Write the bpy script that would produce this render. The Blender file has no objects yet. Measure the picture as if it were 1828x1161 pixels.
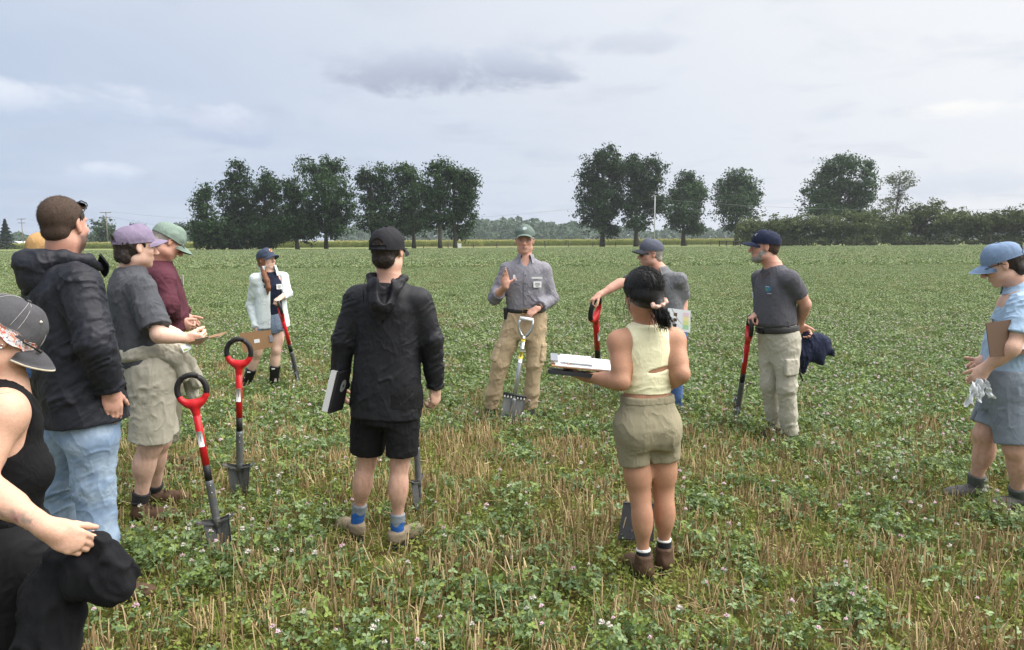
import bpy, bmesh, math, random
import numpy as np
from mathutils import Vector, Matrix

# ------------------------------------------------------------------ camera, sky, sun, exposure
SC = bpy.context.scene
COL = SC.collection
R = math.radians
F_PX, CX, CY, HOR, CAM_H, ROLL = 1320.0, 914.0, 580.5, 431.0, 1.68, 0.0062
PITCH = math.atan((CY - HOR) / F_PX)
cam_d = bpy.data.cameras.new('camera')
cam_d.sensor_fit = 'HORIZONTAL'; cam_d.sensor_width = 36.0; cam_d.lens = 36.0 * F_PX / 1828.0
cam_d.clip_start = 0.05; cam_d.clip_end = 6000.0
cam = bpy.data.objects.new('camera', cam_d); COL.objects.link(cam)
cam.matrix_world = Matrix.Translation((0, 0, CAM_H)) @ Matrix.Rotation(math.pi / 2 - PITCH, 4, 'X') @ Matrix.Rotation(-ROLL, 4, 'Z')
SC.camera = cam

SUN_EL, SUN_AZ = 56.0, 92.0          # azimuth measured from the view direction towards the right
SUN_STRENGTH, SUN_ANGLE = 2.3, 75.0
SKY_GAIN = 0.405
SC.view_settings.view_transform = 'Standard'; SC.view_settings.look = 'None'
SC.view_settings.exposure = 1.6; SC.view_settings.gamma = 1.0
SC.view_settings.use_curve_mapping = False
SC.cycles.max_bounces = 4; SC.cycles.diffuse_bounces = 2; SC.cycles.glossy_bounces = 2; SC.cycles.transmission_bounces = 3
SC.cycles.transparent_max_bounces = 6; SC.cycles.caustics_reflective = False; SC.cycles.caustics_refractive = False

class NT:
    """small helper for writing node trees as expressions"""
    def __init__(s, tree): s.t = tree; s.n = tree.nodes; s.l = tree.links
    def put(s, sock, v):
        if isinstance(v, bpy.types.NodeSocket): s.l.new(v, sock)
        elif v is not None:
            if sock.type == 'RGBA' and len(v) == 3: v = (*v, 1.0)
            sock.default_value = v
    def node(s, kind, ins=None, out=0, **props):
        nd = s.n.new(kind)
        for k, v in props.items(): setattr(nd, k, v)
        for k, v in (ins or {}).items(): s.put(nd.inputs[k], v)
        return nd.outputs[out] if out is not None else nd
    def m(s, op, a, b=None, c=None, clamp=False):
        ins = {0: a}
        if b is not None: ins[1] = b
        if c is not None: ins[2] = c
        return s.node('ShaderNodeMath', ins, operation=op, use_clamp=clamp)
    def mix(s, f, a, b, mode='MIX'):
        return s.node('ShaderNodeMix', {0: f, 6: a, 7: b}, out=2, data_type='RGBA', blend_type=mode)
    def noise(s, vec, scale, detail=4.0, rough=0.55, dist=0.0, out=0):
        return s.node('ShaderNodeTexNoise', {'Vector': vec, 'Scale': scale, 'Detail': detail, 'Roughness': rough, 'Distortion': dist}, out=out)
    def ss(s, v, a, b, lo=0.0, hi=1.0):
        return s.node('ShaderNodeMapRange', {0: v, 1: a, 2: b, 3: lo, 4: hi}, interpolation_type='SMOOTHSTEP')
    def ramp(s, fac, stops):
        nd = s.n.new('ShaderNodeValToRGB'); s.put(nd.inputs[0], fac); e = nd.color_ramp.elements
        while len(e) < len(stops): e.new(0.5)
        for i, (p, c) in enumerate(stops): e[i].position = p; e[i].color = (*c, 1.0)
        return nd.outputs[0]
    def xyz(s, x, y, z): return s.node('ShaderNodeCombineXYZ', {0: x, 1: y, 2: z})

def srgb(r, g, b):
    f = lambda c: (c / 255) / 12.92 if c <= 10 else (((c / 255) + 0.055) / 1.055) ** 2.4
    return (f(r), f(g), f(b))

world = bpy.data.worlds.new('World'); SC.world = world; world.use_nodes = True
world.node_tree.nodes.clear()
def build_world():
    W = NT(world.node_tree)
    d = W.node('ShaderNodeTexCoord', out=0)                    # Generated: the direction looked in
    sep = W.node('ShaderNodeSeparateXYZ', {0: d}, out=None)
    x, y, z = sep.outputs
    zc = W.m('MAXIMUM', z, 0.0)
    sky = W.node('ShaderNodeTexSky', sky_type='NISHITA', sun_disc=False, sun_elevation=R(SUN_EL), sun_rotation=R(SUN_AZ),
                 air_density=1.0, dust_density=3.0, ozone_density=1.5)
    blue = W.mix(1.0, sky, (0.10, 0.10, 0.10), 'MULTIPLY')
    # the cloud sheet lies on a plane overhead
    k = W.m('DIVIDE', 1.0, W.m('ADD', zc, 0.10))
    pl = W.xyz(W.m('MULTIPLY', x, k), W.m('MULTIPLY', y, k), 0.0)
    n1 = W.noise(pl, 0.55, 5.0, 0.5, 0.3)
    n2 = W.noise(pl, 1.7, 6.0, 0.55, 0.4)
    az = W.m('ARCTAN2', x, y)
    el = W.m('ARCSINE', z)
    # towards the sun the sheet is thin and pale, away from it blue-grey
    ce = math.cos(R(SUN_EL)); sdx, sdy, sdz = math.sin(R(SUN_AZ)) * ce, math.cos(R(SUN_AZ)) * ce, math.sin(R(SUN_EL))
    toward = W.m('ADD', W.m('ADD', W.m('MULTIPLY', x, sdx), W.m('MULTIPLY', y, sdy)), W.m('MULTIPLY', z, sdz))
    tt = W.ss(toward, -0.32, 0.62)
    veil = W.mix(tt, srgb(171, 186, 209), srgb(229, 230, 232))
    veil = W.mix(W.m('MULTIPLY', W.ss(n1, 0.30, 0.72), 0.35), veil, srgb(214, 219, 228))
    veil = W.mix(W.m('MULTIPLY', W.ss(n2, 0.50, 0.75), 0.34), veil, srgb(166, 177, 196))
    lowband = W.m('MULTIPLY', W.ss(el, 0.16, 0.0), W.ss(toward, -0.1, 0.5))
    veil = W.mix(W.m('MULTIPLY', lowband, 0.30), veil, srgb(226, 224, 222))
    col = W.mix(0.96, blue, veil)
    # single clouds hanging below the sheet
    ae = W.xyz(az, W.m('MULTIPLY', el, 1.9), 0.0)
    nc = W.noise(ae, 7.0, 7.0, 0.62, 0.3)
    def cloud(col, az0, el0, w, h, lit, dark, op, flat=0.0):
        da = W.m('DIVIDE', W.m('SUBTRACT', az, R(az0)), R(w))
        de = W.m('DIVIDE', W.m('SUBTRACT', el, R(el0)), R(h))
        r2 = W.m('ADD', W.m('MULTIPLY', da, da), W.m('MULTIPLY', de, de))
        v = W.m('SUBTRACT', W.m('ADD', 0.75, W.m('MULTIPLY', W.m('SUBTRACT', nc, 0.5), 4.2)), r2)
        msk = W.ss(v, 0.0, 0.95)
        shade = W.ss(W.m('ADD', de, W.m('MULTIPLY', W.m('SUBTRACT', nc, 0.5), 2.5)), -0.8, 1.0)
        c = W.mix(shade, dark, lit)
        return W.mix(W.m('MULTIPLY', msk, op), col, c)
    col = cloud(col, -4.0, 12.6, 13.0, 2.3, srgb(190, 199, 214), srgb(148, 158, 178), 0.95)
    col = cloud(col, 6.0, 14.2, 7.5, 1.2, srgb(192, 200, 214), srgb(168, 177, 195), 0.5)
    col = cloud(col, -29.0, 9.0, 9.0, 1.8, srgb(214, 220, 231), srgb(176, 190, 212), 0.95)
    col = cloud(col, -20.5, 8.3, 5.0, 1.6, srgb(206, 213, 226), srgb(166, 180, 204), 0.9)
    col = cloud(col, -28.5, 4.7, 3.0, 0.9, srgb(214, 221, 232), srgb(184, 198, 219), 0.85)
    col = cloud(col, 31.0, 3.6, 6.5, 1.6, srgb(205, 211, 221), srgb(180, 190, 206), 0.6)
    col = cloud(col, 0.0, 2.9, 4.0, 0.9, srgb(200, 208, 220), srgb(176, 188, 206), 0.6)
    col = cloud(col, 32.0, 8.2, 6.0, 0.8, srgb(243, 240, 233), srgb(222, 224, 228), 0.6)
    bg = W.node('ShaderNodeBackground', {'Color': col, 'Strength': SKY_GAIN})
    W.node('ShaderNodeOutputWorld', {'Surface': bg}, out=None)
build_world()

sun_d = bpy.data.lights.new('sun', 'SUN'); sun_d.energy = SUN_STRENGTH; sun_d.angle = R(SUN_ANGLE); sun_d.color = (1.0, 0.95, 0.88)
sun = bpy.data.objects.new('sun', sun_d); COL.objects.link(sun)
_sd = Vector((math.sin(R(SUN_AZ)) * math.cos(R(SUN_EL)), math.cos(R(SUN_AZ)) * math.cos(R(SUN_EL)), math.sin(R(SUN_EL))))
sun.rotation_euler = _sd.to_track_quat('Z', 'Y').to_euler(); sun.location = (0, 0, 30)

# ------------------------------------------------------------------ general helpers
rng = np.random.default_rng(7)
def V3(*a): return np.array(a, float)
def unit(v): v = np.asarray(v, float); return v / max(np.linalg.norm(v), 1e-9)
FWD = V3(0, math.cos(PITCH), -math.sin(PITCH)); UPV = V3(0, math.sin(PITCH), math.cos(PITCH))
def ray(px, py):
    u, v = (px - CX) / F_PX, (CY - py) / F_PX; c, s = math.cos(ROLL), math.sin(ROLL)
    return V3(1, 0, 0) * (u * c + v * s) + UPV * (v * c - u * s) + FWD
def at(px, py, d):
    """the world point seen at a photo pixel, d metres ahead"""
    r = ray(px, py)
    return V3(0, 0, CAM_H) + r * (d / r[1])
def ground_at(px, py, z=0.0):
    r = ray(px, py)
    return V3(0, 0, CAM_H) + r * ((z - CAM_H) / r[2])

def tag(o, label=None, cat=None, group=None, kind=None):
    if label: o['label'] = label
    if cat: o['category'] = cat
    if group: o['group'] = group
    if kind: o['kind'] = kind
    return o
def empty(name, loc, label=None, cat=None, group=None):
    o = bpy.data.objects.new(name, None); COL.objects.link(o); o.location = tuple(loc); o.empty_display_size = 0.1
    return tag(o, label, cat, group)
def origin_of(o):
    p = V3(*o.location)
    while o.parent: o = o.parent; p = p + V3(*o.location)
    return p
def mesh_obj(name, V, Fs, mat, parent=None, smooth=True, cols=None, loc=None):
    """V in world coordinates; a child is stored relative to its parent"""
    V = np.asarray(V, np.float64).reshape(-1, 3)
    base = origin_of(parent) if parent is not None else (V3(*loc) if loc is not None else V3(0, 0, 0))
    me = bpy.data.meshes.new(name)
    if isinstance(Fs, np.ndarray):
        nf, k = Fs.shape
        me.vertices.add(len(V)); me.vertices.foreach_set('co', (V - base).ravel().astype(np.float32))
        me.loops.add(nf * k); me.loops.foreach_set('vertex_index', Fs.ravel().astype(np.int32))
        me.polygons.add(nf); me.polygons.foreach_set('loop_start', np.arange(0, nf * k, k, dtype=np.int32))
        me.update(calc_edges=True)
    else:
        me.from_pydata((V - base).tolist(), [], Fs)
    if smooth: me.polygons.foreach_set('use_smooth', np.ones(len(me.polygons), bool))
    if cols is not None:
        a = me.color_attributes.new('col', 'FLOAT_COLOR', 'POINT')
        c = np.ones((len(V), 4), np.float32); c[:, :3] = cols; a.data.foreach_set('color', c.ravel())
    me.materials.append(mat)
    o = bpy.data.objects.new(name, me); COL.objects.link(o)
    if parent is not None: o.parent = parent
    elif loc is not None: o.location = tuple(loc)
    return o

_nt = np.random.default_rng(3).random((64, 64, 64)).astype(np.float32)
def vnoise(P):
    """smooth value noise, -1..1"""
    P = np.asarray(P, np.float64); i = np.floor(P).astype(np.int64); f = P - i; f = f * f * f * (f * (f * 6 - 15) + 10)
    x0, y0, z0 = (i & 63).T; x1, y1, z1 = ((i + 1) & 63).T; fx, fy, fz = f.T
    l = lambda a, b, t: a + (b - a) * t
    v = l(l(l(_nt[x0, y0, z0], _nt[x1, y0, z0], fx), l(_nt[x0, y1, z0], _nt[x1, y1, z0], fx), fy),
          l(l(_nt[x0, y0, z1], _nt[x1, y0, z1], fx), l(_nt[x0, y1, z1], _nt[x1, y1, z1], fx), fy), fz)
    return v * 2 - 1
def fbm(P, o=3):
    s = 0; a = 1.0; t = 0
    for k in range(o): s = s + a * vnoise(P * 2 ** k + 17.3 * k); t += a; a *= 0.5
    return s / t

# ------------------------------------------------------------------ materials
MATS = {}
def new_mat(name):
    m = bpy.data.materials.new(name); m.use_nodes = True; m.node_tree.nodes.clear(); return m, NT(m.node_tree)
def finish(T, **ins):
    nd = T.n.new('ShaderNodeBsdfPrincipled')
    for k, v in ins.items(): T.put(nd.inputs[k.replace('_', ' ')], v)
    out = T.n.new('ShaderNodeOutputMaterial'); T.l.new(nd.outputs[0], out.inputs[0]); return nd
def fabric(name, c, var=0.12, scale=60.0, rough=0.9, bump=0.25, wr=22.0, sheen=0.0, tint=None):
    """cloth: mottled dye, fine weave and creases in the bump"""
    if name in MATS: return MATS[name]
    m, T = new_mat(name)
    p = T.node('ShaderNodeTexCoord', out=3)
    n = T.noise(p, scale, 5.0, 0.65); n2 = T.noise(p, 7.0, 3.0, 0.6)
    lo = tuple(x * (1 - var) for x in c); hi = tuple(min(1, x * (1 + var)) for x in c)
    col = T.mix(n, lo, hi)
    if tint: col = T.mix(T.ss(n2, 0.42, 0.66), col, tint)
    st = T.node('ShaderNodeVectorMath', {0: p, 1: (1.0, 1.0, 0.62)}, operation='MULTIPLY')
    weave = T.noise(p, 420.0, 1.0, 0.5); h = T.m('MULTIPLY', weave, 0.05); patch = T.ss(n2, 0.40, 0.60)
    for k, (sc_, pw, gain) in enumerate(((wr * 0.45, 7.0, 1.0), (wr * 1.1, 6.0, 0.40))):      # thin crease lines where the noise crosses its middle
        w = T.noise(st, sc_, 2.0, 0.5, 0.5); cr = T.m('POWER', T.m('SUBTRACT', 1.0, T.m('MULTIPLY', T.m('ABSOLUTE', T.m('SUBTRACT', w, 0.5)), 2.0)), pw)
        h = T.m('ADD', h, T.m('MULTIPLY', T.m('MULTIPLY', cr, gain), T.m('ADD', 0.25, patch) if k == 0 else T.m('SUBTRACT', 1.2, patch)))
    b = T.node('ShaderNodeBump', {'Strength': min(1.0, bump * 1.3), 'Distance': 0.022, 'Height': h})
    finish(T, Base_Color=col, Roughness=rough, Normal=b, Sheen_Weight=sheen, Specular_IOR_Level=0.25)
    MATS[name] = m; return m
def plain(name, c, rough=0.5, metal=0.0, var=0.1, scale=30.0, bump=0.05, spec=0.5, coat=0.0):
    if name in MATS: return MATS[name]
    m, T = new_mat(name)
    p = T.node('ShaderNodeTexCoord', out=3)
    n = T.noise(p, scale, 5.0, 0.65)
    col = T.mix(n, tuple(x * (1 - var) for x in c), tuple(min(1, x * (1 + var)) for x in c))
    b = T.node('ShaderNodeBump', {'Strength': bump, 'Distance': 0.01, 'Height': n})
    finish(T, Base_Color=col, Roughness=T.m('ADD', rough - 0.08, T.m('MULTIPLY', n, 0.16)), Metallic=metal, Normal=b, Specular_IOR_Level=spec, Coat_Weight=coat)
    MATS[name] = m; return m
def painted(name, rough=0.9, bump=0.2, scale=40.0, var=0.12, sss=0.0, spec=0.3):
    """colour from the mesh's own colour attribute (dye, print, complexion), with mottling"""
    if name in MATS: return MATS[name]
    m, T = new_mat(name)
    a = T.node('ShaderNodeVertexColor', layer_name='col')
    p = T.node('ShaderNodeTexCoord', out=3)
    n = T.noise(p, scale, 6.0, 0.65)
    col = T.mix(1.0, a, T.mix(n, (1 - var,) * 3, (1 + var,) * 3), 'MULTIPLY')
    b = T.node('ShaderNodeBump', {'Strength': bump, 'Distance': 0.006, 'Height': n})
    nd = finish(T, Base_Color=col, Roughness=rough, Normal=b, Specular_IOR_Level=spec)
    if sss: nd.inputs['Subsurface Weight'].default_value = sss; nd.inputs['Subsurface Radius'].default_value = (0.005, 0.002, 0.001); nd.inputs['Subsurface Scale'].default_value = 1.0
    MATS[name] = m; return m
# ------------------------------------------------------------------ the land
def field_mat():
    m, T = new_mat('field_soil_and_stubble')
    p = T.node('ShaderNodeNewGeometry', out=0)
    n1 = T.noise(p, 0.35, 5.0, 0.6); n2 = T.noise(p, 6.0, 6.0, 0.7); n3 = T.noise(p, 45.0, 4.0, 0.7)
    soil = T.mix(n3, srgb(58, 48, 34), srgb(112, 92, 60))
    moss = T.mix(n3, srgb(66, 74, 30), srgb(110, 116, 54))
    c = T.mix(T.ss(n2, 0.42, 0.58), soil, moss)
    y = T.node('ShaderNodeSeparateXYZ', {0: p}, out=1)
    green = T.mix(n2, srgb(62, 82, 46), srgb(104, 122, 76))
    brown = T.mix(n2, srgb(84, 80, 48), srgb(120, 114, 74))
    g = T.mix(T.ss(n1, 0.55, 0.72), green, brown)
    c = T.mix(T.ss(y, 9.0, 28.0), c, g)
    b = T.node('ShaderNodeBump', {'Strength': 0.8, 'Distance': 0.03, 'Height': n3})
    finish(T, Base_Color=c, Roughness=0.95, Normal=b, Specular_IOR_Level=0.1); return m
def grass_mat(name, a, b_):
    m, T = new_mat(name)
    p = T.node('ShaderNodeNewGeometry', out=0)
    n = T.noise(p, 0.12, 6.0, 0.65); n3 = T.noise(p, 3.0, 5.0, 0.7)
    c = T.mix(T.m('ADD', T.m('MULTIPLY', n, 0.6), T.m('MULTIPLY', n3, 0.4)), a, b_)
    finish(T, Base_Color=c, Roughness=0.95, Specular_IOR_Level=0.1); return m
def foliage_mat(name, a, b_, rough=0.55, spec=0.35, trans=0.25, hue=None):
    """leaves: own colour varies from plant to plant and leaf to leaf"""
    m, T = new_mat(name)
    rnd = T.node('ShaderNodeObjectInfo', out=5)
    at_ = T.node('ShaderNodeAttribute', out=2, attribute_name='v')
    f = T.m('ADD', T.m('MULTIPLY', at_, 0.7), T.m('MULTIPLY', rnd, 0.3))
    c = T.mix(f, a, b_)
    if hue: c = T.mix(T.ss(rnd, 0.82, 0.98), c, hue)
    nd = finish(T, Base_Color=c, Roughness=rough, Specular_IOR_Level=spec)
    if trans:
        tr = T.node('ShaderNodeBsdfTranslucent', {'Color': c})
        mx = T.n.new('ShaderNodeMixShader'); mx.inputs[0].default_value = trans
        out = [n for n in T.n if n.type == 'OUTPUT_MATERIAL'][0]
        T.l.new(nd.outputs[0], mx.inputs[1]); T.l.new(tr, mx.inputs[2]); T.l.new(mx.outputs[0], out.inputs[0])
    return m

FIELD_END = 158.0
def sheet(name, pts, z, mat, kind='structure'):
    V = [(p[0], p[1], z) for p in pts]
    return tag(mesh_obj(name, V, [list(range(len(V)))], mat, smooth=False), kind=kind)
def build_ground():
    n = 40
    xs = np.sinh(np.linspace(-6, 6, 61)) * 15; ys = np.concatenate([[-200, -40, -10], np.sinh(np.linspace(0.0, 6.2, 60)) * 8])
    X, Y = np.meshgrid(xs, ys, indexing='ij')
    Z = 0.02 * vnoise(np.stack([X.ravel() * 1.3, Y.ravel() * 1.3, 0 * X.ravel()], 1)).reshape(X.shape) * (Y > 0) * (Y < 60)
    V = np.stack([X.ravel(), Y.ravel(), Z.ravel()], 1)
    idx = np.arange(X.size).reshape(X.shape)
    F = np.stack([idx[:-1, :-1].ravel(), idx[1:, :-1].ravel(), idx[1:, 1:].ravel(), idx[:-1, 1:].ravel()], 1)
    tag(mesh_obj('field', V, F, field_mat()), kind='structure')
    sheet('mown_grass', [(-420, 168), (-60, 158), (0, 152), (45, 165), (120, 178), (420, 185), (420, 262), (-420, 252)], 0.06, grass_mat('mown_grass', srgb(98, 108, 64), srgb(130, 138, 90)))
    sheet('far_pasture', [(-1500, 252), (1500, 262), (1500, 1400), (-1500, 1400)], 0.10, grass_mat('far_pasture', srgb(92, 106, 60), srgb(140, 146, 86)))
    sheet('dirt_track', [(-30, 225), (6, 232), (6, 240), (-30, 233)], 0.12, grass_mat('dirt_track', srgb(170, 150, 116), srgb(200, 180, 146)))
build_ground()

# ------------------------------------------------------------------ instanced ground cover
def leaf_mesh(name, V, F, mats, mi=None, v=None):
    me = bpy.data.meshes.new(name); me.from_pydata([tuple(x) for x in V], [], F)
    for m in mats: me.materials.append(m)
    if mi is not None: me.polygons.foreach_set('material_index', np.array(mi, np.int32))
    a = me.attributes.new('v', 'FLOAT', 'POINT'); a.data.foreach_set('value', np.array(v if v is not None else np.random.default_rng(1).random(len(V)), np.float32))
    me.update(); return bpy.data.objects.new(name, me)

M_CLOVER = foliage_mat('clover_leaf', srgb(58, 86, 44), srgb(142, 166, 114), 0.38, 0.5, 0.3)
M_CLOVER2 = foliage_mat('clover_leaf_young', srgb(88, 112, 48), srgb(140, 160, 82), 0.5, 0.4, 0.25)
M_STEM = foliage_mat('clover_stem', srgb(82, 96, 48), srgb(128, 134, 76), 0.7, 0.2, 0.0)
M_STRAW = foliage_mat('straw', srgb(152, 130, 92), srgb(226, 206, 164), 0.6, 0.3, 0.1)
M_STRAWD = foliage_mat('weathered_straw', srgb(112, 90, 64), srgb(182, 156, 116), 0.7, 0.2, 0.1)
M_MOSS = foliage_mat('low_weed', srgb(88, 100, 40), srgb(148, 154, 74), 0.6, 0.3, 0.25)
M_GRASS = foliage_mat('grass_blade', srgb(92, 116, 46), srgb(140, 156, 74), 0.5, 0.4, 0.25)
M_PINK = foliage_mat('clover_flower_pink', srgb(206, 164, 184), srgb(238, 220, 226), 0.8, 0.1, 0.2)
M_WHITE = foliage_mat('clover_flower_white', srgb(206, 198, 192), srgb(240, 236, 230), 0.8, 0.1, 0.2)
M_FAR = foliage_mat('clover_stand', srgb(70, 91, 47), srgb(152, 170, 115), 0.55, 0.35, 0.3, hue=srgb(126, 128, 84))

class LB:
    def __init__(s, seed): s.V = []; s.F = []; s.mi = []; s.v = []; s.r = np.random.default_rng(seed)
    def face(s, pts, m, val):
        b = len(s.V); s.V += [tuple(p) for p in pts]; s.F.append(list(range(b, b + len(pts)))); s.mi.append(m); s.v += [val] * len(pts)
    def blade(s, a, d, L, w, m, bend=0.3, seg=2, val=None):
        val = s.r.random() if val is None else val
        side = unit(np.cross(d, s.r.normal(size=3))); p = np.array(a, float); dd = np.array(d, float); q0 = (p - side * w / 2, p + side * w / 2)
        for i in range(seg):
            dd = unit(dd + V3(*s.r.normal(size=2), 0) * bend * 0.5 + V3(0, 0, -bend * 0.4 * i)); p = p + dd * L / seg
            ww = w * (1 - (i + 1) / seg) * 0.5 + w * 0.06; q1 = (p - side * ww, p + side * ww)
            s.face([q0[0], q0[1], q1[1], q1[0]], m, val); q0 = q1
    def stalk(s, a, b, r, m, val=None):
        val = s.r.random() if val is None else val
        a = V3(*a); b = V3(*b); d = unit(b - a); u = unit(np.cross(d, V3(0.3, 0.9, 0.1))); w = np.cross(d, u)
        base = len(s.V)
        for p in (a, b):
            for k in range(3):
                t = k * 2.0944; s.V.append(tuple(p + r * (u * math.cos(t) + w * math.sin(t)))); s.v.append(val)
        for k in range(3):
            k2 = (k + 1) % 3; s.F.append([base + k, base + k2, base + 3 + k2, base + 3 + k]); s.mi.append(m)
        s.F.append([base + 3, base + 4, base + 5]); s.mi.append(m)
    def trifoil(s, c, size, tilt, m):
        val = s.r.random(); yaw = s.r.random() * 6.28
        n = unit(V3(*(s.r.normal(size=2) * tilt), 1.0)); u = unit(np.cross(n, V3(math.cos(yaw), math.sin(yaw), 0.1))); w = np.cross(n, u)
        for k in range(3):
            t = k * 2.0944 + s.r.normal() * 0.15; d = u * math.cos(t) + w * math.sin(t); e = np.cross(n, d); L = size * (0.9 + 0.2 * s.r.random()); W = L * 0.36
            up = n * L * (0.10 + 0.18 * s.r.random()); dn = n * L * 0.12
            c0 = c; c1 = c + d * L * 0.55 - dn * 0.3; c2 = c + d * L - dn * s.r.random()
            l1 = c + d * L * 0.35 + e * W + up * 0.6; l2 = c + d * L * 0.78 + e * W * 0.85 + up * 0.4
            r1 = c + d * L * 0.35 - e * W + up * 0.6; r2 = c + d * L * 0.78 - e * W * 0.85 + up * 0.4
            vv = min(1, max(0, val + s.r.normal() * 0.12))
            s.face([c0, c1, l1], m, vv); s.face([c1, c2, l2, l1], m, vv); s.face([c1, c0, r1], m, vv); s.face([c2, c1, r1, r2], m, vv)
    def flower(s, c, r, m):
        for i in range(26):
            d = unit(s.r.normal(size=3)); d[2] = abs(d[2]) * 0.9 - 0.15; d = unit(d); u = unit(np.cross(d, s.r.normal(size=3))); p = c + d * r
            s.face([c + d * r * 0.3 - u * r * 0.16, c + d * r * 0.3 + u * r * 0.16, p + u * r * 0.2, p + d * r * 0.18, p - u * r * 0.2], m, s.r.random())
    def obj(s, name, mats): return leaf_mesh(name, s.V, s.F, mats, s.mi, s.v)

def clover(seed, n=17, rad=0.13, h=0.145, flowers=0, size=0.0205, wh=0):
    b = LB(seed); r = b.r
    for i in range(n):
        a = r.random() * 6.28; q = rad * math.sqrt(r.random()); z = h * (0.30 + 0.75 * r.random()) * (1 - 0.35 * q / rad)
        c = V3(q * math.cos(a), q * math.sin(a), z); b.trifoil(c, size * (0.7 + 0.6 * r.random()), 0.55, 0 if r.random() < 0.78 else 1)
        if i % 2 == 0: b.stalk(c * V3(0.35, 0.35, 0), c, 0.0011, 2)
    for i in range(flowers):
        a = r.random() * 6.28; q = rad * 0.8 * r.random(); c = V3(q * math.cos(a), q * math.sin(a), h * (1.0 + 0.35 * r.random()))
        b.stalk(c * V3(0.5, 0.5, 0), c, 0.0013, 2); b.flower(c, 0.0115, 3 if not wh else 4)
        for _ in range(2): b.trifoil(c - V3(0, 0, 0.012), size * 0.7, 0.5, 0)
    return b.obj('clover', [M_CLOVER, M_CLOVER2, M_STEM, M_PINK, M_WHITE])
def stubble(seed, n=9, rad=0.05, h=0.13):
    b = LB(seed); r = b.r; lean = r.normal(size=2) * 0.06
    for i in range(n):
        x, y = r.normal(size=2) * rad * V3(1, 0.6, 0)[:2]; L = h * (0.55 + 0.6 * r.random())
        d = V3(*(lean + r.normal(size=2) * 0.10), 1); b.stalk((x, y, 0), V3(x, y, 0) + d * L, 0.0021 + 0.0015 * r.random(), 0 if r.random() < 0.6 else 1)
        if r.random() < 0.35: b.blade((x, y, L * 0.3), V3(*r.normal(size=2) * 0.6, 0.8), L * 0.8, 0.005, 0, 0.5)
    return b.obj('stubble', [M_STRAW, M_STRAWD])
def litter(seed):
    b = LB(seed); r = b.r
    for i in range(7):
        a = r.random() * 6.28; L = 0.05 + 0.12 * r.random(); c = V3(*r.normal(size=2) * 0.06, 0.008 + 0.03 * r.random()); d = V3(math.cos(a), math.sin(a), r.normal() * 0.2)
        b.stalk(c - d * L / 2, c + d * L / 2, 0.0014 + 0.001 * r.random(), 0 if r.random() < 0.6 else 1)
    return b.obj('litter', [M_STRAW, M_STRAWD])
def moss(seed):
    b = LB(seed); r = b.r
    for i in range(46):
        c = V3(*r.normal(size=2) * 0.055, 0.006 + 0.034 * r.random()); n = unit(V3(*r.normal(size=2) * 0.6, 1)); u = unit(np.cross(n, r.normal(size=3))); w = np.cross(n, u); s = 0.005 + 0.006 * r.random()
        b.face([c - u * s, c - w * s * 0.6, c + u * s, c + w * s * 0.6], 0, r.random())
    for i in range(4): b.blade((*r.normal(size=2) * 0.04, 0), V3(*r.normal(size=2) * 0.4, 1), 0.05 + 0.07 * r.random(), 0.004, 1, 0.4)
    return b.obj('low_weed', [M_MOSS, M_GRASS])
def grass_tuft(seed):
    b = LB(seed); r = b.r
    for i in range(12): b.blade((*r.normal(size=2) * 0.02, 0), V3(*r.normal(size=2) * 0.45, 1), 0.10 + 0.14 * r.random(), 0.005, 0, 0.5, 3)
    return b.obj('grass_tuft', [M_GRASS])
def stand(seed, rad=0.34, n=90, h=0.2, size=0.045, fl=4):
    """a stand of clover as it reads from afar"""
    b = LB(seed); r = b.r
    for i in range(n):
        a = r.random() * 6.28; q = rad * math.sqrt(r.random()); c = V3(q * math.cos(a), q * math.sin(a), h * (0.25 + 0.8 * r.random()))
        nn = unit(V3(*r.normal(size=2) * 0.8, 0.9)); u = unit(np.cross(nn, r.normal(size=3))); w = np.cross(nn, u); s = size * (0.6 + 0.7 * r.random())
        b.face([c - u * s, c - w * s * 0.7, c + u * s, c + w * s * 0.7], 0, r.random())
    for i in range(fl):
        c = V3(*r.normal(size=2) * rad * 0.5, h * (1 + 0.2 * r.random()))
        for nn in (V3(1, 0, 0.3), V3(0, 1, 0.3)):
            u = unit(np.cross(nn, V3(0, 0, 1))); w = np.cross(unit(nn), u); s = 0.010; b.face([c - u * s, c - w * s, c + u * s, c + w * s], 1, r.random())
    return b.obj('clover_stand', [M_FAR, M_WHITE])

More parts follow.
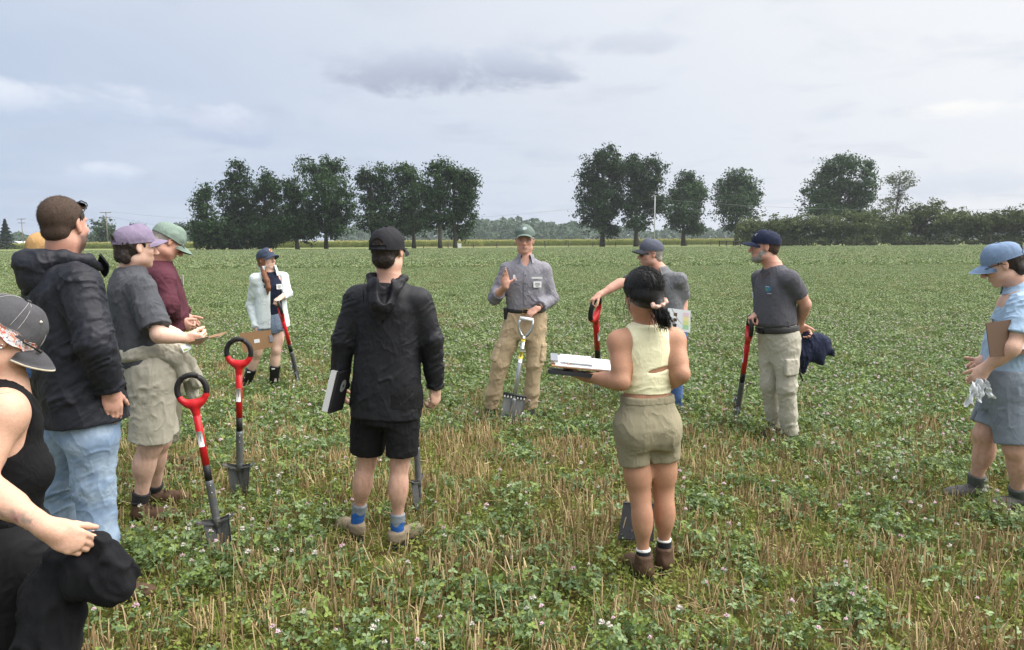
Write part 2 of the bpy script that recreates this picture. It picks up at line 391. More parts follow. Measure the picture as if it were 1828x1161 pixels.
def gn_scatter(name, variants, pos, rot, scl, idx, label, cat):
    coll = bpy.data.collections.new(name + '_kinds')
    for v in variants: coll.objects.link(v)
    me = bpy.data.meshes.new(name); me.vertices.add(len(pos)); me.vertices.foreach_set('co', np.asarray(pos, np.float32).ravel())
    for nm, tp, key, dat in (('rot', 'FLOAT_VECTOR', 'vector', rot), ('scl', 'FLOAT', 'value', scl), ('idx', 'INT', 'value', idx)):
        a = me.attributes.new(nm, tp, 'POINT'); a.data.foreach_set(key, np.asarray(dat, np.int32 if tp == 'INT' else np.float32).ravel())
    o = bpy.data.objects.new(name, me); COL.objects.link(o); tag(o, label, cat, kind='stuff')
    g = bpy.data.node_groups.new(name, 'GeometryNodeTree'); g.is_modifier = True
    g.interface.new_socket('Geometry', in_out='INPUT', socket_type='NodeSocketGeometry'); g.interface.new_socket('Geometry', in_out='OUTPUT', socket_type='NodeSocketGeometry')
    n = g.nodes; gi = n.new('NodeGroupInput'); go = n.new('NodeGroupOutput'); ci = n.new('GeometryNodeCollectionInfo'); ip = n.new('GeometryNodeInstanceOnPoints')
    ci.inputs[0].default_value = coll; ci.inputs['Separate Children'].default_value = True; ci.inputs['Reset Children'].default_value = True
    ip.inputs['Pick Instance'].default_value = True
    def attr(nm, tp): a = n.new('GeometryNodeInputNamedAttribute'); a.data_type = tp; a.inputs[0].default_value = nm; return a.outputs[0]
    L = g.links.new
    L(gi.outputs[0], ip.inputs['Points']); L(ci.outputs[0], ip.inputs['Instance']); L(attr('idx', 'INT'), ip.inputs['Instance Index'])
    L(attr('rot', 'FLOAT_VECTOR'), ip.inputs['Rotation']); L(attr('scl', 'FLOAT'), ip.inputs['Scale']); L(ip.outputs[0], go.inputs[0])
    md = o.modifiers.new('scatter', 'NODES'); md.node_group = g; return o

def frustum_pts(n_per_m2, y0, y1, r, margin=1.18):
    """random points over the part of the field in and beside the view"""
    wid = lambda y: (914 / F_PX) * y * margin + 0.9
    area = sum(2 * wid(y) for y in np.linspace(y0, y1, 50)) * (y1 - y0) / 50; n = int(area * n_per_m2)
    y = np.sqrt(r.random(n) * (y1 ** 2 - y0 ** 2) + y0 ** 2); x = (r.random(n) * 2 - 1) * wid(1.0) / 1.0 * 1.0
    x = (r.random(n) * 2 - 1) * ((914 / F_PX) * y * margin + 0.9)
    return x, y
def greenness(x, y):
    """how far clover has taken over from stubble; bare patches near the camera, closed stand beyond"""
    P = np.stack([x, y, 0 * x], 1)
    n = fbm(P * 0.75 + 3.1, 3) * 0.62 + fbm(P * 2.6, 2) * 0.6 + fbm(P * 7.0, 1) * 0.5
    # the nearer right-hand ground and everything past seven metres is greener
    base = 0.02 + 0.42 * np.clip((y - 4.2) / 5.0, 0, 1.3) + 0.26 * np.clip((x - 1.0) / 2.0, -0.4, 1) * np.clip((y - 3.0) / 2.5, 0, 1)
    return n + base
def build_cover():
    r = np.random.default_rng(21)
    cv = [clover(100 + i, flowers=(0, 0, 1, 0, 0, 0, 1, 0)[i], wh=(i >= 5)) for i in range(8)]
    st = [stubble(200 + i, 5 + i) for i in range(5)]; lt = [litter(300 + i) for i in range(3)]; ms = [moss(400 + i) for i in range(4)]; gt = [grass_tuft(450 + i) for i in range(3)]
    trod = [ground_at(*q) for q in ((630, 958), (712, 974), (262, 926), (292, 902), (1722, 888), (1812, 912), (1150, 1038), (1186, 1014), (250, 1062))]
    def put(name, var, dens, y0, y1, keep, s0, s1, label, cat, tilt=0.12, rows=None):
        x, y = frustum_pts(dens, y0, y1, r); k = keep(x, y); x, y = x[k], y[k]
        if name in ('clover', 'stubble', 'grass_tuft'):                # trodden down round the feet
            m = np.ones(len(x), bool)
            for q in trod: m &= (((x - q[0]) / 0.19) ** 2 + ((y - q[1] + 0.10) / 0.24) ** 2 > 1) | (r.random(len(x)) < 0.22)
            x, y = x[m], y[m]
        if rows: y = np.round(y / rows) * rows + r.normal(size=len(y)) * 0.015
        n = len(x); pos = np.stack([x, y, np.zeros(n)], 1); rot = np.stack([r.normal(size=n) * tilt, r.normal(size=n) * tilt, r.random(n) * 6.28], 1)
        gn_scatter(name, var, pos, rot, s0 + (s1 - s0) * r.random(n), r.integers(0, len(var), n), label, cat)
    G = greenness
    put('clover', cv, 150, 1.3, 15, lambda x, y: G(x, y) + r.normal(size=len(x)) * 0.38 > 0.10, 0.65, 1.15, 'green clover with small pink and white flowers over the near field', 'clover', 0.18)
    put('stubble', st, 130, 1.3, 15, lambda x, y: (G(x, y) + r.normal(size=len(x)) * 0.4 < 0.20) & (r.random(len(x)) < np.clip(1.25 - y / 14, 0.35, 1)), 0.75, 1.25, 'tan cut straw stubble standing between the clover', 'stubble', 0.12)
    put('straw_litter', lt, 30, 1.3, 12, lambda x, y: r.random(len(x)) < 0.8, 0.7, 1.2, 'loose straw pieces lying on the near field', 'straw')
    put('low_weed', ms, 150, 1.3, 15, lambda x, y: G(x, y) + r.normal(size=len(x)) * 0.5 < 0.5, 0.8, 1.5, 'low yellow green weeds covering soil between the stubble', 'weeds')
    put('grass_tuft', gt, 9, 1.3, 15, lambda x, y: fbm(np.stack([x, y, 0 * x + 9], 1) * 0.9, 2) > 0.05, 0.5, 1.0, 'thin tufts of grass scattered in the near stubble', 'grass')
    mid = [stand(520 + i, 0.30, 190, 0.18, 0.024, 2) for i in range(6)]; far = [stand(500 + i) for i in range(6)]; fst = [stubble(560 + i, 26, 0.22, 0.15) for i in range(3)]
    put('far_clover', mid, 20, 8.5, 45, lambda x, y: (G(x, y) * 0.6 + r.normal(size=len(x)) * 0.3 > -0.05) & (r.random(len(x)) < np.clip((y - 8) / 7, 0.0, 1)), 0.6, 1.0, 'dense green clover filling the middle of the field', 'clover')
    put('far_stubble', fst, 7, 13.5, 40, lambda x, y: fbm(np.stack([x * 0.5, y * 0.35, 0 * x + 4], 1) * 0.5, 3) + r.normal(size=len(x)) * 0.2 > 0.14, 0.7, 1.1, 'patches of brown stubble showing through the middle field', 'stubble')
    put('distant_clover', far, 4.6, 44, FIELD_END - 1, lambda x, y: x > -1e9, 1.0, 1.5, 'distant green clover reaching the trees at the field edge', 'clover')
build_cover()

# ------------------------------------------------------------------ trees
M_BARK = plain('tree_bark', srgb(74, 68, 60), 0.9, var=0.3, scale=3.0, bump=0.4)
M_OAK = foliage_mat('oak_leaves', srgb(22, 42, 24), srgb(66, 94, 52), 0.6, 0.2, 0.2)
M_OLIVE = foliage_mat('orchard_leaves', srgb(56, 68, 40), srgb(112, 124, 80), 0.7, 0.2, 0.25)
M_PALE = foliage_mat('wispy_leaves', srgb(84, 92, 78), srgb(128, 134, 112), 0.7, 0.2, 0.2)
M_PINE = foliage_mat('pine_needles', srgb(20, 34, 26), srgb(46, 64, 48), 0.7, 0.2, 0.05)
M_WOOD = foliage_mat('far_wood_leaves', srgb(44, 60, 52), srgb(86, 104, 86), 0.8, 0.1, 0.1)

def tube(pts, rs, sides=7):
    pts = np.asarray(pts, float); V = []; F = []
    for i, p in enumerate(pts):
        d = unit(pts[min(i + 1, len(pts) - 1)] - pts[max(i - 1, 0)]); ref = V3(1, 0, 0) if abs(d[0]) < 0.8 else V3(0, 1, 0)
        u = unit(np.cross(d, ref)); w = np.cross(d, u)
        for k in range(sides):
            t = 2 * math.pi * k / sides; V.append(p + rs[i] * (u * math.cos(t) + w * math.sin(t)))
    for i in range(len(pts) - 1):
        for k in range(sides):
            k2 = (k + 1) % sides; a = i * sides; F.append([a + k, a + k2, a + sides + k2, a + sides + k])
    F.append(list(range(sides))[::-1]); F.append([(len(pts) - 1) * sides + k for k in range(sides)])
    return V, F
def joined(parts):
    V = []; F = []
    for v, f in parts:
        b = len(V); V += [tuple(x) for x in v]; F += [[i + b for i in q] for q in f]
    return V, F
def leaf_cloud(lobes, n, clump, leaf, r, wind=0.0):
    """leaf faces in clumps over the shells of ellipsoid lobes"""
    vol = np.array([l[1][0] * l[1][2] + 0.3 * l[1][0] * l[1][1] for l in lobes]); vol /= vol.sum()
    per = 24; nc = n // per; which = r.choice(len(lobes), nc, p=vol)
    C = np.array([lobes[i][0] for i in which]); Rr = np.array([lobes[i][1] for i in which])
    d = r.normal(size=(nc, 3)); d /= np.linalg.norm(d, axis=1, keepdims=True)
    rad = (0.35 + 0.72 * r.random(nc) ** 0.6)[:, None] * (1 + 0.18 * r.normal(size=(nc, 1)))
    cc = C + d * rad * Rr
    keep = vnoise(cc / (clump * 2.1) + 11.3) + 0.5 * vnoise(cc / (clump * 1.0)) > -0.38
    cc, d = cc[keep], d[keep]; nc = len(cc)
    cs = clump * (0.5 + 0.9 * r.random(nc))
    ci = np.repeat(np.arange(nc), per)
    off = r.normal(size=(nc * per, 3)) * np.array([1, 1, 0.62]); p = cc[ci] + off * cs[ci][:, None] * 0.55
    if wind: p[:, 0] += wind * np.clip(off[:, 2], -1, 2)
    nrm = r.normal(size=p.shape) + d[ci] * 0.7 + np.array([0, 0, 0.5]); nrm /= np.linalg.norm(nrm, axis=1, keepdims=True)
    u = np.cross(nrm, r.normal(size=p.shape)); u /= np.linalg.norm(u, axis=1, keepdims=True); w = np.cross(nrm, u)
    s = (leaf * (0.6 + 0.8 * r.random(len(p))))[:, None]
    V = np.stack([p - u * s, p - w * s * 0.62, p + u * s, p + w * s * 0.62], 1).reshape(-1, 3)
    F = np.arange(len(V)).reshape(-1, 4); v = np.repeat(np.clip(0.5 + 0.28 * r.normal(size=nc)[ci] + 0.15 * r.normal(size=len(p)), 0, 1), 4)  # random tone per clump imitates lit and dark clumps; small leaf variation on top
    return V, F, v
def with_v(o, v):
    a = o.data.attributes.new('v', 'FLOAT', 'POINT'); a.data.foreach_set('value', np.asarray(v, np.float32)); return o
def tree(name, label, base, lobes, trunk_r, mat, n, clump, leaf, seed, group, cat='tree', trunk_top=None, lean=0.0, wind=0.0, nlimb=3):
    r = np.random.default_rng(seed); base = V3(*base)
    root = empty(name, base, label, cat, group)
    top = max(l[0][2] + l[1][2] * 0.55 for l in lobes); cx = np.mean([l[0][0] for l in lobes])
    H = top if trunk_top is None else trunk_top
    tp = [base + V3(lean * t + 0.25 * trunk_r * r.normal(), 0.2 * trunk_r * r.normal(), H * t - 0.1) for t in np.linspace(0, 1, 7)]
    tr = [trunk_r * (1.35 if i == 0 else 1.0) * (1 - 0.85 * i / 6) for i in range(7)]
    parts = [tube(tp, tr, 8)]
    for c, rr in lobes:
        for _ in range(nlimb):
            e = np.array(c) + r.normal(size=3) * rr * 0.42; t0 = min(0.85, max(0.16, (e[2] - base[2]) / H * 0.62)); a = base + V3(lean * t0, 0, H * t0)
            mid = (a + e) / 2 + V3(0, 0, 0.04 * H) + r.normal(size=3) * 0.2; rr0 = trunk_r * (1 - 0.85 * t0) * 0.5
            parts.append(tube([a, mid, e], [rr0, rr0 * 0.6, rr0 * 0.18], 5))
    V, F = joined(parts); mesh_obj('trunk', V, F, M_BARK, root)
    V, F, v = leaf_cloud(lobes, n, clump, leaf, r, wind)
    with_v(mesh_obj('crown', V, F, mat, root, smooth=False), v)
    return root
def px_lobes(d, L, depth=0.8):
    """lobes given as photo ellipses (cx, cy, rx, ry) of a tree standing d metres away"""
    out = []
    for i, (cx, cy, rx, ry) in enumerate(L):
        s = d / F_PX; c = at(cx, cy, d + ((i * 7) % 3 - 1) * rx * s * 0.5); out.append((c, V3(rx * s, rx * s * depth, ry * s) * 0.98))
    return out
OAKS = [  # label, base px, base distance, lobes, trunk radius
    ('dark broadleaf tree at the left end of the long row', 372, 156, [(352, 415, 16, 26), (366, 375, 18, 32), (375, 418, 20, 24), (368, 345, 10, 14), (365, 436, 24, 10)]),
    ('tall pointed dark tree second from the left end of the row', 418, 160, [(424, 312, 17, 24), (412, 352, 28, 36), (430, 390, 36, 36), (410, 420, 36, 22), (440, 345, 20, 28), (415, 438, 34, 8)]),
    ('dark tree with twin points left of the broad domed tree', 478, 158, [(478, 325, 14, 20), (484, 350, 20, 26), (470, 385, 28, 34), (490, 415, 28, 22), (462, 345, 12, 16), (470, 434, 26, 10)]),
    ('low shaggy tree tucked left of the broad domed tree', 531, 154, [(520, 335, 14, 18), (530, 370, 22, 34), (540, 405, 24, 26), (515, 395, 20, 28)]),
    ('broad domed tallest tree in the middle of the long row', 583, 158, [(545, 300, 17, 22), (572, 300, 26, 24), (600, 305, 20, 26), (582, 345, 48, 36), (612, 375, 24, 32), (575, 390, 40, 26), (598, 412, 26, 14)]),
    ('spreading dark tree with ragged left side behind the black cap', 665, 164, [(655, 315, 15, 18), (685, 318, 18, 20), (672, 350, 34, 30), (668, 390, 32, 30), (700, 400, 34, 26), (648, 320, 10, 8)]),
    ('full dark tree right of the ragged one in the row', 738, 166, [(722, 312, 20, 18), (728, 348, 30, 34), (735, 390, 34, 34), (742, 330, 12, 14)]),
    ('tall dark tree with two pale trunks second from the row right end', 786, 158, [(785, 305, 24, 22), (778, 345, 28, 36), (785, 385, 30, 28), (805, 310, 14, 16)]),
    ('rounded dark tree at the right end of the long row', 812, 160, [(822, 322, 20, 22), (830, 355, 25, 36), (825, 395, 24, 30), (838, 330, 14, 24)]),
    ('tall dark tree leading the right hand group', 1076, 205, [(1085, 287, 24, 24), (1056, 305, 20, 26), (1062, 345, 34, 36), (1085, 360, 32, 36), (1060, 390, 32, 24), (1100, 310, 16, 30), (1085, 410, 22, 14)]),
    ('tree with bare lower trunk and wide top in the right hand group', 1135, 200, [(1132, 294, 16, 18), (1165, 298, 24, 16), (1140, 325, 30, 28), (1165, 325, 20, 16), (1130, 365, 26, 28), (1165, 365, 30, 20), (1140, 395, 22, 16)]),
    ('smaller loose crowned tree right of the pale pole', 1219, 215, [(1228, 322, 14, 14), (1225, 348, 32, 26), (1245, 350, 16, 26), (1222, 385, 30, 26), (1240, 408, 16, 10)]),
    ('neat oval dark tree standing alone above the orchard end', 1314, 225, [(1318, 320, 20, 16), (1300, 335, 20, 18), (1335, 345, 22, 26), (1312, 368, 38, 28), (1312, 398, 24, 16)]),
    ('big dome shaped dark tree behind the orchard hedge', 1495, 210, [(1505, 294, 30, 18), (1487, 322, 34, 26), (1547, 300, 12, 18), (1545, 335, 18, 30), (1465, 350, 30, 30), (1500, 355, 46, 34), (1470, 378, 36, 12), (1530, 372, 22, 18)]),
]
def build_trees():
    for i, (lab, bx, d, L) in enumerate(OAKS):
        b = at(bx, 440, d); b[2] = 0
        L = L + ([(bx - 8, 412, 24, 18), (bx + 14, 405, 20, 20)] if i < 4 else []); lo = px_lobes(d, L); area = sum(l[1][0] * l[1][2] for l in lo)
        tree('broadleaf_tree', lab, b, lo, 0.42 if i < 9 else 0.62, M_OAK, int(min(30000, 190 * area + 8000)), 1.05 if i < 9 else 1.3, 0.235 if i < 9 else 0.30, 900 + i, 'large trees at the field edge')
    # the wispy tree bending in the wind
    d = 190; b = at(1592, 440, d); b[2] = 0
    lo = px_lobes(d, [(1606, 318, 26, 15), (1622, 322, 16, 16), (1606, 345, 26, 18), (1585, 362, 20, 14), (1615, 375, 22, 14)])
    tree('wispy_tree', 'pale wispy tree with thin blown foliage beside the big dome', b, lo, 0.25, M_PALE, 2300, 1.2, 0.24, 950, None, lean=1.5, wind=0.5, nlimb=9)
    # orchard
    O = [(1340, 405, 24, 186, 'olive'), (1372, 402, 24, 184, 0), (1403, 402, 22, 182, 0), (1436, 400, 25, 180, 0), (1470, 398, 26, 178, 0), (1505, 396, 26, 176, 0),
         (1538, 394, 26, 174, 0), (1565, 386, 26, 186, 0), (1598, 398, 24, 172, 0), (1632, 383, 30, 178, 0), (1660, 376, 30, 176, 0), (1695, 386, 30, 172, 0), (1732, 396, 28, 170, 0), (1768, 396, 30, 168, 0), (1806, 386, 32, 166, 0), (1846, 388, 30, 164, 0)]
    for i, (x, cy, rx, d, _) in enumerate(O):
        b = at(x + (i * 13 % 9) - 4, 438, d); b[2] = 0
        low = 424 if i < 9 else 412
        lo = px_lobes(d, [(x - rx * 0.25, cy + 2, rx * 0.7, 15), (x + rx * 0.35, cy - 3, rx * 0.6, 14), (x, (cy + low) / 2 + 4, rx * 1.05, (low - cy) * 0.5 + 10), (x + 6, 430, rx * 0.95, 8)])
        lab = ('first orchard tree from the left, low and olive green', 'last orchard tree at the right edge')[i > 0] if i in (0, len(O) - 1) else '%s orchard tree from the left of the olive hedge row' % ('second third fourth fifth sixth seventh eighth ninth tenth eleventh twelfth thirteenth fourteenth fifteenth'.split()[i - 1])
        tree('orchard_tree', lab, b, lo, 0.2, M_OLIVE, 6500, 0.8, 0.24, 960 + i, 'orchard trees along the right fence', trunk_top=3.2, wind=0.2)
    # single trees far left
    for i, (x, d, lobes, lab) in enumerate([(184, 300, [(184, 408, 20, 18), (178, 425, 18, 14), (195, 420, 10, 14)], 'dark round tree behind the taller utility pole'),
                                            (245, 330, [(246, 412, 14, 12), (248, 428, 20, 10)], 'pale green far tree above the purple cap'),
                                            (322, 320, [(318, 410, 13, 12), (316, 428, 16, 12)], 'far tree beside the green cap')]):
        b = at(x, 438, d); b[2] = 0
        tree('distant_tree', lab, b, px_lobes(d, lobes), 0.35, (M_OAK, M_WOOD, M_WOOD)[i], 2600, 1.3, 0.42, 1000 + i, 'single trees far left')
    # conifers far left: tiers of drooping needles round a straight trunk
    for i, (x, top, d, hw) in enumerate([(12, 392, 240, 22), (-14, 398, 245, 22)]):
        b = at(x, 440, d); b[2] = 0; H = at(x, top, d)[2]; W = hw * d / F_PX; r = np.random.default_rng(50 + i)
        root = empty('conifer', b, ('dark conifer at the left edge behind the grey cap', 'dark conifer cut by the left edge of the picture')[i], 'tree', 'conifers far left')
        V, F = tube([b, b + V3(0, 0, H)], [0.25, 0.03], 7); mesh_obj('trunk', V, F, M_BARK, root)
        n = 5200; t = r.random(n) ** 0.75; rad = W * (1 - t) * (0.35 + 0.65 * r.random(n) ** 0.5) * (0.75 + 0.3 * np.sin(t * 55)); a = r.random(n) * 6.28
        p = np.stack([rad * np.cos(a), rad * np.sin(a), 0.6 + t * (H - 0.5) - rad * 0.25], 1) + b
        u = np.stack([np.cos(a), np.sin(a), -0.45 + 0 * a], 1); w = np.stack([-np.sin(a), np.cos(a), 0.3 * r.normal(size=n)], 1); s = 0.34 * (0.6 + 0.7 * r.random(n))[:, None]
        V = np.stack([p - u * s, p - w * s * 0.4, p + u * s, p + w * s * 0.4], 1).reshape(-1, 3)
        with_v(mesh_obj('crown', V, np.arange(len(V)).reshape(-1, 4), M_PINE, root, smooth=False), np.repeat(r.random(n), 4))
    # far woods that read as one mass
    r = np.random.default_rng(77); Vs = []; vs = []
    for (d, prof) in ((620, [(830, 402, 434), (850, 396, 434), (880, 393, 434), (925, 394, 434), (960, 398, 434), (1000, 402, 434), (1040, 403, 434)]),
                      (760, [(600, 410, 434), (640, 405, 434), (700, 406, 434), (840, 404, 434), (1030, 405, 430), (1100, 408, 430), (1180, 412, 430), (1280, 412, 429), (1360, 412, 428), (1480, 408, 427), (1640, 400, 427), (1840, 398, 426)]),
                      (520, [(-30, 424, 440), (60, 420, 440), (150, 412, 440), (220, 414, 440), (300, 410, 439), (345, 404, 438), (420, 402, 438), (520, 404, 436)])):
        px = np.array([p[0] for p in prof]); m = int((px[-1] - px[0]) * 14)
        x = px[0] + (px[-1] - px[0]) * r.random(m); topn = 5 * vnoise(np.stack([x * 0.05, 0 * x, 0 * x + d], 1)) + 3 * vnoise(np.stack([x * 0.17, 0 * x, 0 * x + d], 1))
        tp = np.interp(x, px, [p[1] for p in prof]) - topn; bt = np.interp(x, px, [p[2] for p in prof])
        y = tp + (bt - tp) * r.random(m) ** 1.25; dd = d + 25 * r.normal(size=m)
        P = np.array([at(a, b_, c) for a, b_, c in zip(x, y, dd)]); P[:, 2] = np.maximum(P[:, 2], 0.3)
        nrm = r.normal(size=P.shape) + [0, -0.8, 0.8]; nrm /= np.linalg.norm(nrm, axis=1, keepdims=True); u = np.cross(nrm, r.normal(size=P.shape)); u /= np.linalg.norm(u, axis=1, keepdims=True); w = np.cross(nrm, u)
        s = (d / 620 * 1.5 * (0.6 + 0.8 * r.random(m)))[:, None]
        Vs.append(np.stack([P - u * s, P - w * s * 0.7, P + u * s, P + w * s * 0.7], 1).reshape(-1, 3)); vs.append(np.repeat(r.random(m), 4))
    V = np.concatenate(Vs)
    tag(with_v(mesh_obj('woodland', V, np.arange(len(V)).reshape(-1, 4), M_WOOD, smooth=False), np.concatenate(vs)), 'far wooded ridge behind the trees and corn', 'woodland', kind='stuff')
build_trees()

def build_corn():
    """rows of corn beyond the mown grass: stalk, arching leaves, pale tassel"""
    mg = foliage_mat('corn_leaf', srgb(96, 116, 56), srgb(162, 168, 92), 0.6, 0.3, 0.3); mt = foliage_mat('corn_tassel', srgb(172, 168, 106), srgb(204, 198, 138), 0.8, 0.1, 0.1)
    kinds = []
    for i in range(4):
        b = LB(700 + i); r = b.r
        for k in range(5):
            x, y = r.normal(size=2) * V3(0.5, 0.35, 0)[:2]; h = 1.75 + 0.3 * r.random(); b.stalk((x, y, 0), (x, y, h), 0.02, 0)
            for j in range(8):
                a = r.random() * 6.28; b.blade((x, y, 0.3 + j * 0.19), V3(math.cos(a), math.sin(a), 0.9), 0.8, 0.11, 0, 0.9, 3)
            for j in range(3): b.blade((x, y, h - 0.1), V3(*r.normal(size=2) * 0.3, 1), 0.42, 0.07, 1, 0.2)
        kinds.append(b.obj('corn', [mg, mt]))
    r = np.random.default_rng(31); P = []
    for (x0, x1, d0, d1, rows) in ((335, 860, 236, 236, 7), (840, 1330, 246, 262, 6), (-60, 335, 262, 240, 5)):
        a = at(x0, 440, d0)[:2]; c = at(x1, 440, d1)[:2]
        for k in range(rows):
            n = int(np.linalg.norm(c - a) / 0.55); t = (np.arange(n) + r.random(n)) / n; q = a[None] + (c - a)[None] * t[:, None]; q[:, 1] += k * 1.6 + 0.2 * r.normal(size=n); P.append(q)
    P = np.concatenate(P); n = len(P)
    gn_scatter('corn', kinds, np.concatenate([P, np.zeros((n, 1))], 1), np.stack([0 * r.random(n), 0 * r.random(n), r.random(n) * 6.28], 1), 0.85 + 0.25 * r.random(n), r.integers(0, 4, n), 'strip of yellow green corn behind the trees', 'corn')
build_corn()

# ------------------------------------------------------------------ fences, poles, shed
def box_vf(c, s, Rm=None):
    c = V3(*c); s = V3(*s) / 2; V = []
    for z in (-1, 1):
        for y in (-1, 1):
            for x in (-1, 1):
                p = V3(x, y, z) * s; V.append(c + (Rm @ p if Rm is not None else p))
    return V, [[0, 2, 3, 1], [4, 5, 7, 6], [0, 1, 5, 4], [2, 6, 7, 3], [0, 4, 6, 2], [1, 3, 7, 5]]
def build_fences():
    mp = plain('weathered_post', srgb(84, 78, 68), 0.9, var=0.3); mw = plain('fence_wire', srgb(90, 92, 92), 0.5, 0.6)
    def fence(label, posts, h, r):
        root = empty('wire_fence', (posts[0][0], posts[0][1], 0), label, 'fence')
        for i, p in enumerate(posts):
            V, F = tube([(p[0], p[1], -0.1), (p[0] + 0.03 * ((i * 5) % 3 - 1), p[1], h * (0.94 + 0.04 * (i * 7 % 4))), (p[0] + 0.03 * ((i * 5) % 3 - 1), p[1], h * (0.96 + 0.04 * (i * 7 % 4)))], [r, r * 0.9, r * 0.3], 7); mesh_obj('post', V, F, mp, root)
        for z in (0.35, 0.7, 1.05):
            V, F = tube([(p[0], p[1] - r * 1.02, z * h / 1.4) for p in posts], [0.012] * len(posts), 4); mesh_obj('wire', V, F, mw, root)
    g = lambda xs, ds: [at(x, 440, d) for x, d in zip(xs, ds)]
    xs = [1395, 1426, 1456, 1490, 1523, 1564, 1607, 1655, 1708, 1768, 1835]
    fence('wire fence with grey posts along the orchard at right', g(xs, np.linspace(178, 150, len(xs))), 1.7, 0.10)
    xs = [756, 800, 845, 887, 930, 973, 1015, 1058, 1099, 1142, 1184, 1226, 1269]
    fence('wire fence with dark posts crossing behind the speaker', g(xs, np.linspace(176, 215, len(xs))), 1.5, 0.10)
    # rail panel near the orchard corner
    a = at(1284, 440, 196); root = empty('rail_fence', (a[0], a[1], 0), 'short dark timber rail fence at the orchard corner', 'fence'); md = plain('dark_timber', srgb(52, 48, 44), 0.9, var=0.3)
    b = at(1322, 440, 192)
    for t in (0, 0.33, 0.66, 1.0):
        p = a + (b - a) * t; V, F = box_vf((p[0], p[1], 0.75), (0.22, 0.22, 1.5)); mesh_obj('post', V, F, md, root, smooth=False)
    for z in (0.55, 1.2):
        V, F = tube([(a[0], a[1] - 0.16, z), (b[0], b[1] - 0.16, z)], [0.1, 0.1], 4); mesh_obj('rail', V, F, md, root, smooth=False)
build_fences()
def build_poles():
    mp = plain('utility_pole_wood', srgb(120, 112, 102), 0.9, var=0.2); mg = plain('galvanised_pole', srgb(186, 190, 192), 0.6, 0.2); mi = plain('insulator', srgb(120, 124, 130), 0.3)
    mw = plain('power_line', srgb(120, 126, 134), 0.6)
    tops = {}
    for key, x, top, d, lab in (('a', 193, 378, 250, 'taller timber utility pole with two crossarms near left'), ('b', 42, 390, 320, 'farther timber utility pole at left edge above the caps')):
        b = at(x, 440, d); b[2] = 0; H = at(x, top, d)[2]; root = empty('utility_pole', b, lab, 'utility pole', 'utility poles')
        V, F = tube([b, b + V3(0, 0, H)], [0.20, 0.14], 8); mesh_obj('pole', V, F, mp, root)
        for dz, w in ((0.35, 1.9), (2.0, 1.5)):
            V, F = box_vf(b + V3(0, -0.16, H - dz), (w * 2, 0.18, 0.2)); arm = mesh_obj('crossarm', V, F, mp, root, smooth=False)
            for q in (-0.9, -0.45, 0.45, 0.9):
                V, F = tube([b + V3(q * w, -0.16, H - dz + 0.1), b + V3(q * w, -0.16, H - dz + 0.34)], [0.07, 0.05], 6); mesh_obj('insulator', V, F, mi, arm)
        tops[key] = (b, H)
    b = at(1168, 436, 196); b[2] = 0; H = at(1168, 350, 196)[2]
    root = empty('light_pole', b, 'slim pale grey pole standing between the right hand trees', 'pole')
    V, F = tube([b, b + V3(0, 0, H)], [0.16, 0.11], 8); mesh_obj('pole', V, F, mg, root)
    V, F = box_vf(b + V3(0, 0, H + 0.06), (0.9, 0.2, 0.12)); mesh_obj('bracket', V, F, mg, root, smooth=False)
    def line(label, p, q, sag):
        pts = [p + (q - p) * t - V3(0, 0, sag * 4 * t * (1 - t)) for t in np.linspace(0, 1, 17)]
        V, F = tube(pts, [0.026] * 17, 4); tag(mesh_obj('power_line', V - p if isinstance(V, np.ndarray) else [v for v in V], F, mw), label, 'cable', 'power lines')
    A = tops['a']; pa = A[0] + V3(1.6, -0.16, A[1]); pb = A[0] + V3(1.3, -0.16, A[1] - 1.7)
    line('upper power line running right from the taller pole past the tree row', pa, at(1168, 356, 198), 5.0)
    line('lower power line running right from the taller pole past the tree row', pb, at(1168, 372, 198), 8.0)
    line('power line running from the pale pole to the right edge', at(1168, 355, 198), at(1900, 368, 205), 2.0)
    line('power line between the two left hand utility poles', tops['b'][0] + V3(1.5, -0.16, tops['b'][1]), A[0] + V3(-1.7, -0.16, A[1] - 1.6), 2.0)
    # white shed at the far left and small cabinet by the fence
    b = at(34, 440, 400); b[2] = 0; root = empty('white_shed', b, 'long white farm building far off at the left', 'building'); mwh = plain('white_cladding', srgb(226, 228, 230), 0.7, var=0.05)
    V, F = box_vf(b + V3(0, 3, 1.1), (14, 6, 2.2)); mesh_obj('wall', V, F, mwh, root, smooth=False)
    V = [b + V3(x, y, z) for x in (-7.3, 7.3) for (y, z) in ((-0.4, 2.15), (3, 3.3), (6.4, 2.15))]; mesh_obj('roof', V, [[0, 1, 4, 3], [1, 2, 5, 4], [0, 3, 5, 2], [0, 2, 1], [3, 4, 5]], plain('pale_roof', srgb(205, 210, 216), 0.5), root, smooth=False)
    b = at(820, 440, 190); b[2] = 0; root = empty('utility_cabinet', b, 'small white utility cabinet beyond the tree row', 'cabinet')
    V, F = box_vf(b + V3(0, 0, 0.62), (0.95, 0.6, 1.2)); mesh_obj('body', V, F, mwh, root, smooth=False); V, F = box_vf(b + V3(0, 0, 1.26), (1.05, 0.7, 0.08)); mesh_obj('lid', V, F, mwh, root, smooth=False)
build_poles()
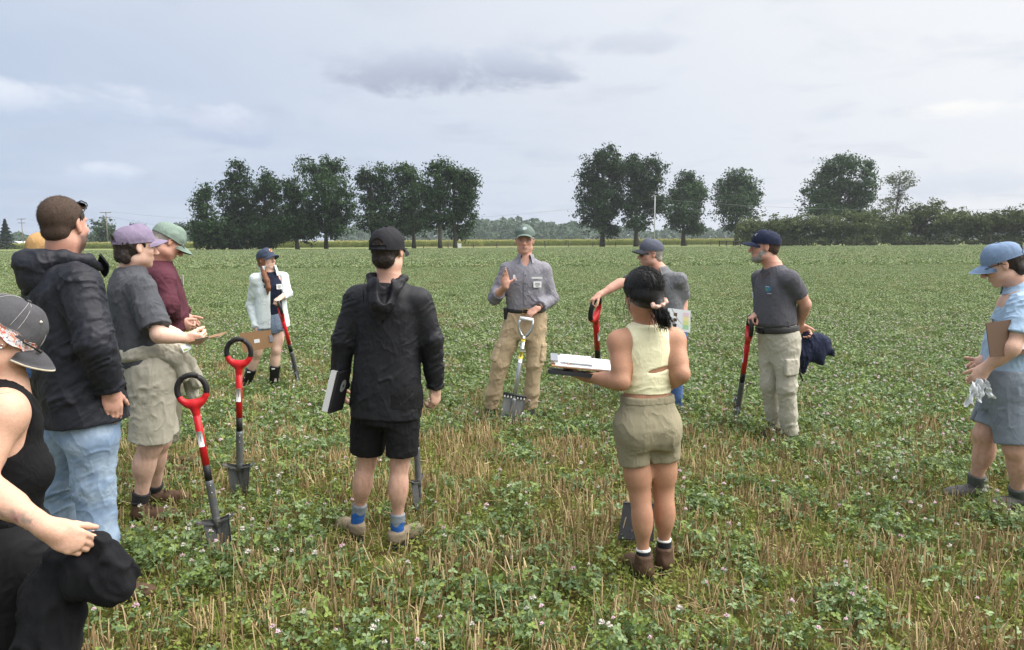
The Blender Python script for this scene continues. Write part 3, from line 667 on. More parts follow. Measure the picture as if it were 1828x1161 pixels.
# ------------------------------------------------------------------ implicit surfaces for bodies and cloth
class Sdf:
    def __init__(s): s.p = []; s.fine = []
    def add(s, fn, lo, hi, k, op): s.p.append((fn, np.minimum(lo, hi), np.maximum(lo, hi), k, op)); return s
    def cone(s, a, b, ra, rb, k=0.02, op=0, fa=False, fb=False):
        a = np.asarray(a, float); b = np.asarray(b, float); ab = b - a; L = max(np.linalg.norm(ab), 1e-6); d = ab / L
        def fn(x, y, z):
            px, py, pz = x - a[0], y - a[1], z - a[2]
            h = px * d[0] + py * d[1] + pz * d[2]; t = np.clip(h / L, 0, 1)
            q = np.sqrt((px - t * ab[0]) ** 2 + (py - t * ab[1]) ** 2 + (pz - t * ab[2]) ** 2) - (ra + (rb - ra) * t)
            if fa: q = np.maximum(q, -h)
            if fb: q = np.maximum(q, h - L)
            return q
        r = max(ra, rb); return s.add(fn, np.minimum(a, b) - r, np.maximum(a, b) + r, k, op)
    def chain(s, pts, rs, k=0.015, op=0):
        for i in range(len(pts) - 1): s.cone(pts[i], pts[i + 1], rs[i], rs[i + 1], k, op)
        return s
    def ell(s, c, r, Rm=None, k=0.02, op=0):
        c = np.asarray(c, float); r = np.asarray(r, float) * np.ones(3); Rm = np.eye(3) if Rm is None else Rm; mn = r.min()   # columns of Rm: the axes
        def fn(x, y, z):
            px, py, pz = x - c[0], y - c[1], z - c[2]; q = 0
            for i in range(3): q = q + ((px * Rm[0, i] + py * Rm[1, i] + pz * Rm[2, i]) / r[i]) ** 2
            q = np.sqrt(q); g = 0
            return (q - 1) * mn * (0.5 + 0.5 * q) / np.maximum(q, 0.5) if False else (q - 1) * mn
        e = np.abs(Rm) @ r; return s.add(fn, c - e, c + e, k, op)
    def box(s, c, hs, Rm=None, rd=0.005, k=0.0, op=0):
        c = np.asarray(c, float); hs = np.asarray(hs, float); Rm = np.eye(3) if Rm is None else Rm
        def fn(x, y, z):
            px, py, pz = x - c[0], y - c[1], z - c[2]; q = []
            for i in range(3): q.append(np.abs(px * Rm[0, i] + py * Rm[1, i] + pz * Rm[2, i]) - hs[i] + rd)
            return np.sqrt(sum(np.maximum(v, 0) ** 2 for v in q)) + np.minimum(np.maximum(np.maximum(q[0], q[1]), q[2]), 0) - rd
        e = np.abs(Rm) @ hs; return s.add(fn, c - e, c + e, k, op)
    def loft(s, O, X, Z, zs, ws, ds, ys, xo=None, twist=None, n=2.3, k=0.03, op=0, flat=True):
        """a trunk: cross sections (half width, half depth, offset) stacked along Z; twist gives the turn of each section"""
        O = np.asarray(O, float); Z = unit(Z); X = unit(np.asarray(X, float) - Z * np.dot(X, Z)); Y = np.cross(Z, X)
        zs = np.asarray(zs, float); ws = np.asarray(ws, float); ds = np.asarray(ds, float); ys = np.asarray(ys, float); xo = np.zeros(len(zs)) if xo is None else np.asarray(xo, float)
        zf = np.linspace(zs[0], zs[-1], 200)
        def sm(v):
            q = np.interp(zf, zs, v); kk = np.ones(11) / 11; p = np.pad(q, 5, mode='edge'); return np.convolve(p, kk, 'valid')
        W, D, Yo, Xo = sm(ws), sm(ds), sm(ys), sm(xo); Tw = sm(twist) if twist is not None else None
        def fn(x, y, z):
            px, py, pz = x - O[0], y - O[1], z - O[2]
            lx = px * X[0] + py * X[1] + pz * X[2]; ly = px * Y[0] + py * Y[1] + pz * Y[2]; lz = px * Z[0] + py * Z[1] + pz * Z[2]
            t = np.clip((lz - zs[0]) / (zs[-1] - zs[0]) * 199, 0, 198.999); i = t.astype(np.int32); f = t - i
            g = lambda A: A[i] * (1 - f) + A[i + 1] * f
            if Tw is not None:
                c, q = np.cos(g(Tw)), np.sin(g(Tw)); lx, ly = lx * c + ly * q, -lx * q + ly * c
            w, d = g(W), g(D); lx = lx - g(Xo); ly = ly - g(Yo)
            e = ((np.abs(lx / w) ** n + np.abs(ly / d) ** n) ** (1 / n) - 1) * np.minimum(w, d)
            return np.maximum(e, np.maximum(lz - zs[-1], zs[0] - lz))
        r = math.hypot(ws.max() + np.abs(xo).max(), ds.max() + np.abs(ys).max()) + 0.01
        A = O + Z * zs[0]; B = O + Z * zs[-1]; ez = r * np.sqrt(1 - np.minimum(1, Z ** 2)) + 0.01
        return s.add(fn, np.minimum(A, B) - ez, np.maximum(A, B) + ez, k, op)
    def cut(s, p, n, c=None, r=None):
        """remove what lies on the n side of the plane through p (only inside the ball c, r if given)"""
        p = np.asarray(p, float); n = unit(n)
        def fn(x, y, z):
            q = -((x - p[0]) * n[0] + (y - p[1]) * n[1] + (z - p[2]) * n[2])
            if c is not None: q = np.maximum(q, np.sqrt((x - c[0]) ** 2 + (y - c[1]) ** 2 + (z - c[2]) ** 2) - r)
            return q
        if c is not None: c = np.asarray(c, float); return s.add(fn, c - r, c + r, 0.0, 1)
        return s.add(fn, V3(-99, -99, -99), V3(99, 99, 99), 0.0, 1)
    def bounds(s):
        lo = np.min([q[1] - q[3] for q in s.p if q[4] == 0], axis=0); hi = np.max([q[2] + q[3] for q in s.p if q[4] == 0], axis=0); return lo, hi
    def eval(s, lo, hi, h):
        ax = [np.arange(lo[i], hi[i] + h, h) for i in range(3)]
        F = np.full([len(a) for a in ax], 0.5, np.float32)
        for fn, a, b, k, op in s.p:
            m = k + 2.5 * h
            i0 = [max(0, int(np.searchsorted(ax[j], a[j] - m)) - 1) for j in range(3)]; i1 = [min(len(ax[j]), int(np.searchsorted(ax[j], b[j] + m)) + 1) for j in range(3)]
            if any(i0[j] >= i1[j] for j in range(3)): continue
            sl = tuple(slice(i0[j], i1[j]) for j in range(3))
            d = fn(ax[0][sl[0]].astype(np.float32)[:, None, None], ax[1][sl[1]].astype(np.float32)[None, :, None], ax[2][sl[2]].astype(np.float32)[None, None, :])
            G = F[sl]; d = np.broadcast_to(d, G.shape).astype(np.float32)
            if op == 0:
                if k > 0: hh = np.maximum(k - np.abs(G - d), 0) / k; F[sl] = np.minimum(G, d) - hh * hh * k * 0.25
                else: F[sl] = np.minimum(G, d)
            elif op == 1:
                e = -d
                if k > 0: hh = np.maximum(k - np.abs(G - e), 0) / k; F[sl] = np.maximum(G, e) + hh * hh * k * 0.25
                else: F[sl] = np.maximum(G, e)
        return F, ax
    def mesh(s, h, pad=0.01):
        lo, hi = s.bounds(); V, F = surf_net(*s.eval(lo - pad, hi + pad, h))
        Vs, Fs = [V], [F]
        for (a, b, hf) in s.fine:
            a = np.asarray(a); b = np.asarray(b)
            c = Vs[0][Fs[0]].mean(1); ins = np.all((c > a + h * 1.5) & (c < b - h * 1.5), axis=1); Fs[0] = Fs[0][~ins]
            v, f = surf_net(*s.eval(a, b, hf)); 
            if len(f): Vs.append(v); Fs.append(f)
        off = 0; FF = []
        for v, f in zip(Vs, Fs): FF.append(f + off); off += len(v)
        V = np.concatenate(Vs); F = np.concatenate(FF)
        used = np.unique(F); mp = np.full(len(V), -1); mp[used] = np.arange(len(used)); return V[used], mp[F]
def surf_net(F, ax):
    S = F < 0
    c = [S[dx:S.shape[0] - 1 + dx, dy:S.shape[1] - 1 + dy, dz:S.shape[2] - 1 + dz] for dx in (0, 1) for dy in (0, 1) for dz in (0, 1)]
    anyc = c[0].copy(); allc = c[0].copy()
    for q in c[1:]: anyc |= q; allc &= q
    act = np.argwhere(anyc & ~allc)
    if len(act) == 0: return np.zeros((0, 3)), np.zeros((0, 4), int)
    idx = np.full(anyc.shape, -1, np.int64); idx[act[:, 0], act[:, 1], act[:, 2]] = np.arange(len(act))
    cor = {}
    for dx in (0, 1):
        for dy in (0, 1):
            for dz in (0, 1): cor[(dx, dy, dz)] = F[act[:, 0] + dx, act[:, 1] + dy, act[:, 2] + dz].astype(np.float64)
    acc = np.zeros((len(act), 3)); cnt = np.zeros(len(act))
    keys = list(cor)
    for i, a in enumerate(keys):
        for b in keys[i + 1:]:
            if sum(abs(a[j] - b[j]) for j in range(3)) != 1: continue
            va, vb = cor[a], cor[b]; m = (va < 0) != (vb < 0); t = va[m] / (va[m] - vb[m])
            acc[m] += np.array(a)[None] + t[:, None] * (np.array(b) - np.array(a))[None]; cnt[m] += 1
    g = act + acc / np.maximum(cnt, 1)[:, None]
    h = [ax[j][1] - ax[j][0] for j in range(3)]
    V = np.stack([ax[j][0] + g[:, j] * h[j] for j in range(3)], 1)
    Q = []
    for a in range(3):
        b, c_ = (a + 1) % 3, (a + 2) % 3
        sl0 = [slice(None)] * 3; sl1 = [slice(None)] * 3; sl0[a] = slice(0, -1); sl1[a] = slice(1, None)
        s0, s1 = S[tuple(sl0)], S[tuple(sl1)]; e = np.argwhere(s0 != s1)
        e = e[(e[:, b] > 0) & (e[:, c_] > 0) & (e[:, b] < S.shape[b] - 1) & (e[:, c_] < S.shape[c_] - 1)]
        if len(e) == 0: continue
        def cell(ob, oc): q = e.copy(); q[:, b] += ob; q[:, c_] += oc; return idx[q[:, 0], q[:, 1], q[:, 2]]
        quad = np.stack([cell(-1, -1), cell(0, -1), cell(0, 0), cell(-1, 0)], 1)
        ins = s0[e[:, 0], e[:, 1], e[:, 2]]; quad[~ins] = quad[~ins][:, ::-1]; Q.append(quad)
    Q = np.concatenate(Q); Q = Q[(Q >= 0).all(1)]
    return V, Q
def normals(V, F):
    n = np.cross(V[F[:, 2]] - V[F[:, 0]], V[F[:, 3]] - V[F[:, 1]]); N = np.zeros_like(V)
    for k in range(4):
        for j in range(3): N[:, j] += np.bincount(F[:, k], n[:, j], len(V))
    return N / np.maximum(np.linalg.norm(N, axis=1, keepdims=True), 1e-12)
def smooth_mesh(V, F, it=1, lam=0.5):
    for _ in range(it):
        A = np.zeros_like(V); C = np.zeros(len(V))
        for k in range(4):
            i, j = F[:, k], F[:, (k + 1) % 4]
            for d in range(3): A[:, d] += np.bincount(i, V[j, d], len(V)) + np.bincount(j, V[i, d], len(V))
            C += np.bincount(i, minlength=len(V)) + np.bincount(j, minlength=len(V))
        V = V + lam * (A / np.maximum(C, 1)[:, None] - V)
    return V
def seg_dist(V, a, b):
    ab = b - a; t = np.clip(((V - a) @ ab) / max(ab @ ab, 1e-9), 0, 1); return np.linalg.norm(V - a - t[:, None] * ab, axis=1), t
def folds(V, F, bones, seed=0.0, soft=0.05):
    """cloth folds: bones are (a, b, amp, axial frequency, cross frequency, slant, where) with 'where' a list of (t, width, gain)"""
    N = normals(V, F); D = np.stack([seg_dist(V, np.asarray(b[0], float), np.asarray(b[1], float))[0] for b in bones], 1)
    w = np.exp(-((D - D.min(1, keepdims=True)) / soft) ** 2); w /= w.sum(1, keepdims=True); out = np.zeros(len(V))
    for i, bn in enumerate(bones):
        a, b, amp, fa, fp, slant = np.asarray(bn[0], float), np.asarray(bn[1], float), *bn[2:6]; where = bn[6] if len(bn) > 6 else None
        ax = unit(b - a); L = np.linalg.norm(b - a); rel = V - a; h = rel @ ax; perp = rel - h[:, None] * ax
        u = unit(np.cross(ax, V3(0.37, 0.9, 0.21))); v = np.cross(ax, u); pu, pv = perp @ u, perp @ v
        hh = h + slant * pu + 0.02 * vnoise(V * 9 + seed)
        P = np.stack([pu * fp, pv * fp, hh * fa], 1) + seed + i * 7.7
        n = vnoise(P); n2 = vnoise(P * 1.9 + 5.1)
        n3 = vnoise(P * 0.9 + 31.7); cr = np.exp(-(n2 / 0.26) ** 2) * np.clip(n3 * 1.6 + 0.55, 0, 1.3); f = 0.62 * n + 0.85 * (cr - 0.35) + 0.30 * (0.36 - np.abs(vnoise(P * 3.4 + 2.2)))
        g = np.full(len(V), 1.0)
        if where is not None:
            t = h / L; g = np.full(len(V), 0.35)
            for (t0, wd, gain) in where: g = g + gain * np.exp(-((t - t0) / wd) ** 2)
        out += w[:, i] * amp * f * g
    return V + N * out[:, None]
# ------------------------------------------------------------------ people
M_SKIN = painted('skin', 0.55, 0.25, 110.0, 0.15, sss=0.06, spec=0.35)
def hair_mat(name, a, b, rough=0.5, bump=0.7, st=(190.0, 190.0, 26.0)):
    m, T = new_mat(name)
    p = T.node('ShaderNodeTexCoord', out=3)
    q = T.node('ShaderNodeVectorMath', {0: p, 1: st}, operation='MULTIPLY')
    n = T.noise(q, 1.0, 4.0, 0.6); n2 = T.noise(p, 30.0, 3.0, 0.6)
    c = T.mix(T.m('ADD', T.m('MULTIPLY', n, 0.8), T.m('MULTIPLY', n2, 0.2)), a, b)
    bp = T.node('ShaderNodeBump', {'Strength': bump, 'Distance': 0.006, 'Height': n})
    finish(T, Base_Color=c, Roughness=rough, Normal=bp, Specular_IOR_Level=0.4); return m
M_HAIR_BROWN = hair_mat('hair_brown', srgb(46, 36, 31), srgb(98, 80, 68), 0.75); M_HAIR_DARK = hair_mat('hair_dark', srgb(22, 17, 15), srgb(54, 42, 36))
M_HAIR_BLACK = hair_mat('hair_black', srgb(6, 6, 8), srgb(17, 16, 18), 0.5, 0.3); M_HAIR_RED = hair_mat('hair_auburn', srgb(82, 48, 32), srgb(150, 100, 68)); M_HAIR_GREY = hair_mat('hair_grey', srgb(112, 104, 98), srgb(186, 180, 174))
M_HAIR_BUZZ = hair_mat('hair_buzz_cut', srgb(44, 34, 29), srgb(92, 75, 64), 0.85, 0.5, (260.0, 260.0, 200.0))
M_BEARD_GREY = hair_mat('beard_grey', srgb(92, 84, 78), srgb(196, 192, 188), 0.7)
M_LENS = plain('dark_lens', srgb(14, 14, 16), 0.12, var=0.0, bump=0.0, spec=0.6); M_FRAME = plain('black_frame', srgb(18, 18, 20), 0.35, var=0.1, bump=0.0)
M_METAL = plain('bright_metal', srgb(200, 200, 204), 0.25, 0.9, bump=0.0); M_GOLD = plain('gold', srgb(210, 168, 92), 0.25, 0.9, bump=0.0)
M_BLACKPL = plain('black_plastic', srgb(20, 20, 22), 0.5, bump=0.02)
M_TAG = plain('paper_tag', srgb(236, 238, 238), 0.7, var=0.03, bump=0.0); M_INK = plain('printed_ink', srgb(60, 62, 70), 0.8, bump=0.0)
SK_LIGHT, SK_FAIR, SK_RUDDY, SK_BROWN = srgb(214, 174, 154), srgb(222, 186, 168), srgb(208, 160, 142), srgb(184, 138, 112)

def grid_vf(P):
    """P (n, m, 3) -> vertices, quads"""
    n, m = P.shape[:2]; i = np.arange(n * m).reshape(n, m)
    return P.reshape(-1, 3), np.stack([i[:-1, :-1].ravel(), i[1:, :-1].ravel(), i[1:, 1:].ravel(), i[:-1, 1:].ravel()], 1)
def slab_vf(P, Nn, th):
    """a bent sheet with thickness: P (n, m, 3) plus offset -Nn*th, closed round the rim"""
    n, m = P.shape[:2]; Q = P - Nn * th; V = np.concatenate([P.reshape(-1, 3), Q.reshape(-1, 3)]); i = np.arange(n * m).reshape(n, m); o = n * m
    F = [[i[a, b], i[a + 1, b], i[a + 1, b + 1], i[a, b + 1]] for a in range(n - 1) for b in range(m - 1)]
    F += [[f[3] + o, f[2] + o, f[1] + o, f[0] + o] for f in list(F)]
    rim = list(i[:, 0]) + list(i[-1, 1:]) + list(i[-2::-1, -1]) + list(i[0, -2:0:-1])
    F += [[rim[k], rim[(k + 1) % len(rim)], rim[(k + 1) % len(rim)] + o, rim[k] + o] for k in range(len(rim))]
    return V, [[int(q) for q in f] for f in F]
def sheet_obj(name, P, mat, parent, th=0.004, smooth=True):
    P = np.asarray(P, float); du = np.gradient(P, axis=0); dv = np.gradient(P, axis=1); Nn = np.cross(du, dv); Nn /= np.maximum(np.linalg.norm(Nn, axis=2, keepdims=True), 1e-9)
    V, F = slab_vf(P, Nn, th); return mesh_obj(name, V, F, mat, parent, smooth)
def frame_from(yaw, pitch=0.0, roll=0.0):
    y, p, r = R(yaw), R(pitch), R(roll); f = V3(math.sin(y) * math.cos(p), math.cos(y) * math.cos(p), -math.sin(p)); x = V3(math.cos(y), -math.sin(y), 0); u = np.cross(x, f)
    return np.stack([x * math.cos(r) + u * math.sin(r), f, -x * math.sin(r) + u * math.cos(r)], 1)
def rot_about(v, ax, ang):
    ax = unit(ax); return v * math.cos(ang) + np.cross(ax, v) * math.sin(ang) + ax * np.dot(ax, v) * (1 - math.cos(ang))

class Person:
    def __init__(s, label, D, yaw, pel, neck, head, look, skin, h=0.009, syaw=None, sw=0.18, hw=0.09, hs=1.0, base=None, drop=0.115, group=None):
        s.D = D; s.h = h; s.skin = skin; s.hs = hs; s.B = Sdf(); s.J = {}
        s.pel = s.at(pel); s.neck = s.at(neck); s.Z = unit(s.neck - s.pel); s.Lt = np.linalg.norm(s.neck - s.pel)
        s.F = frame_from(yaw)[:, 1]; s.X = frame_from(yaw)[:, 0]; s.X = unit(s.X - s.Z * np.dot(s.X, s.Z)); s.Y = np.cross(s.Z, s.X)
        s.Xs = frame_from(yaw if syaw is None else syaw)[:, 0]; s.Xs = unit(s.Xs - s.Z * np.dot(s.Xs, s.Z)); s.tw = math.atan2(np.dot(s.Xs, s.Y), np.dot(s.Xs, s.X))
        s.J['shR'] = s.neck - s.Z * drop + s.Xs * sw; s.J['shL'] = s.neck - s.Z * drop - s.Xs * sw
        s.J['hpR'] = s.pel + s.X * hw - s.Z * 0.02; s.J['hpL'] = s.pel - s.X * hw - s.Z * 0.02
        s.hc = s.at(head); s.HR = frame_from(*look)
        b = s.pel.copy() if base is None else np.asarray(base, float).copy(); b[2] = 0.0
        s.root = empty('person', b, label, 'person', group)
        s.marks = []
    def at(s, p): return at(p[0], p[1], s.D + (p[2] if len(p) > 2 else 0.0))
    def hd(s, x, y, z): return s.hc + s.HR @ (V3(x, y, z) * s.hs)
    def pt(s, x, y, z):
        """a point of the trunk: right, forward, up from the pelvis (metres)"""
        t = z / s.Lt; a = s.tw * np.clip(t, 0, 1); c, q = math.cos(a), math.sin(a); return s.pel + s.X * (x * c - y * q) + s.Y * (x * q + y * c) + s.Z * z
    # --- body
    def arm(s, side, el, wr, r=(0.048, 0.042, 0.030), muscle=1.0):
        sh = s.J['sh' + side]; el = s.at(el); wr = s.at(wr); s.J['el' + side] = el; s.J['wr' + side] = wr; B = s.B
        B.cone(sh, el, r[0], r[1] * 0.92, 0.03); m = sh + (el - sh) * 0.45; B.cone(sh + (el - sh) * 0.2, sh + (el - sh) * 0.65, r[0] * 1.02 * muscle, r[0] * 0.96 * muscle, 0.03)
        B.ell(sh, V3(r[0], r[0], r[0]) * 1.18, None, 0.03)
        B.cone(el, wr, r[1], r[2], 0.02); B.cone(el + (wr - el) * 0.12, el + (wr - el) * 0.5, r[1] * 1.06, r[1] * 0.92, 0.02)
        print('  arm', side, 'upper %.2f fore %.2f' % (np.linalg.norm(el - sh), np.linalg.norm(wr - el)))
    def leg(s, side, kn, an, r=(0.085, 0.058, 0.038), foot=None, calf=0.058):
        hp = s.J['hp' + side]; kn = s.at(kn); an = s.at(an); s.J['kn' + side] = kn; s.J['an' + side] = an; B = s.B
        back = -s.F
        B.cone(hp, hp + (kn - hp) * 0.75, r[0], r[0] * 0.42 + r[1] * 0.60, 0.03); B.cone(hp + (kn - hp) * 0.7, kn, r[0] * 0.42 + r[1] * 0.60, r[1] * 0.95, 0.03); B.cone(kn, an, r[1] * 0.80, r[2] * 0.92, 0.02)
        c = kn + (an - kn) * 0.32 + back * 0.016; B.ell(c, (calf, calf * 1.06, 0.118), frame_z(unit(kn - an), s.F), 0.025); B.ell(kn + s.F * 0.012, (r[1] * 0.86, r[1] * 0.9, 0.05), frame_z(unit(kn - an), s.F), 0.03)
        B.cone(kn + (hp - kn) * 0.1, kn + (an - kn) * 0.06, r[1] * 0.98, r[1] * 0.96, 0.02)
        print('  leg', side, 'thigh %.2f shin %.2f' % (np.linalg.norm(kn - hp), np.linalg.norm(an - kn)))
        B.cone(an, an + V3(0, 0, -0.05) + s.F * 0.02, r[2] * 0.9, r[2] * 0.8, 0.02)
    def hand(s, side, d, n, curl=(30, 35, 20), spread=4.0, thumb=(35, 20, 15), sc=1.0, curls=None, at_=None, fine=0.004):
        """d: the way the fingers point, n: out of the palm; the thumb leaves the side of the palm near its base"""
        B = s.B; w = s.J['wr' + side] if at_ is None else at_; d = unit(d); n = unit(np.asarray(n, float) - d * np.dot(n, d)); t = np.cross(d, n) * (1 if side == 'R' else -1)
        s.J['hd' + side] = w + d * 0.07 * sc
        B.cone(w - d * 0.01, w + d * 0.03 * sc, 0.027 * sc, 0.027 * sc, 0.015)
        Rm = np.stack([d, t, n], 1); B.ell(w + d * 0.052 * sc, V3(0.056, 0.043, 0.0175) * sc, Rm, 0.012)
        B.ell(w + d * 0.030 * sc + t * 0.020 * sc + n * 0.008 * sc, V3(0.032, 0.020, 0.017) * sc, Rm, 0.010)
        lens = ((0.043, 0.027, 0.022), (0.047, 0.031, 0.024), (0.044, 0.029, 0.023), (0.034, 0.021, 0.020))
        tips = []
        for i in range(4):
            off = (1.5 - i) * 0.0205 * sc; base = w + d * (0.086 - 0.004 * abs(i - 1.2)) * sc + t * off; cc = curl if curls is None else curls[i]
            dd = rot_about(d, n, R((1.5 - i) * spread) * (1 if side == 'R' else -1)); p = base; rr = (0.0100, 0.0092, 0.0085, 0.0074)
            ax = np.cross(dd, n)
            for j in range(3):
                dd = rot_about(dd, ax, R(cc[j])); q = p + dd * lens[i][j] * sc; B.cone(p, q, rr[j] * sc * (0.88 if i == 3 else 1), rr[j + 1] * sc * (0.88 if i == 3 else 1), 0.004); p = q
            tips.append(p)
        p = w + d * 0.022 * sc + t * 0.026 * sc + n * 0.004; dd = unit(d * math.cos(R(thumb[0])) + t * math.sin(R(thumb[0]))); dd = unit(dd + n * math.sin(R(thumb[1])))
        for j, (L, r0, r1) in enumerate(((0.038, 0.0135, 0.0115), (0.031, 0.0115, 0.0100), (0.025, 0.0100, 0.0080))):
            q = p + dd * L * sc; B.cone(p, q, r0 * sc, r1 * sc, 0.006); p = q; dd = unit(dd + (d * 0.35 - t * 0.12) * math.sin(R(thumb[2])) + n * 0.3 * math.sin(R(thumb[2])))
        c = w + d * 0.085 * sc; B.fine.append((c - 0.105, c + 0.105, fine if s.D < 4.6 else max(fine, 0.0052))); s.J['tips' + side] = tips
        return tips
    def head_shape(s, beard=0.0, nose=1.0, jaw=1.0, fine=0.0045, neck_r=0.052, female=False):
        B = s.B; h = s.hs; P = s.hd; Rm = s.HR
        E = lambda c, r, k=0.02, op=0: B.ell(P(*c), np.asarray(r, float) * h, Rm, k * h, op)
        E((0, -0.016, 0.036), (0.075, 0.096, 0.083)); E((0, 0.026, -0.030), (0.063, 0.062, 0.088), 0.03)
        E((0, 0.030, -0.070), (0.054 * jaw, 0.052, 0.040), 0.025); E((0, 0.066, -0.101), (0.024 * jaw, 0.020, 0.016), 0.022)
        for q in (-1, 1):
            E((q * 0.041, 0.058, -0.022), (0.022, 0.022, 0.020), 0.02); E((q * 0.047, 0.005, -0.072), (0.020, 0.030, 0.026), 0.02)
        E((0, 0.076, 0.026), (0.050, 0.016, 0.012), 0.015)
        for q in (-1, 1): E((q * 0.031, 0.098, 0.003), (0.017, 0.016, 0.012), 0.012, 1)
        for q in (-1, 1): E((q * 0.031, 0.076, 0.002), (0.0145, 0.0125, 0.0105), 0.004)
        B.cone(P(0, 0.086, 0.010), P(0, 0.110 + 0.004 * nose, -0.028), 0.0085 * h, 0.0125 * h * nose, 0.010); E((0, 0.104, -0.034), (0.018, 0.014, 0.009), 0.008)
        E((0, 0.086, -0.060), (0.024, 0.013, 0.0075), 0.008); E((0, 0.083, -0.071), (0.021, 0.013, 0.007), 0.007); E((0, 0.102, -0.0652), (0.022, 0.010, 0.0018), 0.003, 1)
        for q in (-1, 1):
            E((q * 0.077, -0.008, -0.002), (0.0075, 0.0165, 0.028), 0.008); E((q * 0.0735, -0.002, -0.026), (0.007, 0.008, 0.010), 0.008); E((q * 0.086, -0.004, 0.001), (0.006, 0.009, 0.016), 0.004, 1)
        B.cone(P(0, -0.022, -0.060), s.neck + s.Z * 0.005, neck_r * (0.94 if female else 1.0), neck_r * 1.08, 0.03); B.cone(P(0, -0.010, -0.085), s.neck + s.Z * -0.02 + s.Y * 0.02, neck_r * 0.82, neck_r, 0.03)
        e = 0.155 * h; B.fine.append((s.hc - e, s.hc + e, fine if s.D < 4.6 else max(fine, 0.0056)))
    def trunk(s, w=0.15, d=0.095, chest=1.0):
        L = s.Lt; s.B.loft(s.pel, s.X, s.Z, [-0.10, 0.0, 0.35 * L, 0.62 * L, 0.82 * L, 0.93 * L, L + 0.02], [w * 0.6, w, w * 0.9, w * 1.02, w * 1.05, w * 0.75, 0.05],
                           [d * 0.8, d, d * 0.95, d * 1.1 * chest, d * 1.05, d * 0.8, 0.05], [0, 0, 0.005, 0.01, 0, 0, 0], twist=[0, 0, s.tw * 0.35, s.tw * 0.7, s.tw * 0.9, s.tw, s.tw], k=0.03)
    def body(s, paint=None, brow=(0.35, 0.28, 0.24), lips=(0.60, 0.30, 0.28), iris=(0.05, 0.04, 0.035), stubble=None, eyes=True, leghair=0.0):
        V, F = s.B.mesh(max(0.0105, s.h * 1.35)); V = smooth_mesh(V, F, 1, 0.35); N = normals(V, F); base = np.array(s.skin)
        col = base[None] * (1 + 0.10 * fbm(V * 18, 3)[:, None] * np.array([0.6, 1.0, 1.0]))
        col *= (1 + 0.07 * fbm(V * 45, 2)[:, None])
        if leghair: lg = np.clip((0.62 - V[:, 2]) / 0.15, 0, 1) * leghair * (0.16 + 0.22 * np.clip(fbm(V * np.array([90, 90, 30]), 2), -0.5, 1)); col *= (1 - lg[:, None] * np.array([0.8, 1.0, 1.1]))
        q = (V - s.hc) @ s.HR / s.hs; X, Y, Z = q.T; near = (np.abs(q).max(1) < 0.16)
        def blend(m, c, a=1.0):
            nonlocal col
            m = np.clip(m * a, 0, 1)[:, None] * near[:, None]; col = col * (1 - m) + np.array(c)[None] * m
        g = lambda x0, y0, z0, sx, sy, sz: np.exp(-((X - x0) / sx) ** 2 - ((Y - y0) / sy) ** 2 - ((Z - z0) / sz) ** 2)
        red = base * np.array([1.02, 0.78, 0.74])
        for sg in (-1, 1): blend(g(sg * 0.045, 0.07, -0.03, 0.022, 0.04, 0.022), red, 0.55); blend(g(sg * 0.082, -0.005, 0.0, 0.015, 0.03, 0.04), red, 0.4)
        blend(g(0, 0.115, -0.03, 0.016, 0.02, 0.016), red, 0.7); blend((Z < -0.08) * (Y < 0.05) * 0.35, red)
        if stubble is not None: blend(np.clip((-(Z + 0.030)) / 0.02, 0, 1) * np.clip((Y + 0.02) / 0.03, 0, 1) * (Z > -0.125), stubble[0], stubble[1])
        blend(g(0, 0.098, -0.061, 0.021, 0.012, 0.006) + g(0, 0.094, -0.070, 0.018, 0.012, 0.005), lips, 0.85)
        for sg in (-1, 1): blend(np.exp(-((X - sg * 0.032) / 0.018) ** 4 - ((Z - 0.021) / 0.0055) ** 2) * (Y > 0.05), brow, 0.85)
        if eyes:
            for sg in (-1, 1):
                e = np.exp(-((X - sg * 0.031) / 0.0115) ** 4 - ((Z - 0.002) / 0.0062) ** 4) * (Y > 0.06); blend(e, (0.62, 0.58, 0.55), 0.95)
                blend(np.exp(-((X - sg * 0.031) / 0.0055) ** 4 - ((Z - 0.002) / 0.0060) ** 4) * (Y > 0.06), iris, 1.0)
                blend(np.exp(-((X - sg * 0.031) / 0.014) ** 4 - ((Z - 0.0095) / 0.003) ** 2) * (Y > 0.06), brow, 0.6)
        if paint is not None: col = paint(V, col)
        s.bodyV = V; o = mesh_obj('body', V, F, M_SKIN, s.root, True, np.clip(col, 0.005, 1)); return o
    # --- cloth
    def cloth(s, name, sdf, mat, bones=None, h=None, seed=1.0, sm=1, soft=0.05, cols=None, parent=None, post=None):
        V, F = sdf.mesh(h or s.h); V = smooth_mesh(V, F, sm) if sm else V
        if bones: V = folds(V, F, bones, seed, soft)
        if post: V = post(V, F)
        return mesh_obj(name, V, F, mat, parent or s.root, True, cols(V) if cols else None)
    def top(s, name, mat, prof, sleeves='short', sr=(0.066, 0.066, 0.068), slen=0.62, amp=0.006, seed=1.0, neck_cut=0.058, collar=None, trap=0.042, extra=None, h=None, cols=None, n=2.4, shoulder_r=None, post=None, cutz=0.0, tf=(9, 9, 0.6), cutr=1.1, vneck=0.0):
        """prof: rows (height above pelvis, half width, half depth, forward offset[, sideways offset])"""
        S = Sdf(); p = np.array([list(q) + [0.0] * (5 - len(q)) for q in prof], float); L = s.Lt
        S.loft(s.pel, s.X, s.Z, p[:, 0], p[:, 1], p[:, 2], p[:, 3], p[:, 4], twist=s.tw * np.clip(p[:, 0] / L, 0, 1), n=n, k=0.03)
        bones = [(s.pel, s.neck, amp, tf[0], tf[1], tf[2], [(0.0, 0.3, 0.8), (0.55, 0.3, 0.3)])]
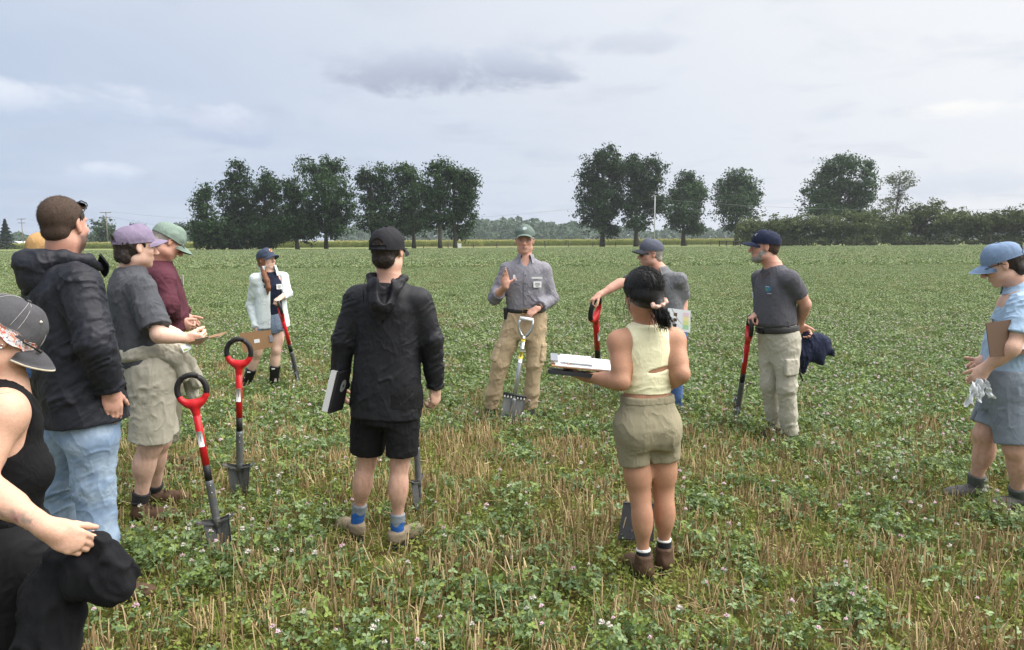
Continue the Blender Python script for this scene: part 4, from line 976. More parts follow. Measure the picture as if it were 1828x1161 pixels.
        for sd in 'RL':
            sh = s.J['sh' + sd]; S.cone(s.neck - s.Z * 0.040, sh, trap, shoulder_r or sr[0] * 0.86, 0.04)
            if sleeves == 'none' or ('el' + sd) not in s.J: continue
            el, wr = s.J['el' + sd], s.J['wr' + sd]
            if sleeves == 'short':
                e = sh + (el - sh) * slen; S.cone(sh, e, sr[0], sr[1], 0.04, fb=True); bones.append((sh, e, amp * 0.8, 18, 9, 0.4))
            else:
                ln = slen if not isinstance(slen, dict) else slen[sd]
                e = el + (wr - el) * ln; S.cone(sh, el, sr[0], sr[1], 0.04); S.cone(el, e, sr[1], sr[2], 0.025, fb=True)
                bones += [(sh, el, amp * 1.15, 20, 8, 0.7, [(0.95, 0.25, 1.3), (0.1, 0.25, 0.5)]), (el, e, amp * 1.1, 24, 8, 0.5, [(0.05, 0.3, 1.2), (0.95, 0.25, 0.9)])]
        if extra: extra(S, bones)
        if vneck: S.ell(s.neck + s.Y * 0.085 - s.Z * 0.012, V3(0.030, 0.06, 0.060) * vneck, np.stack([s.Xs, np.cross(s.Z, s.Xs), s.Z], 1), 0.01, 1)
        if neck_cut: S.cone(s.neck + s.Z * (-0.004 + cutz) + s.Y * 0.012, s.neck + (s.hc - s.neck) * 1.2, neck_cut, neck_cut * cutr, 0.006, 1, fa=True)
        return s.cloth(name, S, mat, bones, h, seed, cols=cols, post=post)
    def bottom(s, name, mat, waist, legs, amp=0.006, seed=2.0, h=None, cols=None, extra=None, drape=0.3, post=None, notch=None):
        """waist: profile rows round the hips; legs: {side: [(t, radius), ...]} with t 0 hip, 1 knee, 2 ankle"""
        S = Sdf(); p = np.array([list(q) + [0.0] * (4 - len(q)) for q in waist], float)
        S.loft(s.pel, s.X, s.Z, p[:, 0], p[:, 1], p[:, 2], p[:, 3], n=2.3, k=0.03); bones = [(s.pel - s.Z * 0.1, s.pel + s.Z * 0.1, amp * 0.6, 10, 8, 0.5)]
        for sd in 'RL':
            if sd not in legs: continue
            hp, kn, an = (s.J[q + sd] for q in ('hp', 'kn', 'an')); P = lambda t: hp + (kn - hp) * t if t <= 1 else kn + (an - kn) * (t - 1)
            pts = legs[sd]
            for i in range(len(pts) - 1): S.cone(P(pts[i][0]), P(pts[i + 1][0]), pts[i][1], pts[i + 1][1], 0.03 if i else 0.04, fb=(i == len(pts) - 2))
            t1 = pts[-1][0]
            if t1 <= 1.0: bones.append((hp, P(t1), amp, 9, 10, drape, [(0.2, 0.3, 0.4)]))
            else: bones += [(hp, kn, amp * 0.8, 12, 8, 0.5, [(0.1, 0.25, 0.7), (1.0, 0.2, 0.9)]), (kn, P(t1), amp, 15, 7, 0.5, [(0.05, 0.2, 0.9), (0.95, 0.25, 1.5)])]
        if extra: extra(S, bones)
        if notch: S.ell(s.pel - s.Z * notch[0] + s.Y * notch[3], (notch[2], 0.22, notch[1]), np.stack([s.X, s.Y, s.Z], 1), 0.012, 1)
        return s.cloth(name, S, mat, bones, h, seed, cols=cols, post=post)
    def shoe(s, side, yaw, mat, sole, length=0.28, boot=0.0, h=0.0075, z=0.0, pitch=0.0, name='shoe', laces=None):
        an = s.J['an' + side]; fr = frame_from(yaw, pitch); f = fr[:, 1]; x = fr[:, 0]; u = fr[:, 2]; b = V3(an[0], an[1], z) - f * 0.045
        if pitch: b = V3(an[0], an[1], z) - f * 0.045
        S = Sdf(); k = length / 0.28; Rm = fr
        S.ell(b + f * 0.03 * k + u * 0.055, (0.036, 0.045, 0.045), Rm, 0.03); S.ell(b + f * 0.12 * k + u * 0.050, (0.042, 0.095 * k, 0.038), Rm, 0.03); S.ell(b + f * 0.19 * k + u * 0.038, (0.045, 0.070 * k, 0.034), Rm, 0.03)
        S.cone(b + f * 0.05 * k + u * 0.06, b + f * 0.045 * k + u * (0.085 + boot), 0.041, 0.046 + 0.01 * (boot > 0.15), 0.03, fb=True)
        S.cut(b + u * 0.014, -u)
        o = s.cloth(name, S, mat, [(b, b + f * 0.28, 0.002, 30, 30, 0.2)], h, 4.0)
        if laces is not None:
            for i in range(5):
                q = b + f * (0.085 + 0.020 * i) * k + u * (0.110 - 0.011 * i + boot * 0.3 * (i == 0)); V, F2 = tube([q - x * 0.026 - u * 0.010, q + u * 0.004, q + x * 0.026 - u * 0.010 + f * 0.012], [0.0032] * 3, 5); mesh_obj('lace', V, F2, laces, o)
            S = Sdf(); S.cone(b + f * 0.043 * k + u * (0.070 + boot), b + f * 0.042 * k + u * (0.092 + boot), 0.049, 0.051, 0.0, fa=True, fb=True); s.cloth('ankle_collar', S, M_BLACKPL, None, h, parent=o)
        S = Sdf(); S.ell(b + f * 0.03 * k + u * 0.010, (0.037, 0.046, 0.02), Rm, 0.02); S.ell(b + f * 0.18 * k + u * 0.010, (0.047, 0.082 * k, 0.02), Rm, 0.02); S.cone(b + f * 0.02 * k + u * 0.01, b + f * 0.2 * k + u * 0.01, 0.032, 0.036, 0.02); S.cut(b + u * 0.016, u); S.cut(b - u * 0.012, -u)
        s.cloth('sole', S, sole, None, h, parent=o); return o
    def sock(s, side, mat, z0, z1, r=0.044, cols=None, h=0.006):
        an, kn = s.J['an' + side], s.J['kn' + side]; d = unit(kn - an); S = Sdf(); L = np.linalg.norm(kn - an)
        S.cone(an - d * 0.015, an + d * z1, r * 0.90, r * 1.10, 0.01, fb=True)
        return s.cloth('sock', S, mat, [(an, kn, 0.0016, 60, 12, 0.1)], h, 3.0, cols=cols)
    # --- headwear and hair
    def cap(s, mat, brim_mat=None, size=1.0, tilt=0.0, high=1.0, brim_len=0.072, brim_w=1.0, droop=1.0, back=False, name='cap', seam=True, z0=0.030, logo=None, dome=0.86, flat=0.0, stitch=None):
        T = V3(0, -0.014, z0); tr = R(tilt); Rt = np.array([[1, 0, 0], [0, math.cos(tr), -math.sin(tr)], [0, math.sin(tr), math.cos(tr)]])
        W = lambda q: s.hc + (np.asarray(q) @ Rt.T + T) @ s.HR.T * s.hs
        a, b, c = 0.0845 * size, 0.1065 * size, 0.088 * high * size
        nt, nf = 72, 18; th = np.linspace(0, 2 * math.pi, nt + 1); ph = np.linspace(-0.16, math.pi / 2, nf)
        G = np.zeros((nt + 1, nf, 3))
        for j, p in enumerate(ph):
            rr = math.cos(max(p, 0)) ** dome if p < math.pi / 2 - 1e-6 else 0.0; zz = c * math.sin(p) if p > 0 else 0.10 * p
            sm = 1.0
            if seam: sm = 1 - 0.008 * np.exp(-(((th / (math.pi / 3)) % 1 - 0.5) / 0.035) ** 2) * (rr > 0.1)
            front = np.clip(np.sin(th), 0, 1) * rr * (1 - rr) * 0.05
            wob = 0.003 * vnoise(np.stack([np.cos(th) * 3, np.sin(th) * 3, 0 * th + p * 3 + s.D], 1)) * (rr > 0.02)
            G[:, j] = np.stack([a * rr * np.cos(th) * sm + wob, b * rr * np.sin(th) * sm + wob, zz + front * (1 - flat) + 0 * th], 1)
        G[-1] = G[0]
        V, F = grid_vf(W(G.reshape(-1, 3)).reshape(G.shape)); o = mesh_obj(name, V, F, mat, s.root)
        # brim
        nu, nv = 25, 8; u = np.linspace(-1, 1, nu); v = np.linspace(0, 1, nv); Bm = np.zeros((nu, nv, 3)); spread = 1.05 * brim_w
        for i, uu in enumerate(u):
            t = math.pi / 2 - uu * spread; x0, y0 = a * 1.0 * math.cos(t), b * math.sin(t)
            for j, vv in enumerate(v):
                ln = brim_len * max(0.0, 1 - abs(uu) ** 3.2) ** 0.6; Bm[i, j] = (x0 * (1 + 0.02 * vv), y0 * 0.985 + ln * vv, -0.012 + 0.004 - 0.030 * droop * (uu ** 2) - 0.016 * vv * vv * droop)
        Pm = W(Bm.reshape(-1, 3)).reshape(Bm.shape); sheet_obj('brim', Pm[::-1], brim_mat or mat, o, 0.0045)
        bt = Sdf(); bt.ell(W(V3(0, 0, c + 0.0045)), V3(0.008, 0.008, 0.005), s.HR, 0); s.cloth('button', bt, mat, None, 0.003, parent=o, sm=0)
        s.capW, s.capabc, s.cap_o = W, (a, b, c), o
        if back:                                                      # strap opening at the back: half round hole with hair in it and the strap across
            def arc(r0, r1, lift): return np.array([[W(V3(a * 1.006 * math.cos(-math.pi / 2 + q * r * 0.42) * lift, b * 1.006 * math.sin(-math.pi / 2 + q * r * 0.42) * lift, 0.004 + 0.046 * math.sqrt(max(0, 1 - q * q)) * r)) for r in np.linspace(r0, r1, 5)] for q in np.linspace(-1, 1, 15)])
            sheet_obj('strap_opening', arc(0.02, 0.92, 1.003), back, o, 0.002)
            st = np.array([[W(V3(a * 1.03 * math.cos(-math.pi / 2 + q), b * 1.03 * math.sin(-math.pi / 2 + q), zz)) for zz in np.linspace(-0.012, 0.010, 3)] for q in np.linspace(-0.5, 0.5, 15)]); sheet_obj('strap', st, mat, o, 0.003)
        if logo:
            for (cc, th0, ph0, wu, wv, shape, lm) in logo: s.cap_patch(cc, th0, ph0, wu, wv, shape, lm)
        return o
    def cap_patch(s, name, th0, ph0, wu, wv, shape, mat):
        """a flat mark lying on the cap, th0 from the front, given as outline in -1..1"""
        a, b, c = s.capabc; P = []
        for (u, v) in shape:
            t = math.pi / 2 + th0 + u * wu; p = ph0 + v * wv; rr = math.cos(p) ** 0.86; P.append(s.capW(V3(a * rr * math.cos(t), b * rr * math.sin(t), c * math.sin(p) + 0.05 * rr * max(0, math.sin(t)) * (1 - rr)) * 1.022))
        mesh_obj(name, P, [list(range(len(P)))], mat, s.cap_o, False)
    def hair(s, mat, parts, cuts=(), h=0.005, amp=0.003, freq=60.0, name='hair', world=(), fuzz=(2600, 0.014, 0.0008, 0.75)):
        S = Sdf(); Rm = s.HR
        for q in parts: S.ell(s.hd(*q[0]), np.asarray(q[1]) * s.hs, Rm, q[2] if len(q) > 2 else 0.015)
        for w in world: S.chain(w[0], w[1], 0.012)
        for q in cuts:
            if q[0] == 'e': S.ell(s.hd(*q[1]), np.asarray(q[2]) * s.hs, Rm, 0.008, 1)
            else: S.cut(s.hd(*q[1]), Rm @ V3(*q[2]))
        def post(V, F):
            N = normals(V, F); L = (V - s.hc) @ Rm; n = 0.6 * vnoise(L * np.array([freq, freq, freq * 0.25])) + 0.4 * vnoise(L * freq * 1.7 + 9); return V + N * (amp * n)[:, None]
        o = s.cloth(name, S, mat, None, h, post=post, sm=0)
        if fuzz:
            n_, L_, w_, lay = fuzz; me = o.data; nv = len(me.vertices); co = np.zeros(nv * 3); me.vertices.foreach_get('co', co); no = np.zeros(nv * 3); me.vertex_normals.foreach_get('vector', no)
            V = co.reshape(-1, 3) + origin_of(s.root); N = no.reshape(-1, 3); r = np.random.default_rng(int(n_)); i = r.integers(0, nv, n_); p, n = V[i], N[i]
            dn = np.broadcast_to(-Rm[:, 2] - 0.5 * Rm[:, 1], n.shape); tg = dn - n * (dn * n).sum(1, keepdims=True); tg /= np.maximum(np.linalg.norm(tg, axis=1, keepdims=True), 1e-6)
            d = n * (1 - lay) + tg * lay + 0.25 * r.normal(size=n.shape); d /= np.linalg.norm(d, axis=1, keepdims=True); sd = np.cross(d, r.normal(size=n.shape)); sd /= np.linalg.norm(sd, axis=1, keepdims=True)
            L = (L_ * (0.5 + r.random(n_)))[:, None]; a = p - n * 0.002; T = np.stack([a - sd * w_, a + sd * w_, a + d * L], 1).reshape(-1, 3)
            mesh_obj('hair_strands', T, np.arange(3 * n_).reshape(-1, 3), mat, o, False)['kind'] = 'stuff'
        return o
    def glasses(s, up=0.0, clear=False, name='sunglasses', back=0.0, tilt=0.0, mat=None, size=1.0):
        """two lenses, bridge and temple arms; up/back lift them onto the head"""
        S = Sdf(); tr = R(tilt); Rt = np.array([[1, 0, 0], [0, math.cos(tr), -math.sin(tr)], [0, math.sin(tr), math.cos(tr)]])
        P = lambda x, y, z: s.hc + s.HR @ ((Rt @ (V3(x * size, y - 0.09, z)) + V3(0, 0.09 - back, up)) * s.hs)
        root = None
        for q in (-1, 1):
            pts = [(0.010, -0.012), (0.014, 0.012), (0.035, 0.016), (0.056, 0.012), (0.058, -0.002), (0.050, -0.018), (0.030, -0.024), (0.016, -0.020)]
            V = []
            for lay in (0.0, -0.003):
                for (x, z) in pts: V.append(P(q * x, 0.106 - 2.6 * x * x + lay - 0.006, z + 0.001))
            n = len(pts); F = [list(range(n)), list(range(2 * n - 1, n - 1, -1))] + [[i, (i + 1) % n, n + (i + 1) % n, n + i] for i in range(n)]
            if root is None: root = mesh_obj(name, V, F, mat or M_LENS, s.root, False)
            else: mesh_obj('lens', V, F, mat or M_LENS, root, False)
            V, F = tube([P(q * 0.056, 0.100, 0.010), P(q * 0.074, 0.080, 0.011), P(q * 0.082, 0.010, 0.010), P(q * 0.080, -0.012, -0.004)], [0.0028, 0.0028, 0.0024, 0.0022], 6); mesh_obj('temple_arm', V, F, M_FRAME, root)
            V, F = tube([P(q * 0.008, 0.102, 0.008), P(q * 0.034, 0.105, 0.0175), P(q * 0.058, 0.097, 0.011)], [0.0028, 0.003, 0.0028], 6); mesh_obj('brow_bar', V, F, M_FRAME, root)
        V, F = tube([P(-0.011, 0.106, 0.004), P(0, 0.110, 0.007), P(0.011, 0.106, 0.004)], [0.0028] * 3, 6); mesh_obj('bridge', V, F, M_FRAME, root)
        return root
    def badge(s, name, x, z, w, hh, mat, prof_d=0.12, ang=0.0, lines=True, roll=0.0, y=None):
        """a name tag on the chest: x right, z up from the pelvis; laid on the cloth at forward distance prof_d"""
        c = s.pt(x, prof_d, z); X = unit(s.Xs * math.cos(R(ang)) - np.cross(s.Z, s.Xs) * math.sin(R(ang))); Yf = np.cross(s.Z, X); U = unit(s.Z * math.cos(R(roll)) + X * math.sin(R(roll))); X = np.cross(Yf, U)
        Rm = np.stack([X, Yf, U], 1); V, F = box_vf(c, (w, 0.003, hh), Rm); o = mesh_obj(name, V, F, mat, s.root, False)
        if lines:
            for k, (q, wd) in enumerate(((0.2, 0.6), (-0.05, 0.75), (-0.27, 0.45))):
                V, F = box_vf(c + Yf * 0.0022 + U * hh * q, (w * wd, 0.0012, hh * 0.09), Rm); mesh_obj('print', V, F, M_INK, o, False)
        return o
    def collar(s, mat, r=0.062, stand=0.026, fall=0.05, opening=28.0, point=0.03, lift=0.0, name='collar', y=0.012, th=0.004):
        """a turned down shirt collar, open at the front"""
        c = s.neck + s.Z * (0.004 + lift); X, Y, Z = s.Xs, np.cross(s.Z, s.Xs), s.Z; G = []
        tilt = unit(Z + Y * 0.25)
        for a in np.linspace(-180 + opening, 180 - opening, 33):
            t = R(a); dr = -Y * math.cos(t) + X * math.sin(t); fr = max(0.0, -math.cos(t)); tip = point * max(0, (abs(a) - 90) / 90.0) ** 2
            row = [c + Y * y + dr * (r + 0.004) - tilt * 0.012, c + Y * y + dr * (r + 0.002) + tilt * stand, c + Y * y + dr * (r + 0.010) + tilt * (stand + 0.004), c + Y * y + dr * (r + 0.020 + 0.012 * fr) + tilt * (stand - fall * 0.55), c + Y * y + dr * (r + 0.030 + 0.02 * fr) + tilt * (stand - fall - tip) - Z * 0.02 * fr]
            G.append(row)
        return sheet_obj(name, np.array(G), mat, s.root, th)
    def belt(s, mat, rows, z0, z1, buckle=None):
        p = np.array(rows, float); S = Sdf(); S.loft(s.pel, s.X, s.Z, [z0, z1], np.interp([z0, z1], p[:, 0], p[:, 1]) + 0.006, np.interp([z0, z1], p[:, 0], p[:, 2]) + 0.006, np.interp([z0, z1], p[:, 0], p[:, 3]), n=2.3)
        o = s.cloth('belt', S, mat, None, min(s.h, 0.008), sm=0)
        if buckle is not None:
            d = np.interp((z0 + z1) / 2, p[:, 0], p[:, 2] + p[:, 3]) + 0.010; c = s.pel + s.Z * (z0 + z1) / 2 + s.Y * d; w, hh = 0.028, 0.020
            V, F = tube([c + s.X * a * w + s.Z * b * hh for a, b in ((-1, -1), (1, -1), (1, 1), (-1, 1), (-1, -1))], [0.004] * 5, 6); mesh_obj('buckle', V, F, buckle, o)
        return o
def frame_z(z, f):
    z = unit(z); x = unit(np.cross(f, z)); y = np.cross(z, x); return np.stack([x, y, z], 1)
# ------------------------------------------------------------------ the cast
M_BLACKJ = fabric('black_rain_shell', srgb(35, 36, 41), 0.15, 90, 0.55, 0.17, 12.0); M_BLACKS = fabric('black_shorts_cloth', srgb(26, 26, 29), 0.15, 90, 0.85, 0.2, 14.0)
M_BLACKCAP = fabric('black_cap_cloth', srgb(36, 37, 42), 0.15, 120, 0.85, 0.1, 40.0)
M_TAUPE = fabric('taupe_suede', srgb(132, 120, 102), 0.2, 80, 0.9, 0.2); M_SOLE = plain('dark_rubber_sole', srgb(38, 36, 34), 0.8); M_BROWNBOOT = fabric('brown_boot_leather', srgb(84, 64, 50), 0.25, 60, 0.7, 0.2)
M_DARKSHOE = fabric('dark_shoe', srgb(44, 42, 42), 0.2, 80, 0.8, 0.2); M_BELT = plain('black_leather', srgb(30, 29, 30), 0.45)
M_KNIT = painted('sock_knit', 0.95, 0.5, 200.0)
SIDEHAIR = [((0, -0.020, 0.020), (0.080, 0.100, 0.088)), ((0, -0.060, -0.050), (0.062, 0.046, 0.050))]
HAIRCUT = [('p', (0, 0.030, 0), (0, 1, 0.25)), ('p', (0, 0, -0.086), (0, 0.30, -1)), ('e', (0.0, 0.05, -0.075), (0.3, 0.085, 0.075)), ('e', (0.085, 0.004, -0.012), (0.025, 0.026, 0.034)), ('e', (-0.085, 0.004, -0.012), (0.025, 0.026, 0.034))]

def person_black_jacket():
    P = Person('person seen from behind in black hooded jacket, black shorts and black cap', 3.95, 6, (690, 690), (695, 497), (693, 447), (16, 2, 0), SK_LIGHT, h=0.0066, sw=0.166, hw=0.085, base=ground_at(690, 965))
    P.arm('L', (612, 606, 0.0), (606, 688, 0.06)); P.arm('R', (771, 606, 0.0), (777, 690, 0.06))
    P.leg('L', (655, 823, 0.08), (637, 934, 0.12), r=(0.085, 0.050, 0.031), calf=0.057); P.leg('R', (714, 826, 0.0), (709, 954, 0.0), r=(0.085, 0.050, 0.031), calf=0.057)
    P.trunk(); P.head_shape()
    P.hand('L', unit(V3(0.25, 0.1, -1)), V3(0.9, 0.2, 0.2), curl=(35, 55, 35), thumb=(50, 20, 10))
    P.hand('R', unit(V3(0.0, 0.0, -1)), V3(-0.8, 0.5, 0), curl=(35, 60, 45), thumb=(25, 40, 20))
    P.body(leghair=1.0)
    P.hair(M_HAIR_DARK, SIDEHAIR, HAIRCUT, amp=0.004)
    P.cap(M_BLACKCAP, back=M_HAIR_DARK, size=1.07, tilt=2, high=1.08, z0=0.018)
    P.glasses()
    n = P.neck; X, Y, Z = P.Xs, np.cross(P.Z, P.Xs), P.Z; Rm = np.stack([X, Y, Z], 1)
    P.top('jacket', M_BLACKJ, [(-0.165, 0.192, 0.132, 0), (0.0, 0.188, 0.132, 0), (0.2, 0.174, 0.125, 0), (0.36, 0.172, 0.125, 0), (0.44, 0.168, 0.118, -0.01), (0.51, 0.14, 0.10, -0.01), (0.565, 0.075, 0.075, 0)],
          'long', (0.070, 0.060, 0.052), slen=1.02, amp=0.0065, neck_cut=0.066)
    S = Sdf()                                                          # the hood lies folded on the back: collar roll, pointed pouch, open mouth
    for q in (-1, 1): S.chain([n + Y * 0.080 + X * q * 0.030 - Z * 0.035, n + Y * 0.04 + X * q * 0.078 - Z * 0.0, n - Y * 0.045 + X * q * 0.086 + Z * 0.006, n - Y * 0.115 + X * q * 0.062 - Z * 0.05, n - Y * 0.138 - X * 0.012 + X * q * 0.03 - Z * 0.17], [0.014, 0.017, 0.021, 0.024, 0.016], 0.02)
    S.chain([n - Y * 0.115 - Z * 0.03, n - Y * 0.135 - Z * 0.12, n - Y * 0.142 - Z * 0.225 - X * 0.014], [0.07, 0.060, 0.014], 0.03); S.ell(n - Y * 0.085 + Z * 0.045, (0.064, 0.075, 0.085), Rm, 0.015, 1); S.ell(n - Y * 0.165 - Z * 0.03 + X * 0.022, (0.030, 0.05, 0.095), Rm, 0.02, 1)
    hd = P.cloth('hood', S, M_BLACKJ, [(n - Z * 0.2, n, 0.006, 14, 14, 0.5)], 0.006, 3.0)
    V, F = tube([n - Y * 0.10 - X * 0.093 + Z * 0.012, n - Y * 0.14 - X * 0.098 - Z * 0.05, n - Y * 0.143 - X * 0.094 - Z * 0.12], [0.003] * 3, 6); mesh_obj('drawcord', V, F, M_BLACKPL, hd)
    P.bottom('shorts', M_BLACKS, [(-0.20, 0.12, 0.12), (-0.1, 0.185, 0.13), (0.1, 0.17, 0.12)], {'L': [(0, 0.105), (0.86, 0.098)], 'R': [(0, 0.104), (0.88, 0.098)]}, amp=0.009, notch=(0.40, 0.16, 0.018, 0.0))
    blue, grey = np.array(srgb(44, 96, 168)), np.array(srgb(128, 138, 146))
    for sd, ry in (('L', -42), ('R', 34)):
        an = P.J['an' + sd]; P.sock(sd, M_KNIT, 0, 0.120, r=0.038, cols=lambda V: np.where(((V[:, 2] - an[2]) < 0.065 + 0.012 * np.sin(V[:, 0] * 90))[:, None], blue, grey)); P.shoe(sd, ry, M_TAUPE, M_SOLE)
    return P

M_CHAMBRAY = fabric('grey_chambray', srgb(134, 133, 142), 0.12, 90, 0.9, 0.2, 18.0); M_KHAKI = fabric('khaki_canvas', srgb(188, 168, 138), 0.1, 60, 0.92, 0.2, 14.0, tint=srgb(174, 154, 125))
M_GREENCAP = fabric('green_cap_cloth', srgb(102, 116, 110), 0.18, 60, 0.9, 0.1)
def person_speaker():
    P = Person('person with raised palm in grey button shirt and khaki trousers, green cap', 6.95, 180, (938, 568), (938, 461), (937, 429), (184, 2, 0), SK_RUDDY, h=0.011, sw=0.168, hw=0.095, base=ground_at(915, 740), hs=1.05)
    P.arm('R', (883, 532, 0.0), (902, 511, -0.22), r=(0.046, 0.040, 0.029)); P.arm('L', (985, 534, 0.02), (959, 551, -0.19), r=(0.046, 0.040, 0.029))
    P.leg('R', (893, 650, -0.06), (876, 730, 0.0)); P.leg('L', (954, 650, -0.05), (946, 731, 0.0))
    P.trunk(); P.head_shape(nose=1.15, jaw=1.02)
    P.hand('R', V3(-0.05, -0.25, 1), V3(0.35, -0.9, -0.15), curl=(8, 14, 10), spread=11, thumb=(62, 10, 5), curls=((6, 10, 8), (10, 14, 10), (14, 20, 14), (20, 26, 16)))
    P.hand('L', V3(-0.72, -0.25, -0.45), V3(-0.2, 0.35, -0.9), curl=(45, 55, 35), thumb=(40, 40, 10))
    P.body(brow=(0.34, 0.24, 0.18), lips=(0.50, 0.26, 0.22))
    P.hair(M_HAIR_GREY, [((0, -0.018, 0.020), (0.0785, 0.099, 0.086)), ((0, -0.066, -0.030), (0.055, 0.038, 0.036))], HAIRCUT, amp=0.002, h=0.006)
    P.cap(M_GREENCAP, size=1.06, tilt=5, high=0.86, z0=0.050, brim_len=0.062, logo=[('emblem', 0.06, 0.55, 0.26, 0.18, ((-1, -0.6), (-0.2, -1), (1, -0.3), (0.7, 0.6), (0, 1), (-0.8, 0.5)), plain('pale_thread', srgb(170, 182, 186), 0.9))])
    rows = [(0.055, 0.176, 0.118, 0.0), (0.08, 0.180, 0.124, 0.005), (0.2, 0.180, 0.125, 0.01), (0.36, 0.190, 0.128, 0.012), (0.45, 0.185, 0.118, 0), (0.52, 0.145, 0.095, -0.005), (0.572, 0.075, 0.072, 0)]
    o = P.top('shirt', M_CHAMBRAY, rows, 'long', (0.072, 0.064, 0.056), slen={'R': 0.40, 'L': 0.78}, amp=0.009, neck_cut=0.058, h=0.008, vneck=1.0)
    for sd, t in (('R', 0.36), ('L', 0.74)):                           # rolled cuffs
        el, wr = P.J['el' + sd], P.J['wr' + sd]; S = Sdf(); S.cone(el + (wr - el) * (t - 0.16), el + (wr - el) * (t + 0.06), 0.061, 0.058, 0.0, fa=True, fb=True); P.cloth('cuff', S, M_CHAMBRAY, [(el, wr, 0.004, 30, 10, 0.4)], 0.007)
    P.collar(M_CHAMBRAY, r=0.060, fall=0.052, opening=34, point=0.03)
    wr = [(-0.2, 0.12, 0.13, 0), (-0.1, 0.185, 0.135, 0), (0.03, 0.182, 0.126, 0.0), (0.09, 0.178, 0.122, 0.002)]
    P.bottom('trousers', M_KHAKI, wr, {'R': [(0, 0.108), (0.55, 0.094), (1.0, 0.077), (1.6, 0.071), (1.98, 0.070)], 'L': [(0, 0.108), (0.55, 0.094), (1.0, 0.077), (1.6, 0.071), (1.98, 0.070)]}, amp=0.010)
    P.belt(M_BELT, wr, 0.055, 0.093, M_GOLD)
    for sd, sg in (('R', 1), ('L', -1)):                               # cargo pockets with flaps
        hp, kn = P.J['hp' + sd], P.J['kn' + sd]; d = unit(hp - kn); c = hp + (kn - hp) * 0.66 + P.X * sg * 0.088 + P.Y * 0.02; fr = frame_z(d, unit(P.Y - P.X * sg * 0.4))
        S = Sdf(); S.box(c - d * 0.04 - P.X * sg * 0.010, (0.018, 0.062, 0.080), fr, 0.012); o2 = P.cloth('cargo_pocket', S, M_KHAKI, [(c - d * 0.1, c + d * 0.1, 0.003, 14, 14, 0.3)], 0.008)
        S = Sdf(); S.box(c + d * 0.038 - P.X * sg * 0.010, (0.022, 0.066, 0.020), fr, 0.006); P.cloth('flap', S, M_KHAKI, None, 0.007, parent=o2)
    # placket, buttons, tag and embroidery on the chest
    for i, z in enumerate((0.13, 0.2, 0.27, 0.34, 0.41)):
        d = np.interp(z, [r[0] for r in rows], [r[2] + r[3] for r in rows]); S = Sdf(); S.ell(P.pt(0, d + 0.009, z), (0.006, 0.006, 0.006)); P.cloth('button', S, plain('shirt_button', srgb(92, 92, 104), 0.4), None, 0.004, sm=0)
    V, F = grid_vf(np.array([[P.pt(x, np.interp(z, [r[0] for r in rows], [r[2] + r[3] for r in rows]) + 0.0065, z) for x in (-0.017, 0.0, 0.017)] for z in np.linspace(0.1, 0.46, 14)])); mesh_obj('placket', V, F[:, ::-1].copy(), M_CHAMBRAY, P.root)
    P.badge('name_tag', -0.108, 0.325, 0.075, 0.055, M_TAG, 0.136, ang=-12)
    V, F = box_vf(P.pt(-0.105, 0.130, 0.385), (0.10, 0.003, 0.016), np.stack([P.Xs, np.cross(P.Z, P.Xs), P.Z], 1)); mesh_obj('embroidered_name', V, F, M_TAG, P.root, False)
    em = [(-0.022, 0), (0.022, 0), (0.022, 0.012), (0.010, 0.014), (0.012, 0.045), (0.0, 0.055), (-0.010, 0.045), (-0.010, 0.014), (-0.022, 0.012)]
    mesh_obj('embroidered_emblem', [P.pt(0.105 + a, 0.133, 0.362 + b) for a, b in em], [list(range(len(em)))], M_TAG, P.root, False)
    w = P.J['wrL']; e = P.J['elL']; d = unit(w - e); S = Sdf(); S.cone(w - d * 0.035, w - d * 0.012, 0.036, 0.035, 0, fa=True, fb=True); o = P.cloth('wrist_watch', S, M_BLACKPL, None, 0.005, sm=0); S = Sdf(); S.box(w - d * 0.024 + V3(0, -0.02, 0.026), (0.019, 0.019, 0.008), None, 0.004); P.cloth('watch_case', S, M_BLACKPL, None, 0.004, sm=0, parent=o)
    S = Sdf(); S.box(P.pt(0.185, 0.04, 0.05), (0.02, 0.035, 0.055), None, 0.006); P.cloth('belt_pouch', S, M_BLACKPL, None, 0.006)
    for sd, y in (('R', 196), ('L', 168)): P.shoe(sd, y, M_DARKSHOE, M_SOLE, h=0.009)
    return P

